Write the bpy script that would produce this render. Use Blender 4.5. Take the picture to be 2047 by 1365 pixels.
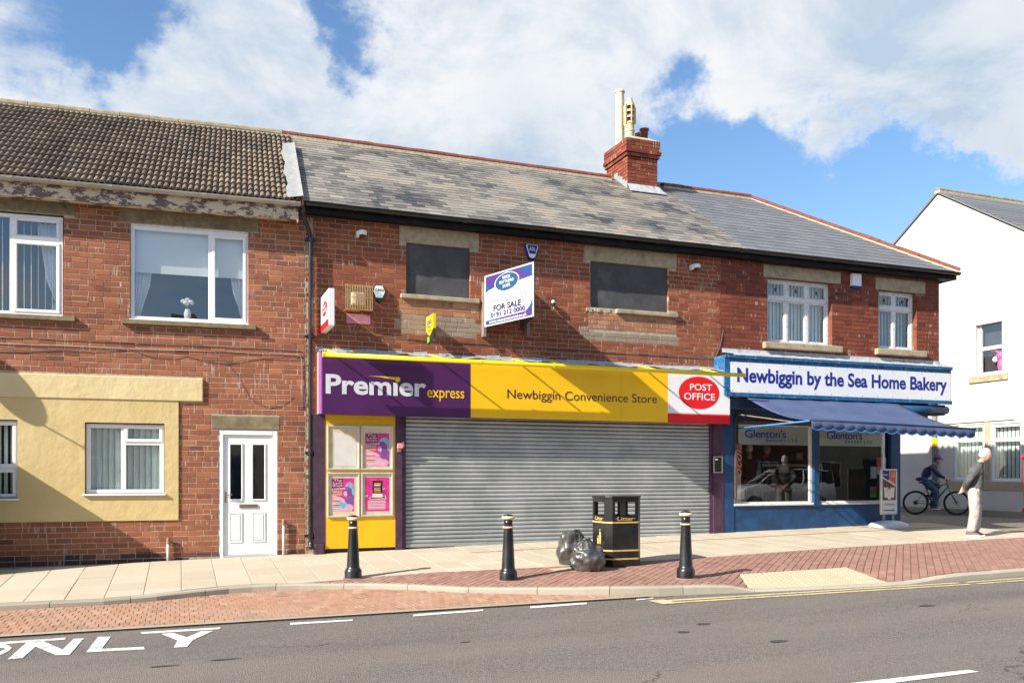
import bpy, math, random
from mathutils import Vector, Matrix
random.seed(7)
R_ = random.random
def U(a, b): return a + (b - a) * R_()
for o in list(bpy.data.objects): bpy.data.objects.remove(o)
SC = bpy.context.scene
COL = SC.collection
rad = math.radians

# ------------------------------------------------------------ camera
FPX, CX, HY = 1750.0, 1023.5, 950.0            # focal length and horizon of the 2047 px wide photograph
TH = math.atan(FPX / 4613.0)                   # yaw of the camera from the shop front's normal
CAM = Vector((0, -14.76, 1.354))
cam = bpy.data.cameras.new("camera"); camo = bpy.data.objects.new("camera", cam); COL.objects.link(camo)
camo.location = CAM; camo.rotation_euler = (rad(90), 0, -TH)
cam.sensor_width = 36; cam.lens = FPX / 2047 * 36; cam.shift_y = (HY - 682.5) / 2047
cam.clip_start = 0.1; cam.clip_end = 5000
SC.camera = camo
# ------------------------------------------------------------ sun, sky, exposure
LIGHT = Vector((1.45, 0.42, -1.0)).normalized()     # the way the sunlight travels
sun = bpy.data.lights.new("sun", 'SUN'); suno = bpy.data.objects.new("sun", sun); COL.objects.link(suno)
sun.energy = 5.0; sun.angle = rad(0.55); sun.color = (1, .93, .82)
suno.rotation_euler = LIGHT.to_track_quat('-Z', 'Y').to_euler(); suno.location = (-20, -8, 20)
SUN_EL = math.asin(-LIGHT.z); SUN_AZ = math.atan2(-LIGHT.x, -LIGHT.y)
VS = SC.view_settings
VS.view_transform = 'Standard'; VS.look = 'None'; VS.gamma = 1; VS.exposure = 0.95; VS.use_curve_mapping = False
EX = Vector((math.cos(TH), -math.sin(TH), 0)); EF = Vector((math.sin(TH), math.cos(TH), 0)); EZ = Vector((0, 0, 1))
def ray(px, py): return EX * ((px - CX) / FPX) + EZ * ((HY - py) / FPX) + EF

W = bpy.data.worlds.new("World"); SC.world = W; W.use_nodes = True
nt = W.node_tree; N = nt.nodes; LK = nt.links; N.clear()
def nn(tree, kind, **kw):
    n = tree.nodes.new(kind)
    for k, v in kw.items():
        if k.startswith('i_'): n.inputs[int(k[2:])].default_value = v
        else: setattr(n, k, v)
    return n
def mth(tree, op, a, b=None, c=None, clamp=False):
    n = tree.nodes.new('ShaderNodeMath'); n.operation = op; n.use_clamp = clamp
    for i, s in enumerate((a, b, c)):
        if s is None: continue
        if isinstance(s, (int, float)): n.inputs[i].default_value = s
        else: tree.links.new(s, n.inputs[i])
    return n.outputs[0]
def maprange(tree, v, a, b, c=0, d=1, smooth=True):
    n = tree.nodes.new('ShaderNodeMapRange'); n.interpolation_type = 'SMOOTHSTEP' if smooth else 'LINEAR'
    tree.links.new(v, n.inputs[0])
    for i, x in enumerate((a, b, c, d)): n.inputs[i + 1].default_value = x
    return n.outputs[0]
sky = nn(nt, 'ShaderNodeTexSky', sky_type='NISHITA', sun_disc=False, sun_elevation=SUN_EL, sun_rotation=SUN_AZ)
sky.air_density = 1.0; sky.dust_density = 0.6; sky.ozone_density = 2.2
tc = nn(nt, 'ShaderNodeTexCoord'); dirv = tc.outputs['Generated']
sep = nn(nt, 'ShaderNodeSeparateXYZ'); LK.new(dirv, sep.inputs[0])
den = mth(nt, 'ADD', mth(nt, 'MAXIMUM', sep.outputs[2], 0.0), 0.30)
cmb = nn(nt, 'ShaderNodeCombineXYZ')
LK.new(mth(nt, 'DIVIDE', sep.outputs[0], den), cmb.inputs[0]); LK.new(mth(nt, 'DIVIDE', sep.outputs[1], den), cmb.inputs[1])
def wnoise(scale, det, rough, off=(0, 0, 0), dist=0.0):
    mp = nn(nt, 'ShaderNodeMapping'); mp.inputs[1].default_value = off; LK.new(cmb.outputs[0], mp.inputs[0])
    t = nn(nt, 'ShaderNodeTexNoise'); t.inputs['Scale'].default_value = scale; t.inputs['Detail'].default_value = det
    t.inputs['Roughness'].default_value = rough; t.inputs['Distortion'].default_value = dist
    LK.new(mp.outputs[0], t.inputs['Vector']); return t.outputs[0]
base = wnoise(2.6, 13, .62, (3.1, 7.7, 0), .35)
wv = nn(nt, 'ShaderNodeTexNoise'); wv.inputs['Scale'].default_value = 7.0; wv.inputs['Detail'].default_value = 9; wv.inputs['Roughness'].default_value = .62; LK.new(dirv, wv.inputs['Vector'])
ws = nn(nt, 'ShaderNodeVectorMath', operation='SUBTRACT'); LK.new(wv.outputs['Color'], ws.inputs[0]); ws.inputs[1].default_value = (.5, .5, .5)
wm_ = nn(nt, 'ShaderNodeVectorMath', operation='MULTIPLY_ADD'); LK.new(ws.outputs[0], wm_.inputs[0]); wm_.inputs[1].default_value = (.26, .26, .26); LK.new(dirv, wm_.inputs[2])
warped = wm_.outputs[0]
def blob(px, py, r, amt):                       # a bank of cloud (or a gap) in that part of the sky
    d = ray(px, py).normalized()
    vm = nn(nt, 'ShaderNodeVectorMath', operation='DISTANCE'); LK.new(warped, vm.inputs[0]); vm.inputs[1].default_value = d
    return maprange(nt, vm.outputs['Value'], 0, r, amt, 0)
acc = mth(nt, 'MULTIPLY_ADD', mth(nt, 'SUBTRACT', base, .5), 1.5, 0.53)
for b in ((480, 60, .16, .22), (700, 330, .30, .22), (980, 120, .26, .26), (60, 240, .17, .62), (330, 330, .2, .4), (1120, 300, .16, .16),
          (1600, 40, .34, .42), (1850, 190, .28, .42), (1700, 160, .24, .3), (1460, 80, .16, .28), (1560, 200, .13, .14), (2040, 120, .25, .3), (1330, 240, .07, .13), (1260, 120, .08, .1),
          (170, 95, .15, -.42), (300, 150, .12, -.42), (230, 40, .08, -.1), (660, 30, .075, -.6), (535, 82, .03, -.1), (1210, 60, .06, -.16), (1385, 185, .05, -.10), (1440, 330, .13, -.55),
          (1600, 400, .22, -.85), (1830, 420, .17, -.75), (2010, 400, .12, -.5)):
    acc = mth(nt, 'ADD', acc, blob(*b))
cov = maprange(nt, acc, .40, .86)
shade = wnoise(3.4, 9, .60, (9, 2, 4), .4)
sh = mth(nt, 'ADD', maprange(nt, shade, .40, .68, 0, .8), blob(1930, 225, .30, .62))
sh = mth(nt, 'ADD', sh, blob(1130, 300, .18, .4)); sh = mth(nt, 'ADD', sh, blob(560, 190, .16, .3)); sh = mth(nt, 'ADD', sh, blob(900, 300, .16, .15))
sh = mth(nt, 'MULTIPLY', sh, maprange(nt, acc, .5, .9, .35, 1), None, True)
cm = nn(nt, 'ShaderNodeMix', data_type='RGBA'); LK.new(sh, cm.inputs[0])
cm.inputs[6].default_value = (.50, .507, .512, 1); cm.inputs[7].default_value = (.27, .335, .41, 1)
bgs = nn(nt, 'ShaderNodeBackground'); bgs.inputs[1].default_value = 0.105
hs = nn(nt, 'ShaderNodeHueSaturation'); hs.inputs['Saturation'].default_value = 1.12
LK.new(sky.outputs[0], hs.inputs['Color']); LK.new(hs.outputs[0], bgs.inputs[0])
bgc = nn(nt, 'ShaderNodeBackground'); LK.new(cm.outputs[2], bgc.inputs[0]); bgc.inputs[1].default_value = 1.0
mx = nn(nt, 'ShaderNodeMixShader'); LK.new(cov, mx.inputs[0]); LK.new(bgs.outputs[0], mx.inputs[1]); LK.new(bgc.outputs[0], mx.inputs[2])
out = nn(nt, 'ShaderNodeOutputWorld'); LK.new(mx.outputs[0], out.inputs[0])

# ------------------------------------------------------------ measured places: photograph pixel -> point on a real plane
def at(px, py, Y=0.0):
    d = ray(px, py); return CAM + d * ((Y - CAM.y) / d.y)
def atx(px, py, X):
    d = ray(px, py); return CAM + d * ((X - CAM.x) / d.x)
AL = TH - math.atan(FPX / 5650.0)               # the terrace on the left bends away by 3.6 degrees
JX = at(606, 800).x
eL = Vector((math.cos(AL), -math.sin(AL), 0)); nL = Vector((math.sin(AL), math.cos(AL), 0)); oL = Vector((JX, 0, 0))
def lp(px, py, v=0.0):                          # -> (u, z) in the left house's own frame
    d = ray(px, py); t = ((oL - CAM).dot(nL) + v) / d.dot(nL); p = CAM + d * t
    return ((p - oL).dot(eL), p.z)
def lw(u, v, z): return oL + eL * u + nL * v + EZ * z
def sst(a, b, x):
    t = max(0, min(1, (x - a) / (b - a))); return t * t * (3 - 2 * t)
def zf(x): return .021 + .0205 * min(x, 14.8)
def cross(x): return .055 - .03 * max(0, min(1, (x - 2) / 3))
def zp(x, y):                                   # pavement
    y0 = min(y, 0)
    z = zf(x) + cross(x) * y0
    return z - .085 * sst(6.2, 6.75, x) * (1 - sst(8.35, 9.6, x)) * sst(4.5, 5.9, -y)
def zr(x, y): return -.232 + .0205 * min(x, 14.8) + .012 * max(0, min(-y - 5, 5)) - .012 * max(0, -y - 10)
def grd(px, py, fn=zp):
    d = ray(px, py); lo, hi = 3, 90
    for _ in range(50):
        m = (lo + hi) / 2; p = CAM + d * m
        if p.z > fn(p.x, p.y): lo = m
        else: hi = m
    return CAM + d * lo

# ------------------------------------------------------------ materials
MATS = {}
def newmat(name):
    m = bpy.data.materials.new(name); m.use_nodes = True; m.node_tree.nodes.clear(); MATS[name] = m
    t = m.node_tree; o = t.nodes.new('ShaderNodeOutputMaterial'); b = t.nodes.new('ShaderNodeBsdfPrincipled')
    t.links.new(b.outputs[0], o.inputs[0]); return m, t, b
def c4(c): return (c[0], c[1], c[2], 1)
def tnoise(t, scale, det=4, rough=.55, coord='Object', stretch=None, dist=0, off=None):
    tc = t.nodes.new('ShaderNodeTexCoord'); v = tc.outputs[coord]
    if coord == 'World':
        g = t.nodes.new('ShaderNodeNewGeometry'); v = g.outputs['Position']
    if stretch or off:
        mp = t.nodes.new('ShaderNodeMapping'); t.links.new(v, mp.inputs[0]); v = mp.outputs[0]
        if stretch: mp.inputs[3].default_value = stretch
        if off: mp.inputs[1].default_value = off
    n = t.nodes.new('ShaderNodeTexNoise'); n.inputs['Scale'].default_value = scale; n.inputs['Detail'].default_value = det
    n.inputs['Roughness'].default_value = rough; n.inputs['Distortion'].default_value = dist
    t.links.new(v, n.inputs['Vector']); return n.outputs[0]
def wpos(t):
    return t.nodes.new('ShaderNodeNewGeometry').outputs['Position']
def wn(t, scale, det=4, rough=.55, stretch=None, dist=0, off=None):
    v = wpos(t)
    if stretch or off:
        mp = t.nodes.new('ShaderNodeMapping'); t.links.new(v, mp.inputs[0]); v = mp.outputs[0]
        if stretch: mp.inputs[3].default_value = stretch
        if off: mp.inputs[1].default_value = off
    n = t.nodes.new('ShaderNodeTexNoise'); n.inputs['Scale'].default_value = scale; n.inputs['Detail'].default_value = det
    n.inputs['Roughness'].default_value = rough; n.inputs['Distortion'].default_value = dist
    t.links.new(v, n.inputs['Vector']); return n.outputs[0]
def mixc(t, fac, a, b, mode='MIX'):
    n = t.nodes.new('ShaderNodeMix'); n.data_type = 'RGBA'; n.blend_type = mode
    for i, s in ((0, fac), (6, a), (7, b)):
        if isinstance(s, (int, float)): n.inputs[i].default_value = s
        elif isinstance(s, tuple): n.inputs[i].default_value = c4(s)
        else: t.links.new(s, n.inputs[i])
    return n.outputs[2]
def bump(t, b, h, strength, dist=.01):
    n = t.nodes.new('ShaderNodeBump'); n.inputs['Strength'].default_value = strength; n.inputs['Distance'].default_value = dist
    t.links.new(h, n.inputs['Height']); t.links.new(n.outputs[0], b.inputs['Normal'])
def tintf(t):
    a = t.nodes.new('ShaderNodeAttribute'); a.attribute_name = 'tint'
    s = t.nodes.new('ShaderNodeSeparateColor'); t.links.new(a.outputs['Color'], s.inputs[0]); return s.outputs
def ramp(t, v, stops):
    r = t.nodes.new('ShaderNodeValToRGB'); e = r.color_ramp.elements
    while len(e) < len(stops): e.new(.5)
    for i, (p, c) in enumerate(stops): e[i].position = p; e[i].color = c4(c)
    t.links.new(v, r.inputs[0]); return r.outputs[0]
def plain(name, col, rough=.55, var=.10, scale=6, bmp=0, bscale=60, metal=0, spec=.5, coat=0, dirt=0, dcol=(.12, .10, .08), dscale=2.5, stretch=None):
    m, t, b = newmat(name)
    n = wn(t, scale, 5)
    lo = tuple(x * (1 - var) for x in col); hi = tuple(min(1, x * (1 + var)) for x in col)
    c = mixc(t, maprange(t, n, .3, .7), lo, hi)
    if dirt:
        d = wn(t, dscale, 8, .65, stretch)
        c = mixc(t, mth(t, 'MULTIPLY', maprange(t, d, .5, .72), dirt), c, dcol)
    t.links.new(c, b.inputs['Base Color'])
    b.inputs['Roughness'].default_value = rough; b.inputs['Metallic'].default_value = metal
    b.inputs['Specular IOR Level'].default_value = spec; b.inputs['Coat Weight'].default_value = coat
    if bmp: bump(t, b, wn(t, bscale, 5), bmp, .006 if bscale > 15 else .05)
    return m
def bricky(name, stops, mort=None, spot=(.10, .045, .035), pale=(.5, .42, .34), palew=.25):
    m, t, b = newmat(name)
    s = tintf(t); c = ramp(t, s[0], stops)
    g = wn(t, 70, 3, .7); c = mixc(t, mth(t, 'MULTIPLY', maprange(t, g, .5, .75), .35), c, spot)
    g2 = wn(t, 3.0, 6, .7); c = mixc(t, mth(t, 'MULTIPLY', maprange(t, g2, .55, .8), palew), c, pale)
    g4 = wn(t, .9, 5, .6, off=(4, 0, 2)); c = mixc(t, maprange(t, g4, .35, .75, 0, .28), c, tuple(x * .55 for x in stops[1][1]))
    g3 = wn(t, 9, 4, .6, (5, 5, 1)); c = mixc(t, mth(t, 'MULTIPLY', maprange(t, g3, .58, .74), mth(t, 'MULTIPLY', s[1], .5)), c, spot)
    g5 = wn(t, 1, 2, .5, (34, 34, 3)); c = mixc(t, mth(t, 'MULTIPLY', maprange(t, g5, .57, .66), maprange(t, s[2], .74, .80, 0, .55)), c, pale)
    g6 = wn(t, 1.1, 6, .7, (1.6, 1.6, .5), off=(7, 1, 0)); c = mixc(t, maprange(t, g6, .58, .74, 0, .38), c, spot)
    t.links.new(c, b.inputs['Base Color']); b.inputs['Roughness'].default_value = .88; b.inputs['Specular IOR Level'].default_value = .25
    bump(t, b, wn(t, 120, 4, .7), .5, .004); return m
BR_L = bricky('brick_brown_red', [(0, (.17, .066, .042)), (.25, (.25, .090, .050)), (.6, (.315, .112, .056)), (1, (.42, .17, .085))])
BR_M = bricky('brick_orange_red', [(0, (.18, .056, .032)), (.3, (.255, .076, .038)), (.7, (.32, .096, .043)), (1, (.385, .135, .06))], palew=.15)
BR_B = bricky('brick_deep_red', [(0, (.13, .038, .025)), (.4, (.195, .053, .031)), (.8, (.255, .067, .037)), (1, (.30, .09, .045))], palew=.08)
BR_P = bricky('brick_painted_beige', [(0, (.27, .205, .15)), (.5, (.31, .24, .175)), (1, (.35, .275, .20))], spot=(.22, .15, .10))
BR_D = bricky('brick_dark_plinth', [(0, (.05, .035, .035)), (.5, (.10, .05, .045)), (1, (.17, .065, .05))])
BR_R = bricky('brick_repair', [(0, (.22, .09, .05)), (.5, (.40, .18, .09)), (1, (.50, .27, .15))])
MORT = plain('mortar', (.41, .35, .265), .95, .2, 12, .5, 120, spec=.1)
MORT_D = plain('mortar_dark', (.19, .135, .10), .95, .25, 9, .5, 120, spec=.1)
STONE = plain('sandstone', (.40, .33, .22), .9, .14, 9, .4, 90, spec=.2, dirt=.55, dcol=(.13, .11, .08), dscale=3)
STONE_D = plain('sandstone_dark', (.22, .18, .11), .9, .2, 9, .4, 90, spec=.2, dirt=.6, dcol=(.07, .06, .05), dscale=2.4)
LEAD = plain('weathered_lead', (.38, .40, .42), .7, .15, 8, .3, 30, spec=.4, dirt=.8, dcol=(.12, .11, .10), dscale=6, stretch=(1, 1, .25))
UPVC = plain('white_upvc', (.80, .81, .82), .35, .03, 3, spec=.5)
WPAINT = plain('old_white_paint', (.72, .72, .72), .6, .08, 12, .3, 50, dirt=.6, dcol=(.28, .22, .17), dscale=22)
BLACKP = plain('black_gloss_paint', (.012, .012, .014), .28, .3, 5, spec=.6, dirt=.2, dcol=(.06, .06, .06), dscale=5)
BLACKM = plain('black_plastic', (.018, .018, .02), .5, .2, 8)
BLACKB = plain('black_board', (.008, .008, .009), .6, .3, 5, spec=.2, dirt=.3, dcol=(.03, .03, .03))
GOLD = plain('gold_paint', (.62, .42, .13), .45, .12, 20)
CREAMG = plain('cream_gold', (.78, .62, .38), .5, .1, 20)
GREYG = plain('grey_gutter', (.40, .37, .31), .6, .12, 4, dirt=.4, dcol=(.16, .13, .1))
PURPLE = plain('purple_panel', (.068, .012, .085), .38, .08, 2)
PURPLE_D = plain('purple_paint', (.060, .026, .055), .6, .2, 5, .25, 50, dirt=.5, dcol=(.13, .08, .10), dscale=7)
LILAC = plain('lilac_trim', (.36, .10, .42), .4, .05, 3)
YELLOW = plain('yellow_panel', (.84, .50, .004), .4, .03, 2)
YELLOWP = plain('yellow_panel_matt', (.82, .47, .006), .5, .06, 2, dirt=.1, dcol=(.5, .3, .05))
YTUBE = plain('yellow_tube', (.90, .66, .01), .35, .04, 4)
WHITEP = plain('white_panel', (.78, .79, .80), .4, .03, 1.5)
REDP = plain('red_panel', (.72, .008, .014), .4, .05, 2)
BLUE = plain('blue_paint', (.012, .055, .15), .4, .22, 3, .2, 25, dirt=.35, dcol=(.02, .12, .26), dscale=4)
BLUE_L = plain('blue_fascia_paint', (.008, .10, .25), .5, .2, 6, .2, 25, dirt=.6, dcol=(.25, .36, .45), dscale=16)
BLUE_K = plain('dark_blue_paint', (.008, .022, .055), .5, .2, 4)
AWN = plain('awning_fabric', (.050, .078, .165), .85, .12, 2.2, .25, 200, dirt=.35, dcol=(.085, .11, .19), dscale=1.7)
AWNE = plain('awning_edge', (.03, .20, .55), .8, .1)
NAVYT = plain('navy_lettering', (.008, .022, .25), .5, .05)
GREYT = plain('dark_lettering', (.035, .012, .035), .5, .05)
SILVER = plain('silver_lettering', (.62, .64, .68), .4, .04)
BOARD = plain('grey_window_board', (.060, .060, .064), .75, .15, 3, .2, 90, dirt=.5, dcol=(.14, .14, .14), dscale=2.2)
CREAMR = None
def render_mat(name, col, col2, crack=True):
    m, t, b = newmat(name)
    n = wn(t, 1.6, 7, .6); c = mixc(t, maprange(t, n, .3, .75), col, col2)
    d = wn(t, 5, 8, .7, (1, 1, .4)); c = mixc(t, maprange(t, d, .6, .8, 0, .35), c, tuple(x * .62 for x in col))
    s = wn(t, 40, 4, .7); c = mixc(t, maprange(t, s, .62, .8, 0, .25), c, tuple(x * .7 for x in col))
    t.links.new(c, b.inputs['Base Color']); b.inputs['Roughness'].default_value = .9; b.inputs['Specular IOR Level'].default_value = .2
    h = mth(t, 'ADD', mth(t, 'MULTIPLY', wn(t, 5, 6, .55), 1.0), mth(t, 'MULTIPLY', wn(t, 50, 4, .7), .18))
    bump(t, b, h, .5, .028); return m
CREAMR = render_mat('cream_render', (.56, .43, .20), (.62, .49, .25))
CREAMB = render_mat('cream_render_band', (.62, .50, .26), (.68, .56, .32))
WHITER = render_mat('white_render', (.54, .51, .46), (.62, .59, .54))
def roofslate(name, stops, rough=.6, lich=.4):
    m, t, b = newmat(name); s = tintf(t); c = ramp(t, s[0], stops)
    n = wn(t, 1.1, 6, .62); c = mixc(t, maprange(t, n, .42, .68, 0, .5), c, (.27, .245, .205))
    l = wn(t, 26, 5, .7); c = mixc(t, maprange(t, l, .58, .72, 0, lich), c, (.46, .43, .36))
    k = wn(t, 60, 3, .7); c = mixc(t, maprange(t, k, .6, .75, 0, .5), c, (.05, .05, .05))
    c = mixc(t, maprange(t, wn(t, 7, 6, .7), .56, .7, 0, .45), c, (.085, .08, .075))
    t.links.new(c, b.inputs['Base Color']); b.inputs['Roughness'].default_value = rough
    bump(t, b, wn(t, 60, 4, .7), .6, .004); return m
SLATE = roofslate('weathered_slate', [(0, (.04, .046, .056)), (.12, (.082, .078, .074)), (.32, (.145, .132, .118)), (.6, (.215, .196, .168)), (.9, (.29, .265, .222)), (1, (.33, .245, .175))])
m, t, b = newmat('new_slate'); s = tintf(t); c = ramp(t, s[0], [(0, (.115, .12, .13)), (1, (.165, .17, .18))])
c = mixc(t, maprange(t, wn(t, 30, 4), .4, .8, 0, .3), c, (.2, .2, .21)); t.links.new(c, b.inputs['Base Color']); b.inputs['Roughness'].default_value = .55
NSLATE = m
m, t, b = newmat('concrete_roof_tile'); s = tintf(t)
c = ramp(t, s[0], [(0, (.11, .08, .058)), (.5, (.175, .132, .095)), (1, (.25, .19, .135))])
n = wn(t, 1.3, 6, .65); c = mixc(t, maprange(t, n, .45, .75, 0, .7), c, (.055, .045, .038))
l = wn(t, 12, 5, .7); c = mixc(t, maprange(t, l, .66, .74, 0, .7), c, (.34, .24, .09))
c = mixc(t, maprange(t, wn(t, 70, 3), .45, .8, 0, .5), c, (.05, .045, .04))
t.links.new(c, b.inputs['Base Color']); b.inputs['Roughness'].default_value = .92; bump(t, b, wn(t, 110, 3, .8), .5, .005)
CTILE = m
RIDGE_R = plain('red_ridge_tile', (.19, .052, .034), .75, .2, 10, .3, 60, dirt=.5, dcol=(.10, .05, .04), dscale=8)
RIDGE_G = plain('concrete_ridge', (.26, .215, .14), .9, .2, 8, .3, 60, dirt=.4, dcol=(.10, .085, .05))
BEDM = plain('ridge_bedding', (.42, .36, .25), .95, .2, 14, .5, 60)
BEDP = plain('hip_bedding', (.46, .38, .25), .95, .15, 14, .5, 60)
FLASH = plain('pale_flashing', (.27, .275, .27), .6, .12, 10, .5, 20, dirt=.35, dcol=(.3, .29, .27), dscale=9)
m, t, b = newmat('peeling_fascia')
n = wn(t, 4.2, 9, .72, (1, 1, 2.2)); c = mixc(t, maprange(t, n, .475, .50, 0, 1), (.15, .105, .10), (.60, .50, .36))
c = mixc(t, maprange(t, wn(t, 14, 6), .62, .75, 0, .6), c, (.25, .13, .07)); t.links.new(c, b.inputs['Base Color']); b.inputs['Roughness'].default_value = .8
bump(t, b, n, .6, .02); PEEL = m
POT_C = plain('buff_clay_pot', (.56, .43, .26), .8, .08, 6, dirt=.3, dcol=(.35, .26, .16)); POT_P = plain('pale_clay_pot', (.64, .55, .38), .8, .06, 6, dirt=.3, dcol=(.4, .31, .2))
POT_R = plain('dark_red_pot', (.13, .035, .03), .35, .2, 8)
def glassmat(name, base, tint=(1, 1, 1), gl=(1, 1, 1), rough=.0, fres=True):
    m = bpy.data.materials.new(name); m.use_nodes = True; t = m.node_tree; t.nodes.clear(); MATS[name] = m
    o = t.nodes.new('ShaderNodeOutputMaterial'); mx = t.nodes.new('ShaderNodeMixShader'); tr = t.nodes.new('ShaderNodeBsdfTransparent'); g = t.nodes.new('ShaderNodeBsdfGlossy')
    fr = t.nodes.new('ShaderNodeFresnel'); fr.inputs[0].default_value = 1.5
    t.links.new(mth(t, 'ADD', mth(t, 'MULTIPLY', fr.outputs[0], (1.0 if fres is True else fres) if fres else 0.15), base, None, True), mx.inputs[0]); t.links.new(tr.outputs[0], mx.inputs[1]); t.links.new(g.outputs[0], mx.inputs[2])
    tr.inputs[0].default_value = c4(tint); g.inputs[0].default_value = c4(gl); g.inputs['Roughness'].default_value = rough
    nb = t.nodes.new('ShaderNodeBump'); nb.inputs['Strength'].default_value = .06; nb.inputs['Distance'].default_value = .02
    t.links.new(wn(t, 1.8, 2), nb.inputs['Height']); t.links.new(nb.outputs[0], g.inputs['Normal'])
    t.links.new(mx.outputs[0], o.inputs[0]); return m
GLASS = glassmat('window_glass', .13, (.97, .99, .99), fres=.5); GLASSB = glassmat('shop_glass', .05, (.9, .93, .92)); GLASSD = glassmat('obscure_glass', .20, (.7, .72, .72), rough=.05)
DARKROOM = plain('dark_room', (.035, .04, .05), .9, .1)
BLIND = plain('blind_fabric', (.72, .84, .80), .9, .05, 4); BLINDW = plain('roller_blind', (.80, .84, .84), .9, .03, 2); CURT = plain('white_curtain', (.80, .82, .84), .9, .06, 3)
DOORW = plain('white_door', (.78, .79, .80), .38, .03, 2); CHROME = plain('worn_brass', (.42, .36, .28), .35, .1, 12, metal=.9)
m, t, b = newmat('shutter_steel'); n = wn(t, 1.5, 6, .6); c = mixc(t, maprange(t, n, .35, .7), (.33, .355, .36), (.46, .48, .475))
d = wn(t, 4, 8, .7, (.6, 1, 1)); c = mixc(t, maprange(t, d, .58, .8, 0, .45), c, (.26, .24, .21)); t.links.new(c, b.inputs['Base Color'])
b.inputs['Metallic'].default_value = .35; b.inputs['Roughness'].default_value = .48; SHUT = m
# ground
m, t, b = newmat('asphalt')
v1 = t.nodes.new('ShaderNodeTexVoronoi'); v1.inputs['Scale'].default_value = 95; t.links.new(wpos(t), v1.inputs['Vector'])
sc_ = t.nodes.new('ShaderNodeSeparateColor'); t.links.new(v1.outputs['Color'], sc_.inputs[0])
c = ramp(t, sc_.outputs[0], [(0, (.07, .063, .059)), (.3, (.13, .115, .105)), (.75, (.172, .152, .137)), (1, (.25, .22, .193))])
big = wn(t, .5, 5, .6, (1.0, 2.6, 1)); c = mixc(t, maprange(t, big, .35, .7, 0, .6), c, (.185, .158, .136))
big2 = wn(t, .35, 4, .6, (.35, 2.2, 1), off=(3, 1, 0)); c = mixc(t, maprange(t, big2, .5, .75, 0, .45), c, (.075, .07, .072))
sy_ = t.nodes.new('ShaderNodeSeparateXYZ'); t.links.new(wpos(t), sy_.inputs[0])
for yc in (-7.35, -9.0):                                # worn wheel tracks along the carriageway
    dd = mth(t, 'ABSOLUTE', mth(t, 'ADD', mth(t, 'ADD', sy_.outputs[1], -yc), mth(t, 'MULTIPLY', sy_.outputs[0], .08)))
    c = mixc(t, mth(t, 'MULTIPLY', maprange(t, dd, .15, .55, .5, 0), maprange(t, wn(t, .8, 5, .6, (.4, 1, 1)), .3, .6)), c, (.20, .17, .145))
st = wn(t, 2.2, 7, .7, (.6, 1.6, 1), off=(11, 3, 0)); c = mixc(t, maprange(t, st, .70, .76, 0, .55), c, (.035, .034, .037))
cv = t.nodes.new('ShaderNodeTexVoronoi'); cv.feature = 'DISTANCE_TO_EDGE'; cv.inputs['Scale'].default_value = .42
wp2 = t.nodes.new('ShaderNodeVectorMath'); wp2.operation = 'MULTIPLY_ADD'; nz_ = t.nodes.new('ShaderNodeTexNoise'); nz_.inputs['Scale'].default_value = 2.4; nz_.inputs['Detail'].default_value = 6; t.links.new(wpos(t), nz_.inputs['Vector']); t.links.new(nz_.outputs['Color'], wp2.inputs[0]); wp2.inputs[1].default_value = (.8, .8, .8); t.links.new(wpos(t), wp2.inputs[2]); t.links.new(wp2.outputs[0], cv.inputs['Vector'])
crk = mth(t, 'MULTIPLY', maprange(t, cv.outputs[0], .002, .007, 1, 0), maprange(t, wn(t, .35, 3, off=(2, 9, 0)), .50, .62, 0, .75)); c = mixc(t, crk, c, (.03, .028, .027))
t.links.new(c, b.inputs['Base Color']); b.inputs['Roughness'].default_value = .85; b.inputs['Specular IOR Level'].default_value = .3
bump(t, b, v1.outputs['Distance'], .7, .01); ASPH = m
def blockmat(name, stops, dirt=(.5, .42, .34), dw=.3):
    m, t, b = newmat(name); s = tintf(t); c = ramp(t, s[0], stops)
    c = mixc(t, maprange(t, wn(t, .9, 7, .65), .45, .75, 0, dw), c, dirt)
    c = mixc(t, maprange(t, wn(t, 45, 4, .7), .55, .8, 0, .35), c, tuple(x * .5 for x in stops[0][1]))
    vo = t.nodes.new('ShaderNodeTexVoronoi'); vo.inputs['Scale'].default_value = 2.6; t.links.new(wpos(t), vo.inputs['Vector']); c = mixc(t, maprange(t, vo.outputs['Distance'], .035, .055, .5, 0), c, (.10, .09, .08))
    c = mixc(t, maprange(t, wn(t, 1.7, 8, .75, off=(5, 2, 0)), .60, .72, 0, .35), c, tuple(x * .55 for x in stops[0][1]))
    t.links.new(c, b.inputs['Base Color']); b.inputs['Roughness'].default_value = .88; b.inputs['Specular IOR Level'].default_value = .25; bump(t, b, wn(t, 90, 4, .7), .45, .004); return m
BLK_O = blockmat('orange_block', [(0, (.24, .16, .115)), (.3, (.33, .19, .125)), (.7, (.385, .215, .14)), (1, (.42, .275, .19))], (.38, .30, .235), .5)
BLK_R = blockmat('red_block', [(0, (.225, .12, .092)), (.5, (.275, .15, .115)), (1, (.32, .185, .145))], (.30, .20, .155), .4)
SLABM = blockmat('cream_slab', [(0, (.41, .355, .265)), (.5, (.45, .39, .295)), (1, (.49, .43, .335))], (.36, .31, .24), .45)
TACT = blockmat('buff_tactile', [(0, (.44, .375, .255)), (1, (.49, .42, .29))], (.38, .31, .21), .4)
KERBM = blockmat('concrete_kerb', [(0, (.29, .26, .21)), (1, (.38, .35, .28))], (.22, .20, .15), .5)
JOINT = plain('sandy_joint', (.25, .20, .145), .95, .25, 20, spec=.1)
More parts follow.
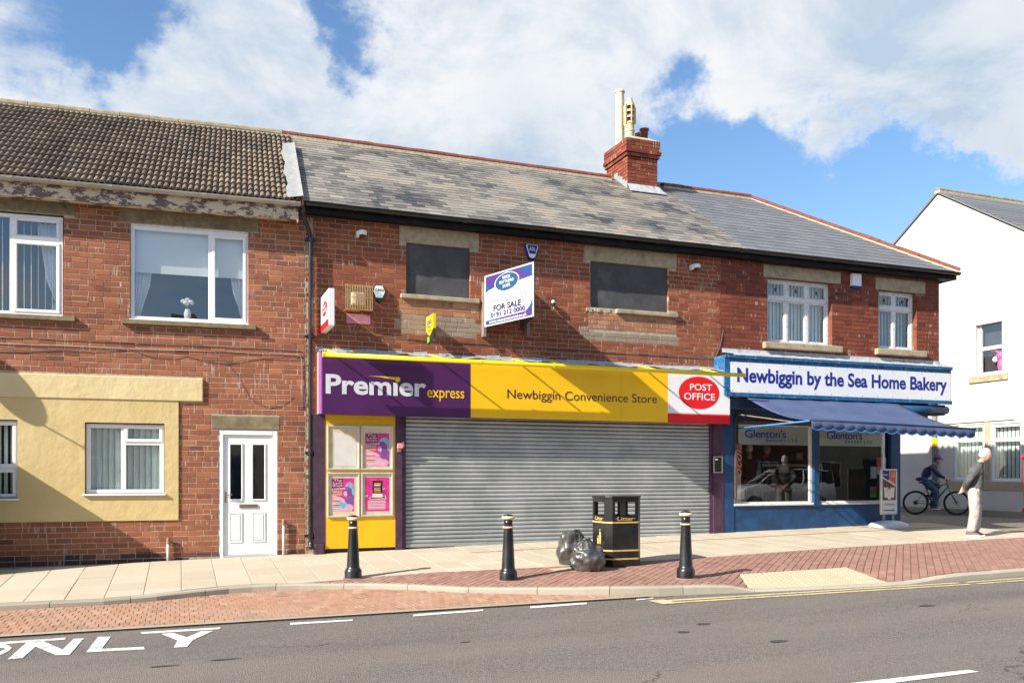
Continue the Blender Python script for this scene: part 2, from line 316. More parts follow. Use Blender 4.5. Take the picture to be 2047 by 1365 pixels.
def paint(name, col):
    m, t, b = newmat(name); n = wn(t, 30, 6, .75); n2 = wn(t, 3, 5, .7)
    c = mixc(t, maprange(t, mth(t, 'ADD', n, mth(t, 'MULTIPLY', n2, .45)), .70, .88, 0, .8), col, (.15, .135, .125)); t.links.new(c, b.inputs['Base Color']); b.inputs['Roughness'].default_value = .75; return m
PWHITE = paint('white_road_paint', (.66, .65, .62)); PYELL = paint('yellow_road_paint', (.60, .49, .25))
# people and small things
SKIN = plain('skin', (.56, .30, .22), .55, .08, 20); SKIN_B = plain('skin_pale', (.60, .34, .26), .55, .08, 20); HAIRW = plain('white_hair', (.78, .76, .72), .8, .08, 40)
JUMP = plain('charcoal_jumper', (.085, .09, .09), .9, .2, 14, 1.0, 13); TROU = plain('stone_trousers', (.40, .375, .35), .9, .10, 9, 1.0, 11); SHOE_D = plain('dark_shoe', (.16, .10, .09), .7); SOLE = plain('white_sole', (.74, .73, .70), .6)
HOOD = plain('navy_hoodie', (.022, .036, .085), .9, .2, 12, 1.0, 13); JEAN = plain('blue_jeans', (.035, .075, .135), .9, .25, 10, 1.0, 13); HELM = plain('purple_helmet', (.10, .035, .22), .35, .25, 18)
RUB = plain('tyre_rubber', (.012, .012, .013), .75, .2, 20); STEEL = plain('bright_steel', (.5, .5, .5), .3, .05, 5, metal=.9); BIKEP = plain('grey_bike_paint', (.09, .095, .10), .3, .1, 5); LIME = plain('lime_paint', (.55, .72, .03), .4)
m, t, b = newmat('bin_bag_film'); n = wn(t, 7, 5, .6, dist=1.0); c = mixc(t, maprange(t, n, .35, .7), (.030, .030, .031), (.095, .09, .082)); t.links.new(c, b.inputs['Base Color']); b.inputs['Roughness'].default_value = .36; b.inputs['Specular IOR Level'].default_value = .9; b.inputs['Coat Weight'].default_value = .25; b.inputs['Coat Roughness'].default_value = .25
bump(t, b, wn(t, 38, 3, .5, (1, 1, 1.6), dist=1.2), .35, .012); BAG = m
PINK = plain('pink_paint', (.66, .27, .32), .8, .1, 12, dirt=.3, dcol=(.5, .2, .2)); MAG = plain('magenta_print', (.72, .045, .28), .35, .2, 8); PINKL = plain('pale_pink_print', (.80, .45, .58), .35, .15, 20); CYAN = plain('blue_print', (.25, .48, .66), .35, .2, 25); VIOL = plain('violet_print', (.27, .09, .34), .35, .2, 18); MAROON = plain('maroon_print', (.12, .03, .04), .4)
PAPER = plain('yellowed_paper', (.72, .60, .40), .6, .1, 6, dirt=.35, dcol=(.5, .36, .18), dscale=5); PAPERW = plain('white_paper', (.74, .72, .66), .7, .04, 6); ALU = plain('aluminium_frame', (.60, .60, .60), .4, .06, 6, metal=.3)
GREEN = plain('green_plastic', (.0, .07, .035), .3, .1); GREENL = plain('lime_plastic', (.22, .62, .02), .5); WIRE = plain('tan_plastic_grille', (.42, .24, .09), .5, .2, 20); DIFFU = plain('light_diffuser', (.72, .64, .48), .6, .1, 25, dirt=.5, dcol=(.45, .32, .15), dscale=30)
ESTBLUE = plain('estate_blue', (.02, .06, .20), .4, .05); ESTPUR = plain('estate_purple', (.075, .03, .20), .4, .05); EDARK = plain('estate_dark_purple', (.035, .012, .11), .5); BOARDW = plain('board_white', (.52, .53, .55), .4, .03); ESTOV = plain('estate_oval_blue', (.02, .075, .17), .4, .1); GREYTXT = plain('grey_print', (.28, .28, .32), .6)
CABLE = plain('grey_cable', (.14, .11, .10), .7); CABLEW = plain('white_cable', (.62, .58, .52), .6); COPPER = plain('rusty_fitting', (.30, .17, .08), .7, .3, 30)
VINYL = plain('pale_vinyl', (.74, .82, .76), .7, .03, 2); WOODF = plain('brown_wood', (.09, .055, .035), .7, .3, 12, stretch=None); POST = plain('grey_timber', (.22, .19, .16), .85, .2, 15)
LEAF = plain('weed_leaf', (.10, .19, .03), .6, .25, 30); TOY = plain('pink_toy', (.68, .10, .28), .6); TANM = plain('tan_paint', (.42, .33, .22), .8, .08, 5); GREYP = plain('grey_post', (.24, .23, .21), .6)
CARW = plain('white_car_paint', (.74, .75, .76), .22, .02, 1, coat=.6); CARG = plain('car_glass', (.012, .014, .017), .06, .1, 1); LIGHTG = plain('lamp_glass', (.55, .58, .6), .15)
WOODI = plain('counter_wood', (.22, .14, .07), .6, .2, 8); SHOPW = plain('shop_wall', (.19, .15, .09), .8, .1, 3); SHOPF = plain('shop_floor', (.14, .11, .09), .6); STEELI = plain('display_glass_metal', (.32, .34, .33), .35, .1, 8)
ORANGE = plain('orange_print', (.62, .12, .03), .5); BROWNP = plain('coffee_print', (.14, .055, .035), .5, .4, 14)

# ------------------------------------------------------------ mesh builder
ORG = {}
class MB:
    def __init__(s): s.v = []; s.f = []; s.t = []; s.m = []
    def add(s, vs, fs, tint=None, m=0):
        k = len(s.v); s.v += [tuple(v) for v in vs]
        tint = tint or (.5, .5, .5)
        for f in fs: s.f.append(tuple(i + k for i in f)); s.t.append(tint); s.m.append(m)
        return s
    def box(s, x0, x1, y0, y1, z0, z1, tint=None, m=0):
        return s.add([(x0, y0, z0), (x1, y0, z0), (x1, y1, z0), (x0, y1, z0), (x0, y0, z1), (x1, y0, z1), (x1, y1, z1), (x0, y1, z1)],
                     [(0, 3, 2, 1), (4, 5, 6, 7), (0, 1, 5, 4), (1, 2, 6, 5), (2, 3, 7, 6), (3, 0, 4, 7)], tint, m)
    def ext(s, pts, vec, tint=None, m=0):        # polygon swept along vec
        n = len(pts); vec = Vector(vec); P = [Vector(p) for p in pts]
        return s.add(P + [p + vec for p in P], [tuple(range(n))[::-1], tuple(range(n, 2 * n))] + [(i, (i + 1) % n, n + (i + 1) % n, n + i) for i in range(n)], tint, m)
    def xz(s, pts, y0, y1, tint=None, m=0): return s.ext([(p[0], y0, p[1]) for p in pts], (0, y1 - y0, 0), tint, m)
    def tube(s, pts, r, n=8, tint=None, m=0, flat=None):
        P = [Vector(p) for p in pts]; k0 = len(s.v); prev = None; vs = []
        for i, p in enumerate(P):
            d = (P[min(i + 1, len(P) - 1)] - P[max(i - 1, 0)]).normalized()
            if prev is None: a = d.orthogonal().normalized()
            else: a = (prev - d * prev.dot(d)).normalized()
            prev = a; b = d.cross(a); rr = r[i] if isinstance(r, (list, tuple)) else r
            for j in range(n):
                an = 2 * math.pi * j / n; vs.append(p + a * (math.cos(an) * rr) + b * (math.sin(an) * rr))
        fs = [(i * n + j, i * n + (j + 1) % n, (i + 1) * n + (j + 1) % n, (i + 1) * n + j) for i in range(len(P) - 1) for j in range(n)]
        fs += [tuple(range(n))[::-1], tuple((len(P) - 1) * n + j for j in range(n))]
        return s.add(vs, fs, tint, m)
    def lathe(s, prof, c=(0, 0, 0), n=20, tint=None, m=0, cap=True):
        vs = []; c = Vector(c)
        for r, z in prof:
            for j in range(n):
                an = 2 * math.pi * j / n; vs.append(c + Vector((r * math.cos(an), r * math.sin(an), z)))
        fs = [(i * n + j, i * n + (j + 1) % n, (i + 1) * n + (j + 1) % n, (i + 1) * n + j) for i in range(len(prof) - 1) for j in range(n)]
        if cap: fs += [tuple(range(n))[::-1], tuple((len(prof) - 1) * n + j for j in range(n))]
        return s.add(vs, fs, tint, m)
    def ball(s, c, r, n=12, k=8, tint=None, m=0, fn=None):
        vs = []; c = Vector(c); r = r if isinstance(r, (tuple, list)) else (r, r, r)
        for i in range(k + 1):
            ph = math.pi * i / k
            for j in range(n):
                an = 2 * math.pi * j / n; d = Vector((math.sin(ph) * math.cos(an), math.sin(ph) * math.sin(an), math.cos(ph)))
                if fn: d = fn(d)
                vs.append(c + Vector((d.x * r[0], d.y * r[1], d.z * r[2])))
        return s.add(vs, [(i * n + j, (i + 1) * n + j, (i + 1) * n + (j + 1) % n, i * n + (j + 1) % n) for i in range(k) for j in range(n)], tint, m)
    def text(s, key, x0, x1, z0, z1, y, m=0):    # lettering fitted to a rectangle on a plane y
        vs, fs, bb = TXT[key]; sx = (x1 - x0) / (bb[1] - bb[0]); sz = (z1 - z0) / (bb[3] - bb[2])
        return s.add([(x0 + (a - bb[0]) * sx, y, z0 + (b - bb[2]) * sz) for a, b in vs], fs, None, m)
    def text3(s, key, o, ex, ez, w, h, m=0):
        vs, fs, bb = TXT[key]; o = Vector(o); ex = Vector(ex); ez = Vector(ez)
        return s.add([o + ex * ((a - bb[0]) / (bb[1] - bb[0]) * w) + ez * ((b - bb[2]) / (bb[3] - bb[2]) * h) for a, b in vs], fs, None, m)
    def mesh(s, name, mats, org=(0, 0, 0), smooth=False):
        me = bpy.data.meshes.new(name); o = org
        me.from_pydata([(v[0] - o[0], v[1] - o[1], v[2] - o[2]) for v in s.v], [], s.f)
        a = me.attributes.new('tint', 'FLOAT_COLOR', 'FACE')
        a.data.foreach_set('color', [x for t in s.t for x in (t[0], t[1], t[2], 1.0)])
        for q in (mats if isinstance(mats, (list, tuple)) else [mats]): me.materials.append(q)
        me.polygons.foreach_set('material_index', s.m)
        if smooth: me.polygons.foreach_set('use_smooth', [True] * len(s.f))
        me.validate(); me.update(); return me
    def build(s, name, mats, parent=None, smooth=False, bev=0, org=None, auto=False):
        o0 = org if org is not None else (ORG.get(parent.name, (0, 0, 0)) if parent else (0, 0, 0))
        ob = bpy.data.objects.new(name, s.mesh(name, mats, o0, smooth)); COL.objects.link(ob)
        if parent: ob.parent = parent
        if org is not None and not parent: ob.location = org
        ORG[ob.name] = o0
        if bev:
            b = ob.modifiers.new('bevel', 'BEVEL'); b.width = bev; b.segments = 2; b.limit_method = 'ANGLE'; b.angle_limit = rad(40)
        if auto:
            e = ob.modifiers.new('split', 'EDGE_SPLIT'); e.split_angle = rad(35)
        return ob
def tag(o, label=None, cat=None, group=None, kind=None):
    for k, v in (('label', label), ('category', cat), ('group', group), ('kind', kind)):
        if v: o[k] = v
    return o
def thing(name, label, cat, loc=(0, 0, 0), rz=0, group=None, local=False):
    o = bpy.data.objects.new(name, None); COL.objects.link(o); o.empty_display_size = .2
    o.location = loc; o.rotation_euler = (0, 0, rz); ORG[o.name] = (0, 0, 0) if local else tuple(loc)
    return tag(o, label, cat, group)
def inst(name, me, loc, parent, rot=(0, 0, 0), scale=None):
    o = bpy.data.objects.new(name, me); COL.objects.link(o); g = ORG.get(parent.name, (0, 0, 0))
    o.parent = parent; o.location = (loc[0] - g[0], loc[1] - g[1], loc[2] - g[2]); o.rotation_euler = rot
    if scale: o.scale = scale
    return o
def copy_tree(o, parent=None):
    c = o.copy(); COL.objects.link(c)
    if parent: c.parent = parent
    for ch in [k for k in bpy.data.objects if k.parent == o]: copy_tree(ch, c)
    return c
# lettering first (while the scene is still light)
TXT = {}
def txt(key, s, off=0.0, space=1.0, shear=0, align='CENTER', line=1.0):
    cu = bpy.data.curves.new('t', 'FONT'); cu.body = s; cu.offset = off; cu.space_character = space; cu.shear = shear; cu.align_x = align; cu.space_line = line; cu.resolution_u = 4
    ob = bpy.data.objects.new('t', cu); COL.objects.link(ob)
    dg = bpy.context.evaluated_depsgraph_get(); me = ob.evaluated_get(dg).to_mesh()
    vs = [(v.co.x, v.co.y) for v in me.vertices]; fs = [tuple(p.vertices) for p in me.polygons]
    xs = [v[0] for v in vs]; ys = [v[1] for v in vs]; TXT[key] = (vs, fs, (min(xs), max(xs), min(ys), max(ys)))
    ob.evaluated_get(dg).to_mesh_clear(); bpy.data.objects.remove(ob); bpy.data.curves.remove(cu)
for k, s, kw in (('premier', 'Premıer', dict(off=.028)), ('express', 'express', dict(off=.008)), ('ncs', 'Newbiggin Convenience Store', {}),
                 ('post', 'POST', dict(off=.012)), ('office', 'OFFICE', dict(off=.012)), ('bakery', 'Newbiggin by the Sea Home Bakery', dict(off=.029)),
                 ('glen', "Glenton's", dict(off=.010, space=.92)), ('bltd', 'BAKERY LTD', dict(off=.006, space=1.25)), ('rms', 'ROOK\nMATTHEWS\nSAYER', dict(off=.006)),
                 ('fs', 'FOR SALE', dict(off=.02)), ('tel', '0191 212 0000', dict(off=.018)), ('www', 'www.rmscommercial.co.uk', dict(off=.012)),
                 ('cbre', 'CBRE', dict(off=.008)), ('adl', 'ADL', dict(off=.012)), ('pp', 'PP', dict(off=.02)), ('pay', 'Pay\nPoint', dict(off=.01)), ('litter', '·Litter·', dict(off=.012)),
                 ('lady', 'The\nLady\nBoys', dict(off=.02, line=.8)), ('bang', 'BANGKOK', dict(off=.03)), ('newc', 'NEWCASTLE', dict(off=.02)), ('cola', 'ocola', dict(off=.01, shear=.35)),
                 ('now', 'NOW\nSERVING\nCOFFEE', dict(off=.015)), ('fresh', 'Fresh Everyday', dict(shear=.4)), ('O', 'O', dict(off=.01)), ('Nn', 'N', dict(off=.03)), ('Ll', 'L', dict(off=.03)), ('Yy', 'Y', dict(off=.03))):
    txt(k, s, **kw)

from mathutils import noise as mnoise
# ------------------------------------------------------------ masonry helpers
def slices(u0, u1, z0, z1, holes):
    us = sorted({u0, u1} | {max(u0, min(u1, q)) for h in holes for q in h[:2]}); zs = sorted({z0, z1} | {max(z0, min(z1, q)) for h in holes for q in h[2:]})
    out = []
    for j in range(len(zs) - 1):
        run = None
        for i in range(len(us) - 1):
            cu, cz = (us[i] + us[i + 1]) / 2, (zs[j] + zs[j + 1]) / 2
            if us[i + 1] - us[i] < 1e-5 or zs[j + 1] - zs[j] < 1e-5: continue
            if any(h[0] < cu < h[1] and h[2] < cz < h[3] for h in holes):
                if run: out.append(run); run = None
            elif run: run[1] = us[i + 1]
            else: run = [us[i], us[i + 1], zs[j], zs[j + 1]]
        if run: out.append(run)
    return out
def brick_mesh(w, h, d, tint, c=.003):            # brick with softened front arrises, origin at its lower left front corner
    b = MB(); b.add([(0, c, 0), (w, c, 0), (w, d, 0), (0, d, 0), (0, c, h), (w, c, h), (w, d, h), (0, d, h), (c, 0, c), (w - c, 0, c), (w - c, 0, h - c), (c, 0, h - c)],
                    [(0, 3, 2, 1), (4, 5, 6, 7), (1, 2, 6, 5), (3, 0, 4, 7), (8, 9, 10, 11), (0, 1, 9, 8), (1, 5, 10, 9), (5, 4, 11, 10), (4, 0, 8, 11)], tint)
    return b
COURSE, BLEN, JT = .0846, .2246, .011
def tint_pick(bias=0): return (max(0, min(1, random.gauss(.52 + bias, .21))), R_(), R_())
def lay_bricks(wall, mat, u0, u1, z0, z1, holes, toothL=0, toothR=0, limit=300, off=0, special=None, yf=-.009, depth=.104, course=COURSE, blen=BLEN, floorf=None, far=None):
    """every brick of a wall: full ones nearest the camera as objects, the rest as one part"""
    full = []; stuff = MB(); n = int((z1 - z0) / course + .999); j = JT / 2
    mats = [mat] + ([special[0]] if special else [])
    for r in range(n):
        za, zb = z0 + r * course + j, min(z0 + (r + 1) * course, z1 + .001) - j
        if zb - za < .02: continue
        st = u0 - BLEN + (blen / 2 if r % 2 else 0) + off + U(-.006, .006); x = st
        a0 = u0 - (toothL if r % 4 < 2 else 0); a1 = u1 + (toothR if r % 4 < 2 else 0)
        while x < a1:
            w = blen + U(-.003, .003)
            if R_() < .06: w = blen / 2
            segs = [(max(x, a0), min(x + w, a1))]; x += w
            for h in holes:
                if zb > h[2] + .012 and za < h[3] - .012:
                    ns = []
                    for p, q in segs:
                        if q <= h[0] or p >= h[1]: ns.append((p, q)); continue
                        if p < h[0]: ns.append((p, h[0] - j + .004 + j))
                        if q > h[1]: ns.append((h[1] - .004 - j, q))
                    segs = ns
            for p, q in segs:
                if q - p < .018: continue
                if floorf and za < floorf((p + q) / 2) - .05: continue
                p += j; q -= j; cu, cz = (p + q) / 2, (za + zb) / 2
                mi = 1 if special and special[1](cu, cz) else 0
                tt = tint_pick()
                if abs((q - p) - (blen - JT)) < .006 and abs(zb - za - (course - JT)) < .001 and mi == 0: full.append((p, za, tt))
                else:
                    y = yf + U(-.002, .002)
                    bm = brick_mesh(q - p, zb - za, depth, tt); stuff.add([(v[0] + p, v[1] + y, v[2] + za) for v in bm.v], bm.f, tt, mi)
    if far: full.sort(key=far)
    var = []
    for i in range(16):
        tt = ((i + .5) / 16, R_(), R_()); var.append(brick_mesh(blen - JT, course - JT, depth, tt).mesh('brick', mat))
    for i, (p, z, tt) in enumerate(full):
        y = yf + U(-.0025, .0025)
        if i < limit: inst('brick', var[min(15, int(tt[0] * 16))], (p, y, z), wall, (U(-.004, .004), U(-.004, .004), U(-.006, .006)))
        else:
            bm = brick_mesh(blen - JT, course - JT, depth, tt); stuff.add([(v[0] + p, v[1] + y, v[2] + z) for v in bm.v], bm.f, tt)
    if stuff.f: tag(stuff.build('bricks', mats, wall), kind='stuff')
def pv(x0, x1, z0, z1): return (min(x0, x1), max(x0, x1), min(z0, z1), max(z0, z1))
def rr(a, b, Y=0.0):                             # rectangle on the shop-front plane from two measured corners
    p = at(*a, Y); q = at(*b, Y); return pv(p.x, q.x, p.z, q.z)
def rl(a, b, v=0.0):
    p = lp(*a, v); q = lp(*b, v); return pv(p[0], q[0], p[1], q[1])
def frame_rect(mb, x0, x1, z0, z1, w, y0, y1, m=0):     # four butted members
    mb.box(x0, x1, y0, y1, z0, z0 + w, None, m); mb.box(x0, x1, y0, y1, z1 - w, z1, None, m)
    mb.box(x0, x0 + w, y0, y1, z0 + w, z1 - w, None, m); mb.box(x1 - w, x1, y0, y1, z0 + w, z1 - w, None, m)
def window(house, rect, y, bars_x=(), bars_z=(), sashes=(), w=.055, mat=None, glass=None, bar=None):
    """frame at plane y (outer face); sashes: cells (x0,x1,z0,z1) with an opening light; panes are cells"""
    mat = mat or UPVC; glass = glass or GLASS; bar = bar or w; x0, x1, z0, z1 = rect
    f = MB(); frame_rect(f, x0, x1, z0, z1, w, y, y + .07)
    for q in bars_x: f.box(q[0] - bar / 2, q[0] + bar / 2, y + .001, y + .068, max(q[1], z0 + w), min(q[2], z1 - w))
    for q in bars_z: f.box(max(q[1], x0 + w), min(q[2], x1 - w), y + .002, y + .066, q[0] - bar / 2, q[0] + bar / 2)
    win = f.build('window', mat, house, bev=.006)
    for c in sashes:
        s = MB(); frame_rect(s, *c, .05, y - .012, y + .05); s.build('sash', mat, win, bev=.008)
    return win
def panes(win, cells, y, glass):
    for c in cells: MB().add([(c[0], y, c[2]), (c[1], y, c[2]), (c[1], y, c[3]), (c[0], y, c[3])], [(0, 1, 2, 3)]).build('pane', glass, win)

# ============================================================ ground
def strip(mb, a, b, fn, n=24, lift=0, tint=None):
    pass
KERB = [(-9, -2.55), (-4, -2.72), (-2.0, -2.86), (-.9, -2.98), (-.35, -2.93), (.1, -2.80), (.62, -2.67), (1.1, -2.66), (1.5, -2.76), (1.95, -2.92), (2.35, -3.14), (2.8, -3.48), (3.15, -3.82), (3.45, -4.14), (3.8, -4.42), (4.2, -4.69), (4.6, -4.98), (5.06, -5.25),
        (5.54, -5.44), (6.03, -5.56), (6.9, -5.80), (7.7, -5.98), (8.5, -6.10), (9.8, -6.13), (10.7, -6.17), (13, -6.3), (18, -6.55)]
def kerb_y(x):
    for i in range(len(KERB) - 1):
        if KERB[i][0] <= x <= KERB[i + 1][0]:
            t = (x - KERB[i][0]) / (KERB[i + 1][0] - KERB[i][0]); return KERB[i][1] + t * (KERB[i + 1][1] - KERB[i][1])
    return KERB[0][1] if x < KERB[0][0] else KERB[-1][1]
REDB = [(-9, 9), (1.5, -2.66), (2.35, -2.64), (3.4, -2.72), (5, -3.18), (6.6, -3.2), (7.9, -3.2), (10.6, -3.05), (14.2, -3.2), (18, -3.5)]
def red_y(x):
    P = REDB[1:]
    if x < P[0][0]: return -2.6
    for i in range(len(P) - 1):
        if P[i][0] <= x <= P[i + 1][0]:
            t = (x - P[i][0]) / (P[i + 1][0] - P[i][0]); return P[i][1] + t * (P[i + 1][1] - P[i][1])
    return P[-1][1]
def chan_y(x): return -4.98 - .1 * x
def side_z(x, y): return min(zf(x), .32) - .10 * sst(.3, 1.6, y) if y > 0 else 0

def sheet(name, mat, xs, ys, fn, kind='structure', lift=0.0, keep=None):
    mb = MB(); nx, ny = len(xs), len(ys)
    mb.add([(x, y, fn(x, y) + lift) for x in xs for y in ys], [(i * ny + j, (i + 1) * ny + j, (i + 1) * ny + j + 1, i * ny + j + 1) for i in range(nx - 1) for j in range(ny - 1)
            if not keep or keep((xs[i] + xs[i + 1]) / 2, (ys[j] + ys[j + 1]) / 2)])
    return tag(mb.build(name, mat, smooth=True), kind=kind)
def fr(a, b, n): return [a + (b - a) * i / n for i in range(n + 1)]
# one great sheet to the horizon, then road, pavement and side street above it
sheet('ground', ASPH, [-1500, -400, -100, -40, 40, 100, 400, 1500], [-1500, -400, -100, -40, 40, 100, 400, 1500], lambda x, y: -.62)
road = sheet('road', ASPH, [-40, -20] + fr(-9, 16, 50) + [20, 26, 40], fr(-13.2, -10, 8)[:-1] + fr(-10, -2.5, 30), zr, keep=lambda x, y: y < kerb_y(x) + .3)
def fpave(x, y): return -.232 + .0205 * min(x, 14.8) - .06 + .11
sheet('far_pavement', ASPH, [-40, -9, 16, 40], [-19, -16, -13.2], fpave)
side = sheet('side_street', ASPH, fr(14.6, 27, 10), [-6.6, -3.4, -1.6, 0, 1, 3, 8, 20, 60], lambda x, y: (zr(x, -6.6) + .02 if y < -6 else .235 if y > .9 else .20 + .02 * (y < 0)) - .0, keep=lambda x, y: y > -1.5)
# pavement bed
def bedtop(x, y): return zp(x, y) - .012
bed = sheet('pavement', JOINT, [-12] + fr(-9, 15.5, 98) + [18, 22], fr(0, 1, 30), lambda x, s: 0)
me = bed.data
for v in me.vertices:
    x, s = v.co.x, v.co.y; y = .05 + (kerb_y(x) + .10 - .05) * s
    if x > 15.2: y = -1.6 + (kerb_y(x) + .10 + 1.6) * s
    v.co.y = y; v.co.z = bedtop(x, y)
def clip(poly, g):
    """cut a ground polygon by g(x,y)>=0, g taken as straight across the piece"""
    cx = sum(p[0] for p in poly) / len(poly); cy = sum(p[1] for p in poly) / len(poly); e = .01
    g0 = g(cx, cy); gx = (g(cx + e, cy) - g(cx - e, cy)) / (2 * e); gy = (g(cx, cy + e) - g(cx, cy - e)) / (2 * e)
    f = lambda p: g0 + gx * (p[0] - cx) + gy * (p[1] - cy); out = []
    for i, p in enumerate(poly):
        q = poly[(i + 1) % len(poly)]; a, b = f(p), f(q)
        if a >= 0: out.append(p)
        if (a >= 0) != (b >= 0): t = a / (a - b); out.append((p[0] + t * (q[0] - p[0]), p[1] + t * (q[1] - p[1])))
    return out
def area(p): return abs(sum(p[i][0] * p[(i + 1) % len(p)][1] - p[(i + 1) % len(p)][0] * p[i][1] for i in range(len(p)))) / 2
def paving(parent, name, many, mat, polys, fn, lift=0.0, thick=.03, limit=300, chamfer=.003, jit=.0015, tint=lambda c: tint_pick()):
    items = []
    for p in polys:
        cx = sum(q[0] for q in p) / len(p); cy = sum(q[1] for q in p) / len(p)
        items.append(((cx - CAM.x) ** 2 + (cy - CAM.y) ** 2, cx, cy, p))
    items.sort(key=lambda q: q[0]); st = MB()
    for i, (_, cx, cy, p) in enumerate(items):
        dz = U(-jit, jit); tt = tint((cx, cy)); n = len(p)
        if sum(p[k][0] * p[(k + 1) % n][1] - p[(k + 1) % n][0] * p[k][1] for k in range(n)) < 0: p = p[::-1]
        cz = fn(cx, cy)
        ins = [(cx + (x - cx) * .97, cy + (y - cy) * .97) for x, y in p]
        vs = [(x, y, fn(x, y) + lift + dz - thick) for x, y in p] + [(x, y, fn(x, y) + lift + dz - chamfer) for x, y in p] + [(x, y, fn(x, y) + lift + dz) for x, y in ins]
        fs = [tuple(range(2 * n, 3 * n))] + [(k, (k + 1) % n, n + (k + 1) % n, n + k) for k in range(n)] + [(n + k, n + (k + 1) % n, 2 * n + (k + 1) % n, 2 * n + k) for k in range(n)]
        if i < limit:
            MB().add(vs, fs, tt).build(name, mat, parent)
        else: st.add(vs, fs, tt)
    if st.f: tag(st.build(many, mat, parent), kind='stuff')
g_k = lambda x, y: y - (kerb_y(x) + .135)
g_red = lambda x, y: (red_y(x) - .006) - y
g_slab = lambda x, y: y - (red_y(x) + .006)
TQ = [(7.02, -4.86), (8.76, -4.92), (8.55, -6.0), (6.62, -5.62)]     # tactile paving at the dropped kerb
def tact_out(cx, cy): return not (4.82 < -cy and 6.72 + (5.7 + cy) * .45 < cx < 8.78 - max(0, (-cy - 4.9)) * .1)
def inside(x, y, P):
    c = False
    for i in range(len(P)):
        (x1, y1), (x2, y2) = P[i], P[i - 1]
        if (y1 > y) != (y2 > y) and x < (x2 - x1) * (y - y1) / (y2 - y1) + x1: c = not c
    return c
# cream slabs
polys = []; sw, sd, jn = .447, .615, .0024
for i in range(-28, 46):
    for k in range(0, 7):
        x0 = i * sw + .02; y1 = -.012 - k * sd
        if k == 0 and False: pass
        if 14.9 < x0: continue
        p = [(x0 + jn, y1 - sd + jn), (x0 + sw - jn, y1 - sd + jn), (x0 + sw - jn, y1 - jn), (x0 + jn, y1 - jn)]
        cx, cy = x0 + sw / 2, y1 - sd / 2
        if cx < -9 or cy < kerb_y(cx) - .4 or cy < red_y(cx) - .4 and cx > 1.2: continue
        p = clip(p, g_k)
        if len(p) > 2 and cx > 1.2: p = clip(p, g_slab)
        for p in ([p] if cx < 4.4 or len(p) < 3 else [clip(p, lambda x, y: y + .98), clip(p, lambda x, y: -1.09 - y)]):
            if len(p) > 2 and area(p) > .006: polys.append(p)
paving(bed, 'slab', 'slabs', SLABM, polys, zp, jit=.003, chamfer=.004)
# brown strip running along the shops
polys = []
for i in range(0, 104):
    x0 = 4.42 + i * .101; polys.append([(x0 + .003, -1.084), (x0 + .098, -1.084), (x0 + .098, -.986), (x0 + .003, -.986)])
paving(bed, 'strip_block', 'strip_blocks', BLK_R, [p for p in polys if p[0][0] < 14.8], zp, limit=104)
# red blocks laid at forty-five degrees on the build-out
polys = []; ca, sa = math.cos(rad(45)), math.sin(rad(45))
for i in range(-190, 20):
    for k in range(-60, 90):
        u0 = k * .2 + (.1 if i % 2 else 0); v0 = i * .1
        cu, cv = u0 + .1, v0 + .05; cx, cy = cu * ca - cv * sa, cu * sa + cv * ca
        if not (1.4 < cx < 17 and kerb_y(cx) < cy < red_y(cx) + .15): continue
        if inside(cx, cy, TQ): continue
        p = [(u0 + .0035, v0 + .0035), (u0 + .1965, v0 + .0035), (u0 + .1965, v0 + .0965), (u0 + .0035, v0 + .0965)]
        p = [(a * ca - b_ * sa, a * sa + b_ * ca) for a, b_ in p]
        for g in (g_k, g_red):
            if len(p) > 2: p = clip(p, g)
        if len(p) > 2:
            for e in range(4):                      # keep clear of the tactile slabs
                (x1, y1), (x2, y2) = TQ[e], TQ[(e + 1) % 4]
            if area(p) > .0015: polys.append(p)
paving(bed, 'paving_block', 'paving_blocks', BLK_R, polys, zp)
# tactile paving with its blisters
tact = MB(); polys = []; n = 5; mm = 3
for i in range(n):
    for k in range(mm):
        q = lambda s, t_: tuple((TQ[0][a] * (1 - s) + TQ[1][a] * s) * (1 - t_) + (TQ[3][a] * (1 - s) + TQ[2][a] * s) * t_ for a in (0, 1))
        s0, s1, t0, t1 = i / n + .004, (i + 1) / n - .004, k / mm + .005, (k + 1) / mm - .005
        p = clip([q(s0, t1), q(s1, t1), q(s1, t0), q(s0, t0)], g_k)
        if len(p) > 2: polys.append(p)
        for a in range(5):
            for b_ in range(5):
                c = q(s0 + (s1 - s0) * (a + .5) / 5, t0 + (t1 - t0) * (b_ + .5) / 5)
                if c[1] > kerb_y(c[0]) + .16: tact.lathe([(.013, -.002), (.011, .005), (.006, .007)], (c[0], c[1], zp(*c) + .004), 6)
paving(bed, 'tactile_slab', 'tactile_slabs', TACT, polys, zp, lift=.004)
tag(tact.build('tactile_blisters', TACT, bed), kind='stuff')
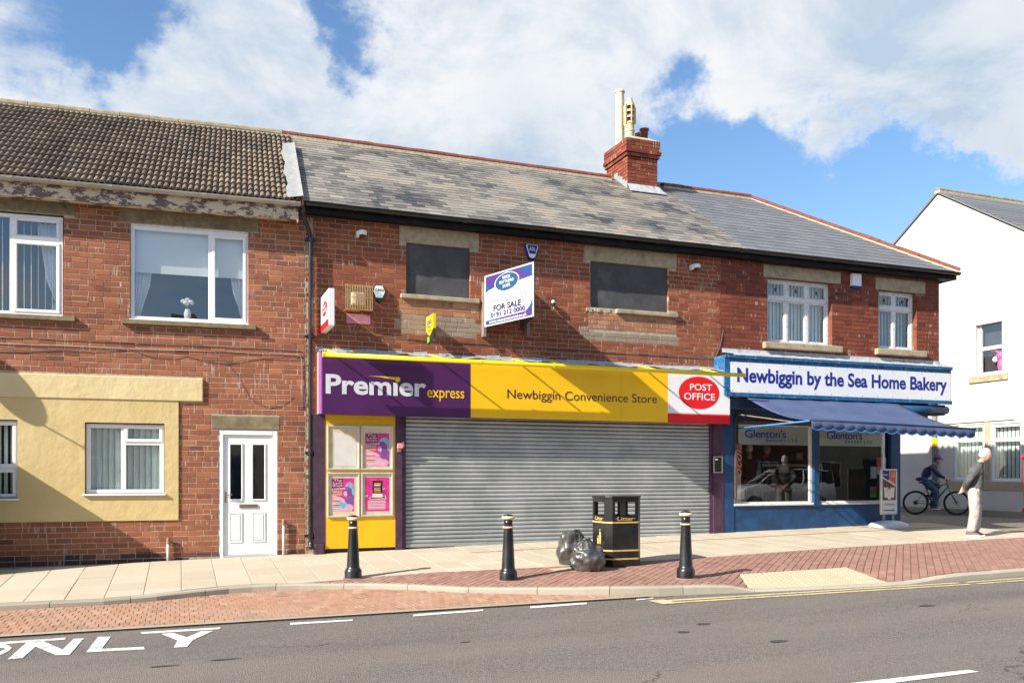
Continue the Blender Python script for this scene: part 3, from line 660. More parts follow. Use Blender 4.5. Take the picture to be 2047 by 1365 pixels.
# layby of orange blocks in front of the left-hand house
lay = sheet('parking_bay', JOINT, fr(-9, 5.6, 60), fr(0, 1, 8), lambda x, s: 0)
for v in lay.data.vertices:
    x, s = v.co.x, v.co.y; y = kerb_y(x) + .02 + (min(chan_y(x), kerb_y(x) - .0) - kerb_y(x) - .02) * s; v.co.y = y; v.co.z = zr(x, y) + .006
polys = []; g1 = lambda x, y: (kerb_y(x) - .006) - y; g2 = lambda x, y: y - (chan_y(x) + .13)
for r in range(0, 18):
    for i in range(-60, 62):
        x0 = i * .1 + (.05 if r % 2 else 0); y1 = -2.5 - r * .2; cx, cy = x0 + .05, y1 - .1
        if cx < -4.6 or cy > kerb_y(cx) + .15 or cy < chan_y(cx) - .1 or kerb_y(cx) - chan_y(cx) < .14: continue
        p = [(x0 + .0035, y1 - .1965), (x0 + .0965, y1 - .1965), (x0 + .0965, y1 - .0035), (x0 + .0035, y1 - .0035)]
        for g in (g1, g2):
            if len(p) > 2: p = clip(p, g)
        if len(p) > 2 and area(p) > .0015: polys.append(p)
paving(lay, 'bay_block', 'bay_blocks', BLK_O, polys, zr, lift=.022, jit=.003)
# concrete channel between bay and carriageway
ch = sheet('channel', KERBM, fr(-9, 5.3, 40), [0, 1], lambda x, s: 0)
for v in ch.data.vertices:
    x, s = v.co.x, v.co.y; y = chan_y(x) + .125 * (1 - s); v.co.y = y; v.co.z = zr(x, y) + .02
# kerb stones
kb = MB(); L_ = [0]
for i in range(len(KERB) - 1): L_.append(L_[-1] + math.dist(KERB[i], KERB[i + 1]))
def kpt(s):
    for i in range(len(KERB) - 1):
        if s <= L_[i + 1]:
            t = (s - L_[i]) / (L_[i + 1] - L_[i]); return (KERB[i][0] + t * (KERB[i + 1][0] - KERB[i][0]), KERB[i][1] + t * (KERB[i + 1][1] - KERB[i][1]))
    return KERB[-1]
ke = bpy.data.objects.new('kerb', None); COL.objects.link(ke); ke['kind'] = 'structure'; ORG['kerb'] = (0, 0, 0)
s = 0.3
while s < L_[-1] - .5:
    s1 = s + .905; mb = MB(); vs = []; n = 3; dz = U(-.004, .004); tt = (R_(), R_(), R_())
    for k in range(n + 1):
        q = s + .004 + (s1 - s - .008) * k / n; a = kpt(q - .02); b_ = kpt(q + .02); c = kpt(q)
        d = Vector((b_[0] - a[0], b_[1] - a[1])).normalized(); nx, ny = -d.y, d.x
        zt = max(zp(*c) + dz, zr(*c) + .03); zb = zr(*c) - .1
        for (o, z) in ((0, zb), (.003, zt - .022), (.02, zt - .002), (.125, zt), (.125, zb)): vs.append((c[0] + nx * o, c[1] + ny * o, z))
    fs = [(k * 5 + e, (k + 1) * 5 + e, (k + 1) * 5 + e + 1, k * 5 + e + 1) for k in range(n) for e in range(4)] + [(4, 3, 2, 1, 0), tuple(n * 5 + e for e in range(5))]
    mb.add(vs, fs, tt).build('kerb_stone', KERBM, ke); s = s1
# road paint
mk = bpy.data.objects.new('road_marking', None); COL.objects.link(mk); mk['kind'] = 'structure'; ORG['road_marking'] = (0, 0, 0)
def painted(name, quads, mat, lift=.005, fn=zr):
    mb = MB()
    for q in quads:
        n = 10
        for k in range(n):
            a = [tuple(q[0][c] + (q[1][c] - q[0][c]) * e / n for c in (0, 1)) for e in (k, k + 1)]; b_ = [tuple(q[3][c] + (q[2][c] - q[3][c]) * e / n for c in (0, 1)) for e in (k, k + 1)]
            P = [a[0], a[1], b_[1], b_[0]]; mb.add([(x, y, fn(x, y) + lift) for x, y in P], [(0, 1, 2, 3)])
    return mb.build(name, mat, mk)
def gq(*pts): return [(grd(*p, zr).x, grd(*p, zr).y) for p in pts]
painted('bay_dash', [gq((580, 1245), (705, 1238), (705, 1241), (580, 1249))], PWHITE)
painted('bay_dash', [gq((826, 1228), (966, 1218), (966, 1221.5), (826, 1232))], PWHITE)
painted('bay_dash', [gq((1060, 1212), (1173, 1204), (1173, 1207.5), (1060, 1216))], PWHITE)
painted('bay_dash', [gq((1272, 1197.5), (1306, 1194.5), (1306, 1196.5), (1272, 1200))], PWHITE)
painted('bay_dash', [gq((280, 1263.5), (442, 1254), (438, 1257.5), (285, 1267.5))], PWHITE)
painted('bay_dash', [gq((-120, 1292), (131, 1274.5), (131, 1278.5), (-120, 1297))], PWHITE)
painted('centre_dash', [gq((1698, 1366), (1935, 1339), (1958, 1343), (1720, 1374))], PWHITE)
for dy in (0, .17):
    painted('yellow_line', [[(5.3 + dy * 0, -5.83 - dy - .04), (9.35, -6.33 - dy), (9.35, -6.26 - dy), (5.3, -5.77 - dy)], [(9.45, -6.34 - dy), (16, -6.62 - dy), (16, -6.55 - dy), (9.45, -6.27 - dy)]], PYELL)
painted('yellow_line', [[(5.14, -6.06), (5.34, -6.06), (5.34, -5.72), (5.14, -5.72)]], PYELL, .007)
# the word painted on the carriageway: O N L Y
def gpoly(name, rings):
    mb = MB()
    for pts in rings:
        P = gq(*pts); mb.add([(x, y, zr(x, y) + .005) for x, y in P], [tuple(range(len(P)))])
    return mb.build(name, PWHITE, mk)
def gp(name, polys): return gpoly(name, polys)
gp('letter_n', [[(15, 1318), (55, 1283), (85, 1281), (112, 1292.5), (99, 1304), (71, 1292.5), (45, 1315.5)], [(99, 1304), (112, 1292.5), (125, 1298.5), (147, 1277), (168, 1276), (139, 1309), (112, 1310)]])
gp('letter_l', [[(172, 1304), (196, 1273), (222, 1272.5), (203, 1297), (287, 1293), (290, 1298)]])
gp('letter_y', [[(322, 1267), (346, 1265), (374, 1274), (402, 1261.5), (427, 1261), (386, 1279), (374, 1293), (347, 1294.5), (355, 1280.5)]])
gp('letter_o', [[(-40, 1290), (0, 1286.5), (15, 1289), (24, 1295), (11, 1296.5), (0, 1295), (-40, 1299)], [(24, 1295), (18, 1301), (0, 1309.5), (-40, 1318), (-40, 1311), (0, 1302.5), (9, 1298), (11, 1296.5)]])
# repaired spots in the asphalt
m, t, b = newmat('dark_patch'); t.links.new(mixc(t, wn(t, 60), (.03, .03, .032), (.06, .058, .058)), b.inputs['Base Color']); b.inputs['Roughness'].default_value = .7; PATCH = m
for px, py, a, b_ in ((1557, 1281.5, .09, .05), (1407, 1247, .08, .05), (1366, 1263, .06, .045), (1853, 1210, .10, .06), (330, 1331, .12, .03), (450, 1318, .13, .03), (930, 1283, .05, .02)):
    c = grd(px, py, zr); mb = MB(); k = 14; mb.add([(c.x + math.cos(6.283 * i / k) * a * U(.8, 1.15), c.y + math.sin(6.283 * i / k) * b_ * U(.8, 1.15), c.z + .004) for i in range(k)], [tuple(range(k))]).build('tar_spot', PATCH, mk)
# cover plate beside the bin bags
c = grd(1118, 1138); mb = MB().ext([(c.x - .10, c.y - .1, 0), (c.x + .25, c.y - .1, 0), (c.x + .25, c.y + .12, 0), (c.x - .10, c.y + .12, 0)], (0, 0, .004))
mb.v = [(v[0], v[1], zp(v[0], v[1]) + .003 + v[2]) for v in mb.v]; mb.build('cover_plate', SLABM, bed)

# ============================================================ left-hand house (its own frame: u along the wall, v into it, z up)
def thingL(name, label, cat, group=None):
    o = thing(name, label, cat, (JX, 0, 0), -AL, group, local=True); return o
HL = thingL('brick_house', 'red brown brick terraced house with cream render band and brown concrete tile roof', 'house')
UL = -6.6; zt = 5.62; FARL = lambda q: -q[0]
w1 = rl((-60, 415), (128, 631), .05); w2 = rl((260, 446), (497, 650)); w3 = rl((-60, 838), (36, 997)); w4 = rl((170, 844), (329, 986)); dr = rl((437, 860), (555, 1113))
dr = (dr[0], dr[1], -.12, dr[3])
lint = [rl((-40, 388), (150, 432)), rl((237, 414), (517, 464)), rl((422, 830), (559, 860))]
lint[0] = (-5.2, lp(150, 420)[0], lp(150, 432)[1], lp(150, 403)[1]); lint[1] = (lp(237, 430)[0], lp(517, 450)[0], lp(237, 442)[1] - .01, lp(237, 414)[1] - .01)
w1 = (-5.1, lp(128, 500)[0], lp(128, 633)[1], lint[0][2]); w2 = (w2[0], w2[1], lp(260, 637)[1] - .005, lint[1][2]); dr = (dr[0], dr[1], -.12, lint[2][2])
uB = lp(406, 780)[0]; uC = lp(357, 900)[0]; zB0 = lp(406, 803)[1]; zB1 = lp(200, 751)[1]; zC0 = lp(200, 1041)[1]
w3 = (-5.0, lp(36, 900)[0], lp(36, 996)[1], lp(36, 839)[1])
rend = [(UL, uB, zB0, zB1), (UL, uC, zC0, zB0)]
holesL = [w1, w2, dr] + [w3, w4]
floorL = lambda u: zf(JX + u)
wl = MB()
for q in slices(UL, .16, -.35, zt, holesL): wl.box(q[0], q[1], -.0045, .26, q[2], q[3])
wallL = wl.build('wall', MORT, HL)
lay_bricks(wallL, BR_L, UL + .1, .03, -.20, zt, holesL + lint + rend, toothR=0, floorf=floorL, far=FARL, special=(BR_D, lambda u, z: z < floorL(u) + .10 + .05 * math.sin(u * 7)))
# cream render: band and lower field (with window openings)
mb = MB(); mb.box(UL, uB, -.045, .0, zB0, zB1); mb.build('render_band', CREAMB, HL, bev=.012)
mb = MB()
for q in slices(UL, uC, zC0, zB0 - .001, [w3, w4]): mb.box(q[0], q[1], -.028, .11, q[2], q[3])
mb.build('render_field', CREAMR, HL)
for q in lint: MB().box(q[0], q[1], -.014, .12, q[2] + .002, q[3]).build('lintel', STONE_D, HL, bev=.01)
MB().box(lp(-100, 640, -.07)[0], lp(150, 640, -.07)[0], -.085, .1, w1[2] - .075, w1[2] - .004).build('sill', STONE_D, HL, bev=.008)
MB().box(lp(243, 650, -.07)[0], lp(512, 650, -.07)[0], -.085, .1, w2[2] - .085, w2[2] - .012).build('sill', STONE_D, HL, bev=.008)
mb = MB().box(w4[0] - .03, w4[1] + .02, -.07, .05, w4[2] - .028, w4[2] - .001); mb.build('sill', UPVC, HL, bev=.004)
mb = MB().box(w3[0], w3[1] + .015, -.07, .05, w3[2] - .028, w3[2] - .001); mb.build('sill', UPVC, HL, bev=.004)
# rooms behind the panes
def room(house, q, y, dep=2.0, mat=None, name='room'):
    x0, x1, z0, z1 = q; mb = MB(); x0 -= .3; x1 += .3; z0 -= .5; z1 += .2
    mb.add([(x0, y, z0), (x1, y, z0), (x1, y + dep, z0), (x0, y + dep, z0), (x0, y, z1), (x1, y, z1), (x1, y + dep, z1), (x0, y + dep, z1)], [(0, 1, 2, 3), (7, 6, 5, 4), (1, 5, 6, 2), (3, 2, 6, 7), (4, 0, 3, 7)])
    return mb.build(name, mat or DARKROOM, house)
for q in (w1, w2, w3, w4): room(HL, q, .27)
YF = .03
def lx(px, py=600): return lp(px, py, YF)[0]
def lz(px, py): return lp(px, py, YF)[1]
# upper left window
mu = lx(24); trz = lz(75, 481)
wa = window(HL, (w1[0], w1[1] - .02, w1[2], w1[3] - .03), YF, [(mu, 0, 9)], [(trz, mu, 9)], [(mu + .02, w1[1] - .06, trz + .02, w1[3] - .075), (mu + .02, w1[1] - .06, w1[2] + .045, trz - .02)], bar=.06)
panes(wa, [(w1[0] + .05, mu - .03, w1[2] + .05, w1[3] - .08), (mu + .06, w1[1] - .1, trz + .06, w1[3] - .12), (mu + .06, w1[1] - .1, w1[2] + .09, trz - .06)], YF + .03, GLASS)
x = w1[0] + .05
while x < w1[1] - .05: MB().box(x, x + .012, .20, .203, w1[2] + .05, w1[3] - .05).build('blind_strip', CURT, wa); x += .098
def curtain(win, pts, y, name='curtain', mat=None):           # pts: list of (xa, xb, z) from top to foot, pleated
    mb = MB(); n = 14; vs = []
    for (a, b_, z) in pts:
        for i in range(n + 1): vs.append((a + (b_ - a) * i / n, y + .025 * math.cos(i * 2.2), z))
    mb.add(vs, [(r * (n + 1) + i, r * (n + 1) + i + 1, (r + 1) * (n + 1) + i + 1, (r + 1) * (n + 1) + i) for r in range(len(pts) - 1) for i in range(n)]); return mb.build(name, mat or CURT, win, smooth=True)
curtain(wa, [(mu + .30, w1[1] - .05, w1[3] - .1), (mu + .42, w1[1] - .05, w1[2] + .6), (mu + .55, w1[1] - .05, w1[2] + .25), (mu + .42, w1[1] - .05, w1[2] + .06)], .24)
# wide upper window
mu = lx(421); rc = (w2[0] + .004, w2[1] - .004, w2[2] + .002, w2[3] - .03)
wb = window(HL, rc, YF, [(mu, 0, 9)], (), [(mu + .02, rc[1] - .035, rc[2] + .04, rc[3] - .05)], bar=.07)
MB().box(rc[0], rc[1], YF - .012, YF + .05, rc[3] + .001, w2[3] - .003).build('head_trim', WPAINT, wb)
MB().box(rc[0] - .01, rc[1] + .006, -.05, .06, rc[2] - .02, rc[2] - .001).build('cill', UPVC, wb, bev=.004)
panes(wb, [(rc[0] + .05, mu - .03, rc[2] + .05, rc[3] - .05), (mu + .065, rc[1] - .08, rc[2] + .085, rc[3] - .095)], YF + .03, GLASS)
zb = lz(271, 541)
MB().box(rc[0] + .03, mu - .01, .15, .155, zb, rc[3] - .02).build('roller_blind', BLINDW, wb); MB().box(mu + .01, rc[1] - .03, .15, .155, zb, rc[3] - .02).build('roller_blind', BLINDW, wb)
curtain(wb, [(rc[0] + .04, rc[0] + .30, zb + .1), (rc[0] + .04, rc[0] + .26, zb - .2), (rc[0] + .04, rc[0] + .18, zb - .45), (rc[0] + .04, rc[0] + .1, zb - .75)], .23)
curtain(wb, [(rc[1] - .30, rc[1] - .05, zb + .1), (rc[1] - .24, rc[1] - .05, zb - .2), (rc[1] - .16, rc[1] - .05, zb - .45), (rc[1] - .09, rc[1] - .05, zb - .75)], .23)
# vase of white roses on the inner sill
vu = lx(374); vz = rc[2] + .03
vt = thingL('vase', 'white fluted vase of white roses behind the wide upper left window', 'vase')
MB().lathe([(.035, 0), (.05, .06), (.055, .12), (.04, .17), (.034, .19)], (vu, .14, vz), 14).build('vase_body', CURT, vt, smooth=True)
for i, (a, b_, c) in enumerate(((-.06, .0, .30), (.055, -.01, .29), (.0, .03, .33), (-.02, -.03, .27))):
    mb = MB()
    for k in range(5): mb.ball((vu + a + .014 * math.cos(k * 1.3), .14 + b_ + .014 * math.sin(k * 1.3), vz + c + .006 * k), (.034, .034, .026), 8, 5)
    f_ = mb.build('rose', CURT, vt, smooth=True); MB().tube([(vu + a * .2, .14, vz + .18), (vu + a, .14 + b_, vz + c)], .004, 5).build('stem', LEAF, f_)
# lower windows
mu = lx(247, 900); trz = lz(290, 885); rc = (w4[0] + .01, w4[1] - .01, w4[2] + .001, w4[3] - .015)
wc = window(HL, rc, YF, [(mu, 0, 9)], [(trz, mu, 9)], [(mu + .015, rc[1] - .02, trz + .01, rc[3] - .02)], bar=.075, w=.065)
panes(wc, [(rc[0] + .06, mu - .03, rc[2] + .06, rc[3] - .06), (mu + .06, rc[1] - .065, trz + .055, rc[3] - .065), (mu + .03, rc[1] - .06, rc[2] + .06, trz - .03)], YF + .03, GLASS)
def vblind(win, x0, x1, z0, z1, y, step=.089, mat=None, gap=.004, lean=.014):
    x = x0
    while x < x1 - .02:
        e = min(x + step, x1); MB().add([(x, y - lean, z0), (e - gap, y + lean, z0), (e - gap, y + lean, z1), (x, y - lean, z1)], [(0, 1, 2, 3)]).build('blind_slat', mat or BLIND, win); x += step
vblind(wc, rc[0] + .05, rc[1] - .05, rc[2] + .05, rc[3] - .05, .12)
rc = (w3[0], w3[1] - .01, w3[2] + .001, w3[3] - .012); trz = lz(10, 935)
wd = window(HL, rc, YF, (), [(trz, -9, 9)], [(rc[0] + .02, rc[1] - .02, trz + .01, rc[3] - .02), (rc[0] + .02, rc[1] - .02, rc[2] + .02, trz - .02)], bar=.05, w=.065)
panes(wd, [(rc[0] + .06, rc[1] - .065, trz + .055, rc[3] - .065), (rc[0] + .06, rc[1] - .065, rc[2] + .065, trz - .06)], YF + .03, GLASS)
vblind(wd, rc[0] + .05, rc[1] - .05, rc[2] + .05, rc[3] - .05, .14, gap=.045)
# front door
d0, d1 = dr[0], dr[1]; zb0 = floorL((d0 + d1) / 2) + .01; zt0 = dr[3]
fr_ = MB(); fr_.box(d0, d0 + .075, .0, .1, zb0 - .06, zt0 - .002); fr_.box(d1 - .075, d1, .0, .1, zb0 - .04, zt0 - .002); fr_.box(d0 + .075, d1 - .075, .0, .1, zt0 - .085, zt0 - .002)
fr_.build('door_frame', UPVC, HL, bev=.008)
a0, a1, b0, b1 = d0 + .079, d1 - .079, zb0 + .02, zt0 - .089
gx = [(lp(460, 940, .03)[0], lp(483, 940, .03)[0]), (lp(505, 940, .03)[0], lp(529, 940, .03)[0])]; gz = (lp(470, 998, .03)[1], lp(470, 888, .03)[1])
mb = MB()
for q in slices(a0, a1, b0, b1, [(g[0], g[1], gz[0], gz[1]) for g in gx]): mb.box(q[0], q[1], .03, .075, q[2], q[3])
door = mb.build('door', DOORW, HL)
for g in gx:
    s = MB(); frame_rect(s, g[0] - .018, g[1] + .018, gz[0] - .018, gz[1] + .018, .022, .016, .04); s.build('beading', DOORW, door, bev=.005); panes(door, [(g[0], g[1], gz[0], gz[1])], .055, GLASSD)
for g in gx:
    pz0, pz1 = lp(470, 1084, .03)[1], lp(470, 1024, .03)[1]; s = MB(); frame_rect(s, g[0] - .012, g[1] + .012, pz0, pz1, .02, .018, .032); s.build('moulding', DOORW, door, bev=.006)
    MB().box(g[0] + .022, g[1] - .022, .016, .031, pz0 + .035, pz1 - .035).build('panel', DOORW, door, bev=.012)
lz0 = lp(497, 1011, .02)[1]; MB().box(lx(478), lx(515), .014, .032, lz0 - .03, lz0 + .03).build('letter_plate', CHROME, door, bev=.005)
hu = lp(451, 990, .02)[0]; hz = lp(451, 990, .02)[1]
mb = MB().box(hu - .012, hu + .014, .02, .031, hz - .12, hz + .06); mb.tube([(hu, .02, hz + .01), (hu, -.03, hz + .01), (hu + .10, -.03, hz + .012)], .009, 8); mb.build('handle', CHROME, door, bev=.003)
MB().box(a0, a1, -.02, .08, zb0 - .055, zb0 + .015).build('threshold', ALU, HL)
room(HL, (a0, a1, b0, b1), .28, 2.5)
# eaves: peeling board, soffit, gutter
ug0, ug1 = UL, lp(598, 412, -.3)[0]
fb0, fb1 = lp(300, 413, -.25)[1], lp(300, 391, -.25)[1]
MB().box(ug0, ug1 - .03, -.26, -.235, fb0 - .01, fb1 + .04).build('fascia_board', PEEL, HL)
MB().box(ug0, ug1 - .03, -.234, .0, fb0 + .02, fb0 + .035).build('soffit', PEEL, HL)
MB().xz([(0, 0), (.028, 0), (.028, -.06), (.012, -.09), (0, -.05)], 0, .02).v
mb = MB().box(ug1 - .032, ug1 - .012, -.262, -.19, fb0 - .05, fb1 + .03); mb.build('fascia_end', PEEL, HL)
gzt = lp(300, 388, -.32)[1] + .0
def gutter(house, u0, u1, y, z, r, mat, name='gutter', step=1.35, cl=None):
    n = 8; mb = MB(); vs = []
    for u in (u0, u1):
        for k in range(n + 1): an = math.pi * k / n; vs.append((u, y - r * math.cos(an), z - r * math.sin(an)))
        for k in range(n, -1, -1): an = math.pi * k / n; vs.append((u, y - (r - .006) * math.cos(an), z - (r - .006) * math.sin(an)))
    c = 2 * n + 2; mb.add(vs, [(k, (k + 1) % c, c + (k + 1) % c, c + k) for k in range(c)] + [tuple(range(c)), tuple(range(2 * c - 1, c - 1, -1))])
    g = mb.build(name, mat, house, smooth=True, auto=True); u = u1 - .15
    while u > u0:
        b_ = MB(); vs = []
        for uu in (u, u + .07):
            for k in range(n + 1): an = math.pi * k / n; vs.append((uu, y - (r + .007) * math.cos(an), z - (r + .007) * math.sin(an)))
        b_.add(vs, [(k, k + 1, n + 2 + k, n + 1 + k) for k in range(n)] + [tuple(range(n + 1)), tuple(range(2 * n + 1, n, -1))]); b_.build('gutter_bracket', cl or mat, g); u -= step
    return g
gutter(HL, ug0, ug1 + .02, -.325, fb1 + .075, .058, GREYG)
# roof
PIT = math.atan2(7.93 - 5.70, 2.9 + .27); ROOFV0, ROOFZ0 = -.285, fb1 + .085
SL = (2.9 - ROOFV0) / math.cos(PIT); RZ = ROOFZ0 + math.sin(PIT) * SL
rb = MB(); rb.xz; uR0, uR1 = UL - .6, -.06
rb.add([(uR0, ROOFV0 + .04, ROOFZ0 - .02), (uR1, ROOFV0 + .04, ROOFZ0 - .02), (uR1, 2.9, RZ - .03), (uR0, 2.9, RZ - .03), (uR1, 6.1, ROOFZ0), (uR0, 6.1, ROOFZ0)], [(0, 1, 2, 3), (3, 2, 4, 5)])
roofL = rb.build('roof', MORT_D, HL)
roll, tw = .0905, .181; gauge = SL / 15.0
def tile_mesh(tt):
    mb = MB(); n = 12; L2 = gauge + .05
    prof = [(tw * i / n, .046 * max(0, math.sin(math.pi * ((tw * i / n) % roll) / roll)) ** .75 if i % (n // 2) else .0) for i in range(n + 1)]
    vs = [(x, 0, z + .036) for x, z in prof] + [(x, L2, z) for x, z in prof] + [(x, 0, z + .002) for x, z in prof]
    m_ = n + 1; mb.add(vs, [(i, i + 1, m_ + i + 1, m_ + i) for i in range(n)] + [(2 * m_ + i, 2 * m_ + i + 1, i + 1, i) for i in range(n)], tt); return mb
tvar = [tile_mesh(((i + .5) / 10, R_(), R_())) for i in range(10)]; tme = [q.mesh('roof_tile', CTILE) for q in tvar]
cP, sP = math.cos(PIT), math.sin(PIT); tl = []
for r in range(15):
    for c in range(int((uR1 - uR0) / tw) + 1):
        u = uR1 - (c + 1) * tw + (.0 if r % 2 == 0 else 0)
        if u > uR0: tl.append((u, r))
tl.sort(key=lambda q: -q[0] + q[1] * .05); st = MB()
for i, (u, r) in enumerate(tl):
    s = r * gauge; k = min(9, int(tint_pick()[0] * 10)); y, z = ROOFV0 + s * cP - .0, ROOFZ0 + s * sP + U(-.002, .002); a = PIT
    if i < 300: inst('roof_tile', tme[k], (u, y, z), roofL, (a, U(-.006, .006), 0))
    else: st.add([(v[0] + u, y + v[1] * cP - v[2] * sP, z + v[1] * sP + v[2] * cP) for v in tvar[k].v], tvar[k].f, tvar[k].t[0])
tag(st.build('roof_tiles', CTILE, roofL), kind='stuff')
def ridge(roof, p0, p1, n, mat, bed, name='ridge_tile', r=.11, h=.10):
    p0, p1 = Vector(p0), Vector(p1); d = (p1 - p0).normalized(); sd = Vector((0, 0, 1)).cross(d).normalized(); up = d.cross(sd)
    if up.z < 0: up = -up
    L = (p1 - p0).length / n; me = None
    for i in range(n):
        a = p0 + d * (L * i + .004); b_ = p0 + d * (L * (i + 1) - .004); mb = MB(); vs = []; dz = U(-.006, .006)
        for q in (a, b_):
            for k in range(9):
                an = math.pi * (k * 1.3 / 8 - .15); vs.append(q + sd * (-math.cos(an) * r) + up * (math.sin(an) * h + dz))
        mb.add(vs, [(k, k + 1, 10 + k, 9 + k) for k in range(8)] + [tuple(range(9)), tuple(range(17, 8, -1))], (R_(), 0, 0)); mb.build(name, mat, roof)
    q = [p0 + sd * -r * 1.06 - up * .09, p0 + sd * r * 1.06 - up * .09, p0 + sd * r * .98 - up * .02, p0 + sd * -r * .98 - up * .02]
    MB().ext(q, p1 - p0).build('ridge_bedding', bed, roof)
ridge(roofL, (uR0, 2.9, RZ + .01), (uR1 - .02, 2.9, RZ + .01), 14, RIDGE_G, BEDM)
# pale flashing up the junction of the two roofs
mb = MB(); vs = []; n = 26
for i in range(n + 1):
    s = SL * (.0 + .80 * i / n); wd_ = .12 + .022 * math.sin(i * .7) + .010 * math.sin(i * 1.9)
    for k, (du, dz) in enumerate(((-wd_ - .09, .068), (-wd_ * .4 - .03, .085 + .008 * math.sin(i * 2.3)), (.0, .10), (.03, .115))): vs.append((-.05 + du, ROOFV0 - .02 + s * cP - dz * sP, ROOFZ0 + s * sP + dz * cP))
mb.add(vs, [(i * 4 + k, i * 4 + k + 1, i * 4 + 5 + k, i * 4 + 4 + k) for i in range(n) for k in range(3)] + [(3, 2, 1, 0)]); mb.build('flashing', FLASH, roofL, smooth=True)
# small things on that wall
def wire(name, label, pts, r, mat, cat='cable', group=None):
    o = thingL(name, label, cat, group); MB().tube([(a, v, z) for (a, v, z) in pts], r, 5).build('cable_run', mat, o, smooth=True); return o
def wob(pxs, v=-.022): return [(*[lp(px, py, v)[0]], v, lp(px, py, v)[1]) for px, py in pxs]
wire('wall_cable', 'uppermost thin grey cable along the brick wall above the cream band', wob([(-60, 674), (60, 674), (150, 679), (250, 684), (350, 688), (430, 692), (520, 696), (598, 700), (606, 706)]), .006, CABLE)
wire('wall_cable', 'long grey cable below the uppermost one, turning down at the downpipe', wob([(-60, 683), (60, 689), (150, 692), (250, 697), (350, 700), (430, 701.5), (520, 706), (590, 709), (601, 711), (603, 720), (604, 770), (604, 815)]), .0048, plain('pale_cable', (.36, .30, .25), .7))
wire('wall_cable', 'loosely drooping dark cable below the two taut ones', wob([(-60, 700), (40, 703), (120, 698), (190, 702), (260, 697), (300, 712), (345, 716), (370, 710), (410, 722), (450, 726), (520, 715), (570, 718), (600, 716)]), .005, CABLE)
wire('wall_cable', 'thin dark wire hanging in a diagonal loop right of the cream band', wob([(425, 701), (450, 722), (475, 752), (495, 790), (512, 805), (535, 813), (560, 808), (585, 792)]), .0035, CABLE)
def stub(px, y0, y1, label):
    o = thingL('pipe_stub', label, 'pipe', 'pipe stubs at the wall foot'); a = lp(px, (y0 + y1) / 2, -.06)[0]; z1 = lp(px, y0, -.06)[1]; z0 = floorL(a) - .05
    MB().tube([(a, -.06, z0), (a - .002, -.06, z1 - .09)], .022, 12).build('pipe', CABLEW, o, smooth=True); MB().lathe([(.028, 0), (.028, .02), (.02, .03), (.028, .05), (.022, .08), (.008, .10)], (a, -.06, z1 - .09), 10).build('pipe_cap', COPPER, o, smooth=True)
    MB().tube([(a, -.06, z1 - .04), (a + .0, .01, z1 - .03)], .012, 8).build('pipe_elbow', COPPER, o)
stub(336, 1075, 1123, 'short white pipe with a rusty cap below the rendered window'); stub(567, 1038, 1112, 'taller white pipe with a rusty cap right of the front door')
ab = thingL('air_brick', 'dark perforated air brick low in the plinth left of the white pipe', 'air brick'); q = rl((273, 1103), (302, 1112))
mb = MB(); mb.box(q[0], q[1], -.004, .03, q[2], q[3]); frame_rect(mb, q[0], q[1], q[2], q[3], .008, -.012, -.004)
for i in range(1, 9): x = q[0] + (q[1] - q[0]) * i / 9; mb.box(x - .004, x + .004, -.011, -.004, q[2] + .008, q[3] - .008)
mb.box(q[0] + .008, q[1] - .008, -.0105, -.0042, (q[2] + q[3]) / 2 - .004, (q[2] + q[3]) / 2 + .004); mb.build('grille', plain('terracotta_dark', (.06, .02, .015), .8), ab)
# unseen dish and kiosk, added left of frame to shade the cream wall
sd = thingL('shadow_dish', 'grey satellite dish on the upper wall left of the frame', 'dish')
du, dz, dv = -5.55, 3.50, -.42
mb = MB(); prof = [(0.001, 0), (.12, .012), (.22, .04), (.30, .075), (.31, .075), (.22, .03), (.12, .0), (.001, -.012)]
mb.lathe(prof, (0, 0, 0), 24); M_ = Matrix.Rotation(rad(65), 4, 'X') @ Matrix.Rotation(rad(0), 4, 'Z'); mb.v = [tuple(M_ @ Vector(v) + Vector((du, dv, dz))) for v in mb.v]; mb.build('reflector', GREYG, sd, smooth=True)
MB().tube([(du, 0, dz - .1), (du, dv + .05, dz - .05)], .02, 8).build('bracket', GREYP, sd); MB().tube([(du, dv - .02, dz - .25), (du, dv - .45, dz - .12)], .012, 8).build('arm', GREYP, sd)
MB().box(du - .03, du + .03, dv - .5, dv - .43, dz - .16, dz - .08).build('receiver', GREYP, sd)
cn = thingL('shadow_kiosk', 'green utility kiosk against the wall left of the frame', 'kiosk')  # made-up kiosk, sized for the diagonal shadow it throws on the wall
MB().box(-6.4, -4.62, -.93, -.06, -.3, 1.74).build('cabinet', GREEN, cn, bev=.01); MB().box(-6.45, -4.60, -.95, -.05, 1.741, 1.79).build('roof', GREEN, cn, bev=.01)
for x in (-6.36, -5.50): MB().box(x, x + .82, -.945, -.931, .1, 1.65).build('door', GREEN, cn, bev=.004)

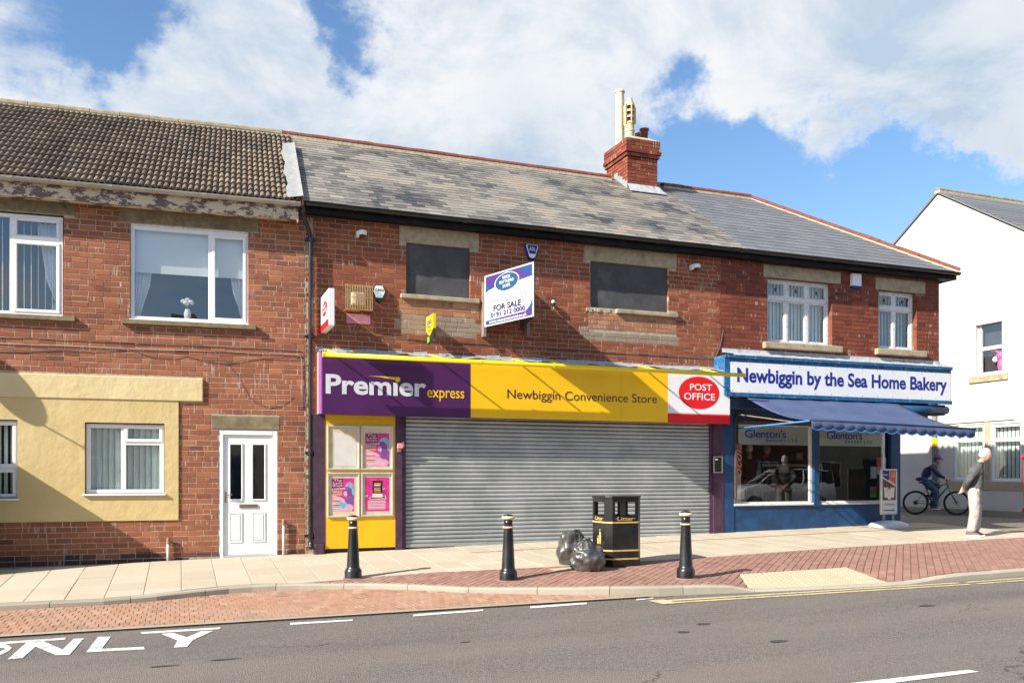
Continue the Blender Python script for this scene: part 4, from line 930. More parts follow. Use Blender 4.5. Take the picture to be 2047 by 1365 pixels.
# ============================================================ convenience store (shop-front plane y = 0)
X0 = JX + .02; XB = at(1440, 600).x; XE = at(1877, 600).x
ZE = 5.80; ZR = 8.00; YR = 2.9; YE = -.27; XD = 10.42
HM = thing('convenience_store', 'closed convenience store with steel shutter below brick upper storey and weathered slate roof', 'shop', (X0 + 4, 0, zf(X0 + 4)))
ZW = 5.67
b1 = rr((812, 490), (940, 597)); b1 = (b1[0], b1[1], at(812, 588).z, at(812, 484).z); b2 = (at(1180, 560).x, at(1336, 560).x, at(1180, 614).z, at(1180, 521).z)
l1 = (at(798, 460).x, at(957, 460).x, b1[3], at(798, 450).z); l2 = (at(1168, 500).x, at(1352, 500).x, b2[3], at(1168, 490).z)
s1 = (at(800, 590).x, at(957, 590).x, b1[2] - .085, b1[2]); s2 = (at(1230, 620).x, at(1353, 620).x, b2[2] - .09, b2[2])
FT = at(640, 693).z                                  # top of the fascia flashing
p1 = (at(798, 650).x, at(957, 650).x, at(798, 665).z, at(798, 627).z); p2 = (at(1166, 670).x, at(1352, 670).x, at(1166, 678).z, at(1166, 656).z + .0)
wm = MB(); gone = [b1, b2, (X0 + .33, XB + 1, -1, FT - .35)]
for q in slices(X0, XB, -.2, ZW, gone): wm.box(q[0], q[1], -.0035, .3, q[2], q[3])
wallM = wm.build('wall', MORT, HM)
def patch(u, z): return any(p[0] < u < p[1] and p[2] < z < p[3] for p in (p1, p2))
rep = [(at(798, 610).x, at(957, 610).x, p1[3], s1[2]), (at(1176, 640).x, at(1352, 640).x, p2[3], s2[2])]
bm = {'m': BR_P}
FARM = lambda q: q[0]
lay_bricks(wallM, BR_M, X0 + .012, XB, FT - .30, ZW, [b1, b2, l1, l2, s1, s2] + rep, toothL=0, far=FARM, special=(BR_P, patch), off=.05)
for q in rep: lay_bricks(wallM, BR_R, q[0], q[1], q[2], q[3], [], limit=40, off=U(0, .1), far=FARM)
lay_bricks(wallM, BR_L, X0 + .012, X0 + .30, .02, FT - .3, [], limit=20, off=.03, far=FARM)
for q in (l1, l2): MB().box(q[0], q[1], -.016, .12, q[2] + .002, q[3]).build('lintel', STONE, HM, bev=.01)
MB().box(s1[0], s1[1], -.07, .1, s1[2] + .004, s1[3] - .003).build('sill', STONE, HM, bev=.012)
MB().box(s2[0], s2[1], -.07, .1, s2[2] + .004, s2[3] - .003).build('sill', STONE, HM, bev=.014)
mb = MB(); xa = b2[0] - .09                               # broken end of the second sill: rough mortar stubs
for i in range(9): mb.box(xa + i * .055, xa + i * .055 + .07, -.012 - .02 * R_(), .05, s2[3] - .05 - .05 * R_(), s2[3] - .005 - .02 * R_())
mb.build('broken_sill', BEDM, HM, bev=.008)
for q in (b1, b2): MB().box(q[0], q[1], .045, .07, q[2], q[3]).build('window_board', BOARD, HM)
# eaves: black boards and gutter
def eaves(house, xa, xb):
    MB().box(xa, xb, -.225, -.2, ZE - .155, ZE - .02).build('fascia_board', BLACKB, house); MB().box(xa, xb, -.199, .0, ZE - .148, ZE - .13).build('soffit', BLACKB, house)
    return gutter(house, xa, xb, -.292, ZE - .012, .062, BLACKP, step=1.9)
eaves(HM, X0 - .02, XD)
# slate roofs
PT = math.atan2(ZR - ZE, YR - YE); SLM = (YR - YE) / math.cos(PT); cM, sM = math.cos(PT), math.sin(PT)
def slate_mesh(w, l, tt, th=.011):
    mb = MB(); mb.box(.002, w - .002, 0, l, 0, th, tt); return mb
def slates(roof, mat, xa, xb, w, gauge, right=None, jig=.004, limit=300, left=None):
    var = [slate_mesh(w, gauge * 1.85, ((i + .5) / 14, R_(), R_())) for i in range(14)]; mes = [q.mesh('slate', mat) for q in var]
    rows = int(SLM / gauge); items = []; st = MB()
    for r in range(rows + 1):
        x = xa + (w / 2 if r % 2 else 0) - w; xe = xb if right is None else right(r * gauge)
        while x < xe - .01:
            p, q = max(x, xa), min(x + w, xe); x += w
            if q - p > .03: items.append((p, q, r))
    items.sort(key=lambda q: q[0])
    cnt = 0
    for p, q, r in items:
        s = r * gauge - .02 + U(-jig, jig); k = min(13, max(0, int((.52 + (.75 * mnoise.noise(Vector((p * .9, r * .22, 3.3))) + U(-.34, .34) if mat is SLATE else U(-.4, .4))) * 14))); lift = .018
        y, z = YE + s * cM, ZE + s * sM; a = PT - math.atan2(.013, gauge * 1.85); full = abs(q - p - w) < .001
        if full and cnt < limit: inst('slate', mes[k], (p, y - sM * lift, z + cM * lift), roof, (a, U(-.003, .003), U(-.004, .004))); cnt += 1
        else:
            ca_, sa_ = math.cos(a), math.sin(a); mb = slate_mesh(q - p, gauge * 1.85, None)
            st.add([(v[0] + p, y - sM * lift + v[1] * ca_ - v[2] * sa_, z + cM * lift + v[1] * sa_ + v[2] * ca_) for v in mb.v], mb.f, var[k].t[0])
    if st.f: tag(st.build('slates', mat, roof), kind='stuff')
mb = MB(); mb.add([(X0 - .03, YE + .03, ZE), (XD, YE + .03, ZE), (XD, YR, ZR), (X0 - .03, YR, ZR), (XD, 6.1, ZE), (X0 - .03, 6.1, ZE)], [(0, 1, 2, 3), (3, 2, 4, 5)])
roofM = mb.build('roof', MORT_D, HM); slates(roofM, SLATE, X0 - .05, XD, .235, SLM / 25.0, jig=.014)
ridge(roofM, (X0 - .07, YR, ZR + .03), (9.05, YR, ZR + .03), 24, RIDGE_R, BEDM, h=.085)
mb = MB()                                              # ragged verge on the left
for i in range(22): s = SLM * i / 22; mb.box(X0 - .075, X0 - .045, YE + s * cM, YE + (s + SLM / 22) * cM, ZE + s * sM - .05 + U(-.01, .01), ZE + s * sM + .06)
mb.build('verge', plain('verge_brick', (.50, .28, .17), .9, .3, 20, dirt=.4), roofM)
# ---- chimney on the ridge
ca0 = at(1254, 330, 2.42).x; ca1 = at(1314, 330, 2.42).x; cy0, cy1 = 2.42, 3.42; zc0 = ZE + math.tan(PT) * (cy0 - YE) - .3
zc1 = at(1254, 311, cy0).z; ztop = at(1254, 281, cy0 - .06).z
CH = thing('chimney', 'red brick chimney stack with corbelled top on the slate ridge', 'chimney', ((ca0 + ca1) / 2, 2.9, ZR))
mb = MB().box(ca0 + .01, ca1 - .01, cy0 + .01, cy1 - .01, zc0, zc1); core = mb.build('core', MORT_D, CH)
bl = MB(); cnt = [0]; vb = [brick_mesh(BLEN - .008, .068, .09, ((i + .5) / 10, R_(), R_())) for i in range(10)]; vme = [q.mesh('brick', BR_B) for q in vb]
def stack(xa, xb, ya, yb, za, n, course=.077):
    for r in range(n):
        z = za + r * course
        for face in (0, 1, 2):
            ln = (xb - xa) if face == 0 else (yb - ya); x = 0 if (r + face) % 2 else -BLEN / 2
            while x < ln - .01:
                p, q = max(x, 0), min(x + BLEN, ln); x += BLEN
                if q - p < .03: continue
                k = int(R_() * 10)
                rz, loc = (0, (xa + p + .004, ya - .004, z + .004)) if face == 0 else (-math.pi / 2, (xa - .004, ya + q - .004, z + .004)) if face == 1 else (math.pi / 2, (xb + .004, ya + p + .004, z + .004))
                inst('brick', vme[k], loc, core, (0, 0, rz), ((q - p) / BLEN, 1, 1))
n1 = int((zc1 - zc0) / .077); stack(ca0, ca1, cy0, cy1, zc1 - n1 * .077, n1)
e = .034; stack(ca0 - e, ca1 + e, cy0 - e, cy1 + e, zc1, 1); stack(ca0 - 2 * e, ca1 + 2 * e, cy0 - 2 * e, cy1 + 2 * e, zc1 + .077, 1); stack(ca0 - e * 1.4, ca1 + e * 1.4, cy0 - e * 1.4, cy1 + e * 1.4, zc1 + .154, 3)
MB().box(ca0 - e * .6, ca1 + e * .6, cy0 - e * .6, cy1 + e * .6, zc1 + .004, zc1 + .385 - .004).build('corbel_core', MORT_D, CH)
zt_ = zc1 + .385
mb = MB(); a_, b_, c_, d_ = ca0 - .05, ca1 + .05, cy0 - .05, cy1 + .05
mb.add([(a_, c_, zt_), (b_, c_, zt_), (b_, d_, zt_), (a_, d_, zt_), (a_ + .14, c_ + .14, zt_ + .10), (b_ - .14, c_ + .14, zt_ + .10), (b_ - .14, d_ - .14, zt_ + .10), (a_ + .14, d_ - .14, zt_ + .10)], [(0, 1, 5, 4), (1, 2, 6, 5), (2, 3, 7, 6), (3, 0, 4, 7), (4, 5, 6, 7)]); mb.build('flaunching', BEDM, CH, bev=.02)
mb = MB(); vs = [(ca0 - .03, cy0 - .03, zc0 + .50), (ca0 - .03, cy0 - .02, zc0 + .20), (ca1 + .03, cy0 - .02, zc0 + .20), (ca1 + .03, cy0 - .03, zc0 + .42)]
MB().box(ca0 - .02, ca1 + .03, cy0 - .022, cy0 + .01, zc0 + .12, zc0 + .42).build('lead_apron', LEAD, CH); MB().ext([(ca0 - .02, cy0 - .03, zc0 + .42), (ca1 + .03, cy0 - .03, zc0 + .42), (ca1 + .1, cy0 - .24, zc0 + .20), (ca0 - .05, cy0 - .24, zc0 + .20)], (0, 0, .012)).build('lead_apron', LEAD, CH)
mb = MB()
for i in range(5):
    y = cy0 + i * .11; z = ZE + math.tan(PT) * (y - YE); mb.box(ca0 - .022 - i * .001, ca0 - .004, y - .03, y + .13, z - .05, z + .20 - .02 * (i % 2))
mb.build('stepped_flashing', FLASH, CH)
# pots
def px_at(px, py, Y): return at(px, py, Y)
def pot(name, label, px, ypl, pyt, prof_fn, mat, parts=None):
    x = at(px, 270, ypl).x; z0 = zt_ + .03; z1 = at(px, pyt, ypl).z
    o = thing(name, label, 'chimney pot', (x, ypl, z0), group='chimney pots'); return o, x, z0, z1
o, x, z0, z1 = pot('chimney_pot', 'tallest pale straight pot on the chimney', 1239, 2.95, 182, None, POT_P)
MB().lathe([(.10, -.06), (.098, z1 - z0 - .05)], (x, 2.95, z0), 20).build('shaft', POT_P, o, smooth=True, auto=True); MB().lathe([(.112, 0), (.114, .03), (.105, .05), (.085, .05), (.08, -.1)], (x, 2.95, z1 - .05), 20, cap=False).build('rim', POT_P, o, smooth=True)
MB().lathe([(.001, 0), (.085, 0)], (x, 2.95, z1 - .06), 16, cap=False).build('flue', BLACKM, o)
o, x, z0, z1 = pot('chimney_pot', 'buff louvred pot with stacked openings beside the tall pale one', 1259, 2.62, 198, None, POT_C); H = z1 - z0; y = 2.62
MB().lathe([(.10, -.05), (.10, H * .20), (.112, H * .215), (.112, H * .25), (.10, H * .265), (.10, H * .36), (.104, H * .38), (.085, H * .39)], (x, y, z0), 20).build('base', POT_C, o, smooth=True, auto=True)
MB().lathe([(.062, H * .38), (.05, H * .84)], (x, y, z0), 14).build('flue', WOODF, o, smooth=True)
for i in range(4): MB().lathe([(.066, 0), (.108, -.03), (.110, -.015), (.07, .03)], (x, y, z0 + H * (.40 + .14 * i) + .02), 20).build('louvre_ring', POT_C, o, smooth=True, auto=True)
for k in range(6): an = rad(20 + 60 * k); MB().box(-.009, .009, -.04, .0, z0 + H * .38, z0 + H * .85).build('rib', POT_C, o)
for k, ob in enumerate([q for q in bpy.data.objects if q.parent == o and q.name.startswith('rib')]):
    an = rad(20 + 60 * k); ob.location = (math.cos(an) * .10, math.sin(an) * .10, 0); ob.data = ob.data.copy(); ob.rotation_euler = (0, 0, an + math.pi / 2)
    for v in ob.data.vertices: v.co.x += x; v.co.y += y
MB().lathe([(.108, H * .83), (.108, H * .85), (.06, H * .97), (.058, H)], (x, y, z0), 20).build('cone', POT_C, o, smooth=True, auto=True)
o, x, z0, z1 = pot('chimney_pot', 'short glossy dark red pot at the right of the chimney', 1288, 2.72, 259, None, POT_R); H = z1 - z0
MB().lathe([(.09, -.06), (.082, H * .62), (.10, H * .66), (.085, H * .72), (.09, H * .85), (.112, H * .9), (.114, H), (.09, H), (.08, H * .7)], (x, 2.72, z0), 20, cap=False).build('pot_body', POT_R, o, smooth=True)
o, x, z0, z1 = pot('chimney_pot', 'dark red pot half hidden behind the short glossy one', 1279, 3.1, 268, None, POT_R); H = z1 - z0
MB().lathe([(.09, -.06), (.082, H * .62), (.10, H * .66), (.085, H * .72), (.112, H * .9), (.114, H), (.09, H), (.08, H * .7)], (x, 3.1, z0), 20, cap=False).build('pot_body', POT_R, o, smooth=True)
# ---- downpipe at the junction
DP = thing('downpipe', 'black cast iron downpipe between the two buildings', 'downpipe', (at(621, 900, -.08).x, -.08, zf(X0)))
dx = at(621, 700, -.08).x; xt = at(607, 420, -.29).x
MB().tube([(xt, -.285, ZE - .10), (xt, -.28, ZE - .18), (xt + .005, -.25, ZE - .24), (dx - .02, -.10, ZE - .46), (dx, -.08, ZE - .52), (dx, -.08, ZE - .6), (dx, -.08, .30), (dx, -.085, .24), (dx, -.12, .19), (dx, -.16, .16)], .037, 14).build('pipe', BLACKP, DP, smooth=True)
for z in (ZE - .56, at(621, 673).z, at(621, 905).z, .36):
    MB().lathe([(.038, -.035), (.047, -.03), (.047, .03), (.038, .035)], (dx, -.08, z), 14).box(dx - .085, dx + .085, -.03, -.01, z - .018, z + .018).build('socket', BLACKP, DP)
# ---- fascia sign
YS = -.36
FS = thing('shop_fascia', 'long shop fascia in purple, yellow and white with red stripe above the shutter', 'shop sign', (X0 + 4, YS, 2.4))
xa, xb_, xc, xd = at(645, 770, YS).x, at(941, 780, YS).x, at(1335, 790, YS).x, at(1459, 800, YS).x
zb_ = at(645, 827, YS).z; ztp = at(645, 703, YS).z; xe0 = at(632, 770, YS + .15).x
ztop2 = at(1000, 722, YS).z
MB().box(xa, xb_ - .001, YS, YS + .012, zb_, ztp).build('purple_panel', PURPLE, FS)
xm = at(1242, 800, YS).x
MB().box(xb_ + .001, xm - .001, YS, YS + .012, zb_, ztp).build('yellow_panel', YELLOW, FS); MB().box(xm + .001, xc - .001, YS + .0, YS + .012, zb_, ztp).build('yellow_panel', YELLOW, FS)
zrd = at(1335, 825, YS).z; MB().box(xc + .001, xd, YS, YS + .012, zrd + .006, ztp).build('white_panel', WHITEP, FS); MB().box(xc + .001, xd, YS, YS + .012, zb_ - .005, zrd - .006).build('red_panel', REDP, FS); MB().box(xc + .001, xd, YS + .003, YS + .012, zrd - .006, zrd + .006).build('white_line', WHITEP, FS)
MB().box(xa + .002, xd, YS + .013, -.02, zb_ + .005, ztp - .005).build('sign_case', PURPLE_D, FS)
MB().box(xa - .035, xa - .002, YS - .004, YS + .06, zb_, ztp + .004).build('edge_trim', LILAC, FS, bev=.005); MB().box(xa - .05, xa - .03, YS + .1, -.0, zb_ + .01, ztp + .02).build('side_board', PINK, FS)
MB().box(xd - .004, xd + .01, YS + .004, -.02, zb_ - .005, ztp).build('end_board', BLACKM, FS)
# leadwork over it
mb = MB(); n = 60; vs = []
for i in range(n + 1):
    x = xa - .06 + (xd - xa + .08) * i / n; w_ = .012 * math.sin(i * 1.9) + .01 * math.sin(i * .7)
    for (y, z) in ((-.004, FT + .02 + w_ * .4), (-.014, FT - .04), (-.03, FT - .115 + w_), (YS - .012 - abs(w_), ztp + .03 + w_ * .8), (YS - .016, ztp + .002 + w_)): vs.append((x, y, z))
mb.add(vs, [(i * 5 + k, i * 5 + 5 + k, i * 5 + 6 + k, i * 5 + k + 1) for i in range(n) for k in range(4)]); mb.build('lead_flashing', LEAD, FS, smooth=True)
# lettering
yt = YS - .004
def fit(mb, key, a, b, Y, m=0):                       # a: top-left, b: bottom-right of the lettering in the photograph
    p, q = at(*a, Y), at(*b, Y); return mb.text(key, p.x, q.x, min(p.z, q.z), max(p.z, q.z), Y, m)
def mid(px, py): return at(px, py, YS).z
mb = MB(); mb.text('premier', at(651, 770, YS).x, at(852, 780, YS).x, mid(700, 788.5), mid(651, 747), yt); mb.build('lettering', SILVER, FS)
mb = MB(); mb.text('express', at(854, 780, YS).x, at(928, 780, YS).x, mid(880, 802), mid(880, 780), yt); mb.build('lettering', YELLOW, FS)
mb = MB(); mb.text('ncs', at(1014, 795, YS).x, at(1313, 800, YS).x, mid(1130, 805.5), mid(1020, 778), yt); mb.build('lettering', GREYT, FS)
sx, sz = at(795, 758, YS).x, mid(795, 758.5); k = 14                           # swoosh with its ball
P = [(at(735, 752, YS).x, mid(735, 751.5)), (at(760, 752, YS).x, mid(760, 751.8)), (at(782, 754, YS).x, mid(782, 753)), (sx, sz + .03), (sx, sz - .02), (at(780, 757, YS).x, mid(780, 757.5)), (at(760, 754, YS).x, mid(760, 753.6))]
MB().add([(p[0], yt, p[1]) for p in P], [tuple(range(len(P)))]).add([(sx + .045 * math.cos(6.283 * i / k), yt - .001, sz + .045 * math.sin(6.283 * i / k)) for i in range(k)], [tuple(range(k))]).build('swoosh', YELLOW, FS)
ox, oz = at(1397.5, 785, YS).x, mid(1397.5, 785); ra, rb_ = (at(1439, 785, YS).x - at(1358, 785, YS).x) / 2, (mid(1397, 753) - mid(1397, 818)) / 2
def ell(mb, x, z, a, b_, y, n=40): return mb.add([(x + a * math.cos(6.2832 * i / n), y, z + b_ * math.sin(6.2832 * i / n)) for i in range(n)], [tuple(range(n))])
ell(MB(), ox, oz, ra, rb_, yt).build('roundel', REDP, FS)
mb = MB(); mb.text('post', at(1379, 775, YS).x, at(1423, 775, YS).x, mid(1400, 780.5), mid(1379, 766.5), yt - .003); mb.text('office', at(1367, 792, YS).x, at(1429, 792, YS).x, mid(1397, 799.5), mid(1367, 784.5), yt - .003); mb.build('lettering', WHITEP, FS)
# trough light of yellow tube in front of it
TL = thing('sign_light', 'long yellow tubular trough light on arms in front of the fascia', 'light', (X0 + 4, YS - .3, 2.9))
YT = -.72; ta, tb = at(646, 708, YT), at(1488, 750, YT); zt2 = ta.z * .5 + tb.z * .5
MB().tube([(ta.x, YT, ta.z), (tb.x, YT, tb.z)], .037, 14).build('tube', YTUBE, TL, smooth=True)
for px in (647, 962, 1108): q = at(px, 720, YT).x; tt = (q - ta.x) / (tb.x - ta.x); MB().tube([(q - .015, YT, ta.z + (tb.z - ta.z) * tt), (q + .015, YT, ta.z + (tb.z - ta.z) * tt)], .045, 12).build('collar', YTUBE, TL)
for px in (680, 893, 1061, 1136, 1316, 1440):
    q = at(px, 720, YT).x; z = ta.z + (tb.z - ta.z) * (q - ta.x) / (tb.x - ta.x); MB().tube([(q, YT, z + .015), (q - .16, YS + .05, ztp + .03)], .016, 8).box(q - .2, q - .12, YS - .008, YS + .02, ztp - .05, ztp + .05).build('arm', YTUBE, TL)
# ---- below the fascia
xpl, xpp, xpost, xs0, xs1, xe1 = at(628, 950, -.1).x, at(650, 950, -.1).x, at(790, 950, -.1).x, at(810, 950, -.05).x, at(1416, 950, -.05).x, at(1442, 950, -.1).x
MB().box(xpl, xpp, -.12, .05, zf(xpl) - .06, zb_ + .01).build('pilaster', PURPLE_D, HM); MB().box(xpl - .005, xpp - .02, -.16, .05, zf(xpl) - .08, zf(xpl) + .16).build('plinth_block', PURPLE_D, HM, bev=.02)
PAN = MB().box(xpp + .001, xpost - .001, -.115, .05, zf(xpp) + .07, zb_ + .02).build('notice_panel', YELLOWP, HM)
MB().box(xpp, xpost, -.06, .05, zf(xpp) - .1, zf(xpp) + .069).build('panel_foot', BLACKM, HM)
MB().box(xpost, xs0 - .07, -.13, .05, zf(xpost) - .06, zb_ + .01).build('pilaster', PURPLE_D, HM); MB().box(xs0 - .069, xs0, -.10, .05, zf(xpost) - .06, zb_ + .01).build('shutter_guide', PURPLE_D, HM)
MB().box(xs1, xs1 + .07, -.10, .05, zf(xs1) - .06, zb_ + .01).build('shutter_guide', PURPLE_D, HM); MB().box(xs1 + .071, xe1 + .03, -.13, .05, zf(xs1) - .06, zb_ + .01).build('pilaster', PURPLE_D, HM)
# roller shutter
SH = thing('roller_shutter', 'closed grey steel roller shutter with horizontal slats', 'shutter', ((xs0 + xs1) / 2, -.05, zf(9.5)))
zs0, zs1 = at(810, 1088, -.05).z + .01, zb_ + .06; ns = 31; hs_ = (zs1 - zs0) / ns
mb = MB(); prof = [(-.05, 0), (-.064, .006), (-.076, hs_ * .3), (-.079, hs_ * .5), (-.074, hs_ * .72), (-.06, hs_ * .88), (-.05, hs_ * .90), (-.047, hs_)]
mb.add([(x, y, z) for x in (xs0 + .002, xs1 - .002) for y, z in prof], [(i, i + 8, i + 9, i + 1) for i in range(7)]); sme = mb.mesh('slat', SHUT, smooth=True)
for i in range(ns): inst('slat', sme, (0, U(-.0015, .0015), zs0 + i * hs_), SH)
MB().box(xs0 + .002, xs1 - .002, -.085, -.04, zs0 - .06, zs0 - .001).build('bottom_rail', SHUT, SH, bev=.006); MB().box(xs0, xs1, .0, .02, zs0 - .3, zs1).build('backing', BLACKM, SH)
MB().box(xs0, xs1, -.03, .02, zf(xs0) - .1, zf(xs1) + .01).build('threshold', BLACKM, HM)
# four poster frames
def poster(name, label, r, kind):
    o = thing(name, label, 'poster frame', (r[0], -.12, r[2]), group='poster frames on the yellow panel'); f = MB(); frame_rect(f, *r, .028, -.145, -.116); f.build('frame', ALU, o, bev=.006)
    MB().box(r[0] + .02, r[1] - .02, -.124, -.117, r[2] + .02, r[3] - .02).build('backing', PAPER, o)
    x0, x1, z0, z1 = r[0] + .05, r[1] - .05, r[2] + .05, r[3] - .05; w, h = x1 - x0, z1 - z0
    def Q(pts, y, mat, nm='print'): return MB().add([(x0 + a * w, y, z0 + b_ * h) for a, b_ in pts], [tuple(range(len(pts)))]).build(nm, mat, o)
    if kind == 'blank':
        Q([(.16, .02), (.98, .03), (.99, .62), (.78, .78), (.12, .92), (.16, .6), (.13, .4)], -.126, PAPERW, 'faded_paper'); Q([(.3, 1.0), (1.0, 1.0), (1.0, .66), (.70, .86)], -.1265, PAPER, 'faded_paper')
    else:
        a0, a1, c0, c1 = (.06, .90, .08, .93) if kind == 'left' else (.04, .96, .02, .88) if kind == 'right' else (.04, .96, .06, .95)
        def S(pts): return [(a0 + p * (a1 - a0), c0 + q * (c1 - c0)) for p, q in pts]
        Q(S([(0, 0), (1, 0), (1, 1), (0, 1)]), -.126, MAG)
        if kind != 'map':
            Q(S([(0, 0), (.9, 0), (1, .12), (.7, .3), (.42, .42), (0, .5)]), -.1264, PINKL); Q(S([(.02, .02), (.6, .1), (.8, .22), (.2, .34)]), -.1266, CYAN if kind == 'left' else PINKL)
            Q(S([(.58, .30), (.72, .22), (.98, .2), (1, .6), (.86, .74), (.66, .74), (.58, .66), (.50, .56), (.55, .53), (.52, .49), (.54, .45), (.60, .42)]), -.1268, VIOL, 'face_print'); Q(S([(.60, .62), (.66, .60), (.70, .52), (.64, .42), (.60, .44), (.54, .47), (.52, .56)]), -.127, PINKL, 'face_print')
            Q(S([(.58, .74), (.66, .84), (.80, .88), (.98, .82), (1, .46), (.93, .5), (.90, .66), (.76, .75)]), -.1272, CYAN, 'headdress_print')
            Q(S([(.55, .46), (.61, .48), (.60, .45), (.56, .435)]), -.1274, REDP, 'lips_print')
            Q(S([(.03, .98), (.50, .98), (.52, .72), (.03, .70)]), -.1268, MAROON, 'title_block'); Q(S([(.02, .68), (.6, .70), (.6, .63), (.02, .61)]), -.1268, PAPERW, 'title_block'); Q(S([(.02, .52), (.46, .53), (.46, .49), (.02, .48)]), -.1276, YELLOW, 'title_block')
            mb = MB(); p = S([(.05, .72), (.50, .975)]); mb.text('lady', x0 + p[0][0] * w, x0 + p[1][0] * w, z0 + p[0][1] * h, z0 + p[1][1] * h, -.1285); mb.build('lettering', PINKL, o)
            mb = MB(); p = S([(.05, .625), (.57, .675)]); mb.text('bang', x0 + p[0][0] * w, x0 + p[1][0] * w, z0 + p[0][1] * h, z0 + p[1][1] * h, -.1285); mb.build('lettering', MAROON, o)
            mb = MB(); p = S([(.04, .55), (.46, .605)]); mb.text('newc', x0 + p[0][0] * w, x0 + p[1][0] * w, z0 + p[0][1] * h, z0 + p[1][1] * h, -.1285); mb.build('lettering', PAPERW, o)
            for i in range(7): e_ = .08 + .045 * i; Q(S([(.04, e_), (.3 + .2 * R_(), e_), (.3 + .15 * R_(), e_ + .022), (.04, e_ + .022)]), -.1278, (PAPERW, YELLOW, REDP)[i % 3], 'small_print')
        else:
            for i in range(9): a = U(0, .8); e_ = U(.3, .95); Q(S([(a, e_), (a + U(.05, .2), e_ + .03), (a + .12, e_ + .07), (a - .02, e_ + .05)]), -.1264, PINKL, 'pattern')
            Q(S([(.2, .42), (.85, .46), (.88, .36), (.18, .34)]), -.1266, PAPERW, 'title_block'); Q(S([(.22, .41), (.82, .445), (.84, .38), (.21, .36)]), -.1268, MAROON, 'title_block'); Q(S([(.3, .52), (.72, .52), (.72, .90), (.3, .90)]), -.127, BLACKM, 'flyer'); Q(S([(.3, .40), (.72, .40), (.72, .52), (.3, .52)]), -.127, PAPERW, 'flyer')
            for i, mt in enumerate((ORANGE, YELLOW, CYAN, REDP, PAPERW, GOLD)): e_ = .55 + .05 * i; Q(S([(.36, e_), (.6 + .1 * R_(), e_), (.64, e_ + .035), (.38, e_ + .035)]), -.1274, mt, 'flyer_print')
            for i in range(6): e_ = .06 + .045 * i; Q(S([(.12, e_), (.88 - .1 * R_(), e_), (.86, e_ + .022), (.12, e_ + .022)]), -.1268, PAPERW, 'small_print')
    panes(o, [(r[0] + .028, r[1] - .028, r[2] + .028, r[3] - .028)], -.136, glassmat('poster_glazing', .02, fres=False) if 'poster_glazing' not in MATS else MATS['poster_glazing'])
def pr(a, b): return rr(a, b, -.13)
poster('poster_frame', 'poster frame with only blank faded paper, upper left of the four', pr((654, 849), (719, 939)), 'blank'); poster('poster_frame', 'pink face poster in the upper right of the four frames', pr((722, 850), (786, 939)), 'right')
poster('poster_frame', 'pink face poster in the lower left frame above the first bollard', pr((654, 944), (719, 1033)), 'left'); poster('poster_frame', 'magenta poster with a small dark flyer in the lower right frame', pr((722, 944), (786, 1031)), 'map')
# broken lamp stub by the shutter, letter box right of it
o = thing('wall_box', 'broken pinkish metal box on the purple post left of the shutter', 'box', at(799, 895, -.13)); c = at(799, 893, -.13)
MB().box(c.x - .05, c.x + .05, -.19, -.131, c.z - .03, c.z + .06).build('box_body', PINK, o, bev=.01); MB().box(c.x - .045, c.x + .02, -.175, -.13, c.z - .09, c.z - .031).build('clasp', COPPER, o, bev=.01); MB().tube([(c.x + .02, -.18, c.z + .05), (c.x + .05, -.2, c.z + .09), (c.x + .06, -.19, c.z)], .008, 6).build('wire', COPPER, o)
o = thing('letter_box', 'black letter box on the purple post right of the shutter', 'letter box', at(1431, 943, -.13)); q = rr((1424, 913), (1440, 944), -.14)
MB().box(q[0], q[1], -.20, -.131, q[2], q[3]).build('box_body', BLACKP, o, bev=.008); f = MB(); frame_rect(f, q[0] - .008, q[1] + .008, q[2] - .008, q[3] + .008, .012, -.205, -.196); f.build('rim', GREYP, o); MB().box(q[0] + .03, q[0] + .08, -.206, -.2005, q[3] - .06, q[3] - .04).build('plate', PAPERW, o)
# ---- fittings on the upper wall
def camera_dome(px, py, label):
    c = at(px, py, -.1); o = thing('security_camera', label, 'camera', c, group='dome cameras under the eaves')
    MB().box(c.x - .075, c.x - .03, -.12, .0, c.z - .05, c.z + .05).build('bracket', UPVC, o, bev=.01); MB().lathe([(.055, -.02), (.072, -.01), (.075, .04), (.06, .058), (.02, .064)], (c.x + .02, -.12, c.z), 18).build('housing', UPVC, o, smooth=True); MB().ball((c.x + .02, -.12, c.z - .015), (.05, .05, .048), 14, 8).build('dome', BLACKP, o, smooth=True)
camera_dome(722, 468, 'white dome camera high on the wall left of the boarded window'); camera_dome(1390, 534, 'white dome camera between the right boarded window and the bakery')
# post office projecting sign
PO = thing('projecting_sign', 'white and red projecting POST OFFICE box sign near the downpipe', 'sign', at(645, 620, -.2)); xs_ = at(641.5, 600, -.06).x
d_ = ray(657, 600); yn = CAM.y + d_.y * ((xs_ - CAM.x) / d_.x); zpt, zpb = at(657, 575.5, yn).z, at(657, 650, yn).z; th_ = at(669, 600, yn).x - xs_
MB().box(xs_, xs_ + th_, yn, -.06, zpb, zpt).build('box_body', WHITEP, PO, bev=.006); MB().tube([(xs_ + th_ / 2, -.06, zpt - .1), (xs_ + th_ / 2, .01, zpt - .1)], .02, 8).build('bracket', GREYP, PO); MB().tube([(xs_ + th_ / 2, -.06, zpb + .1), (xs_ + th_ / 2, .01, zpb + .1)], .02, 8).build('bracket', GREYP, PO)
hh = zpt - zpb; ww = -.06 - yn; MB().add([(xs_ - .002, -.062, zpb + .004), (xs_ - .002, yn + .006, zpb + .004), (xs_ - .002, yn + .006, zpb + hh * .20), (xs_ - .002, -.062, zpb + hh * .20)], [(0, 1, 2, 3)]).build('red_stripe', REDP, PO)
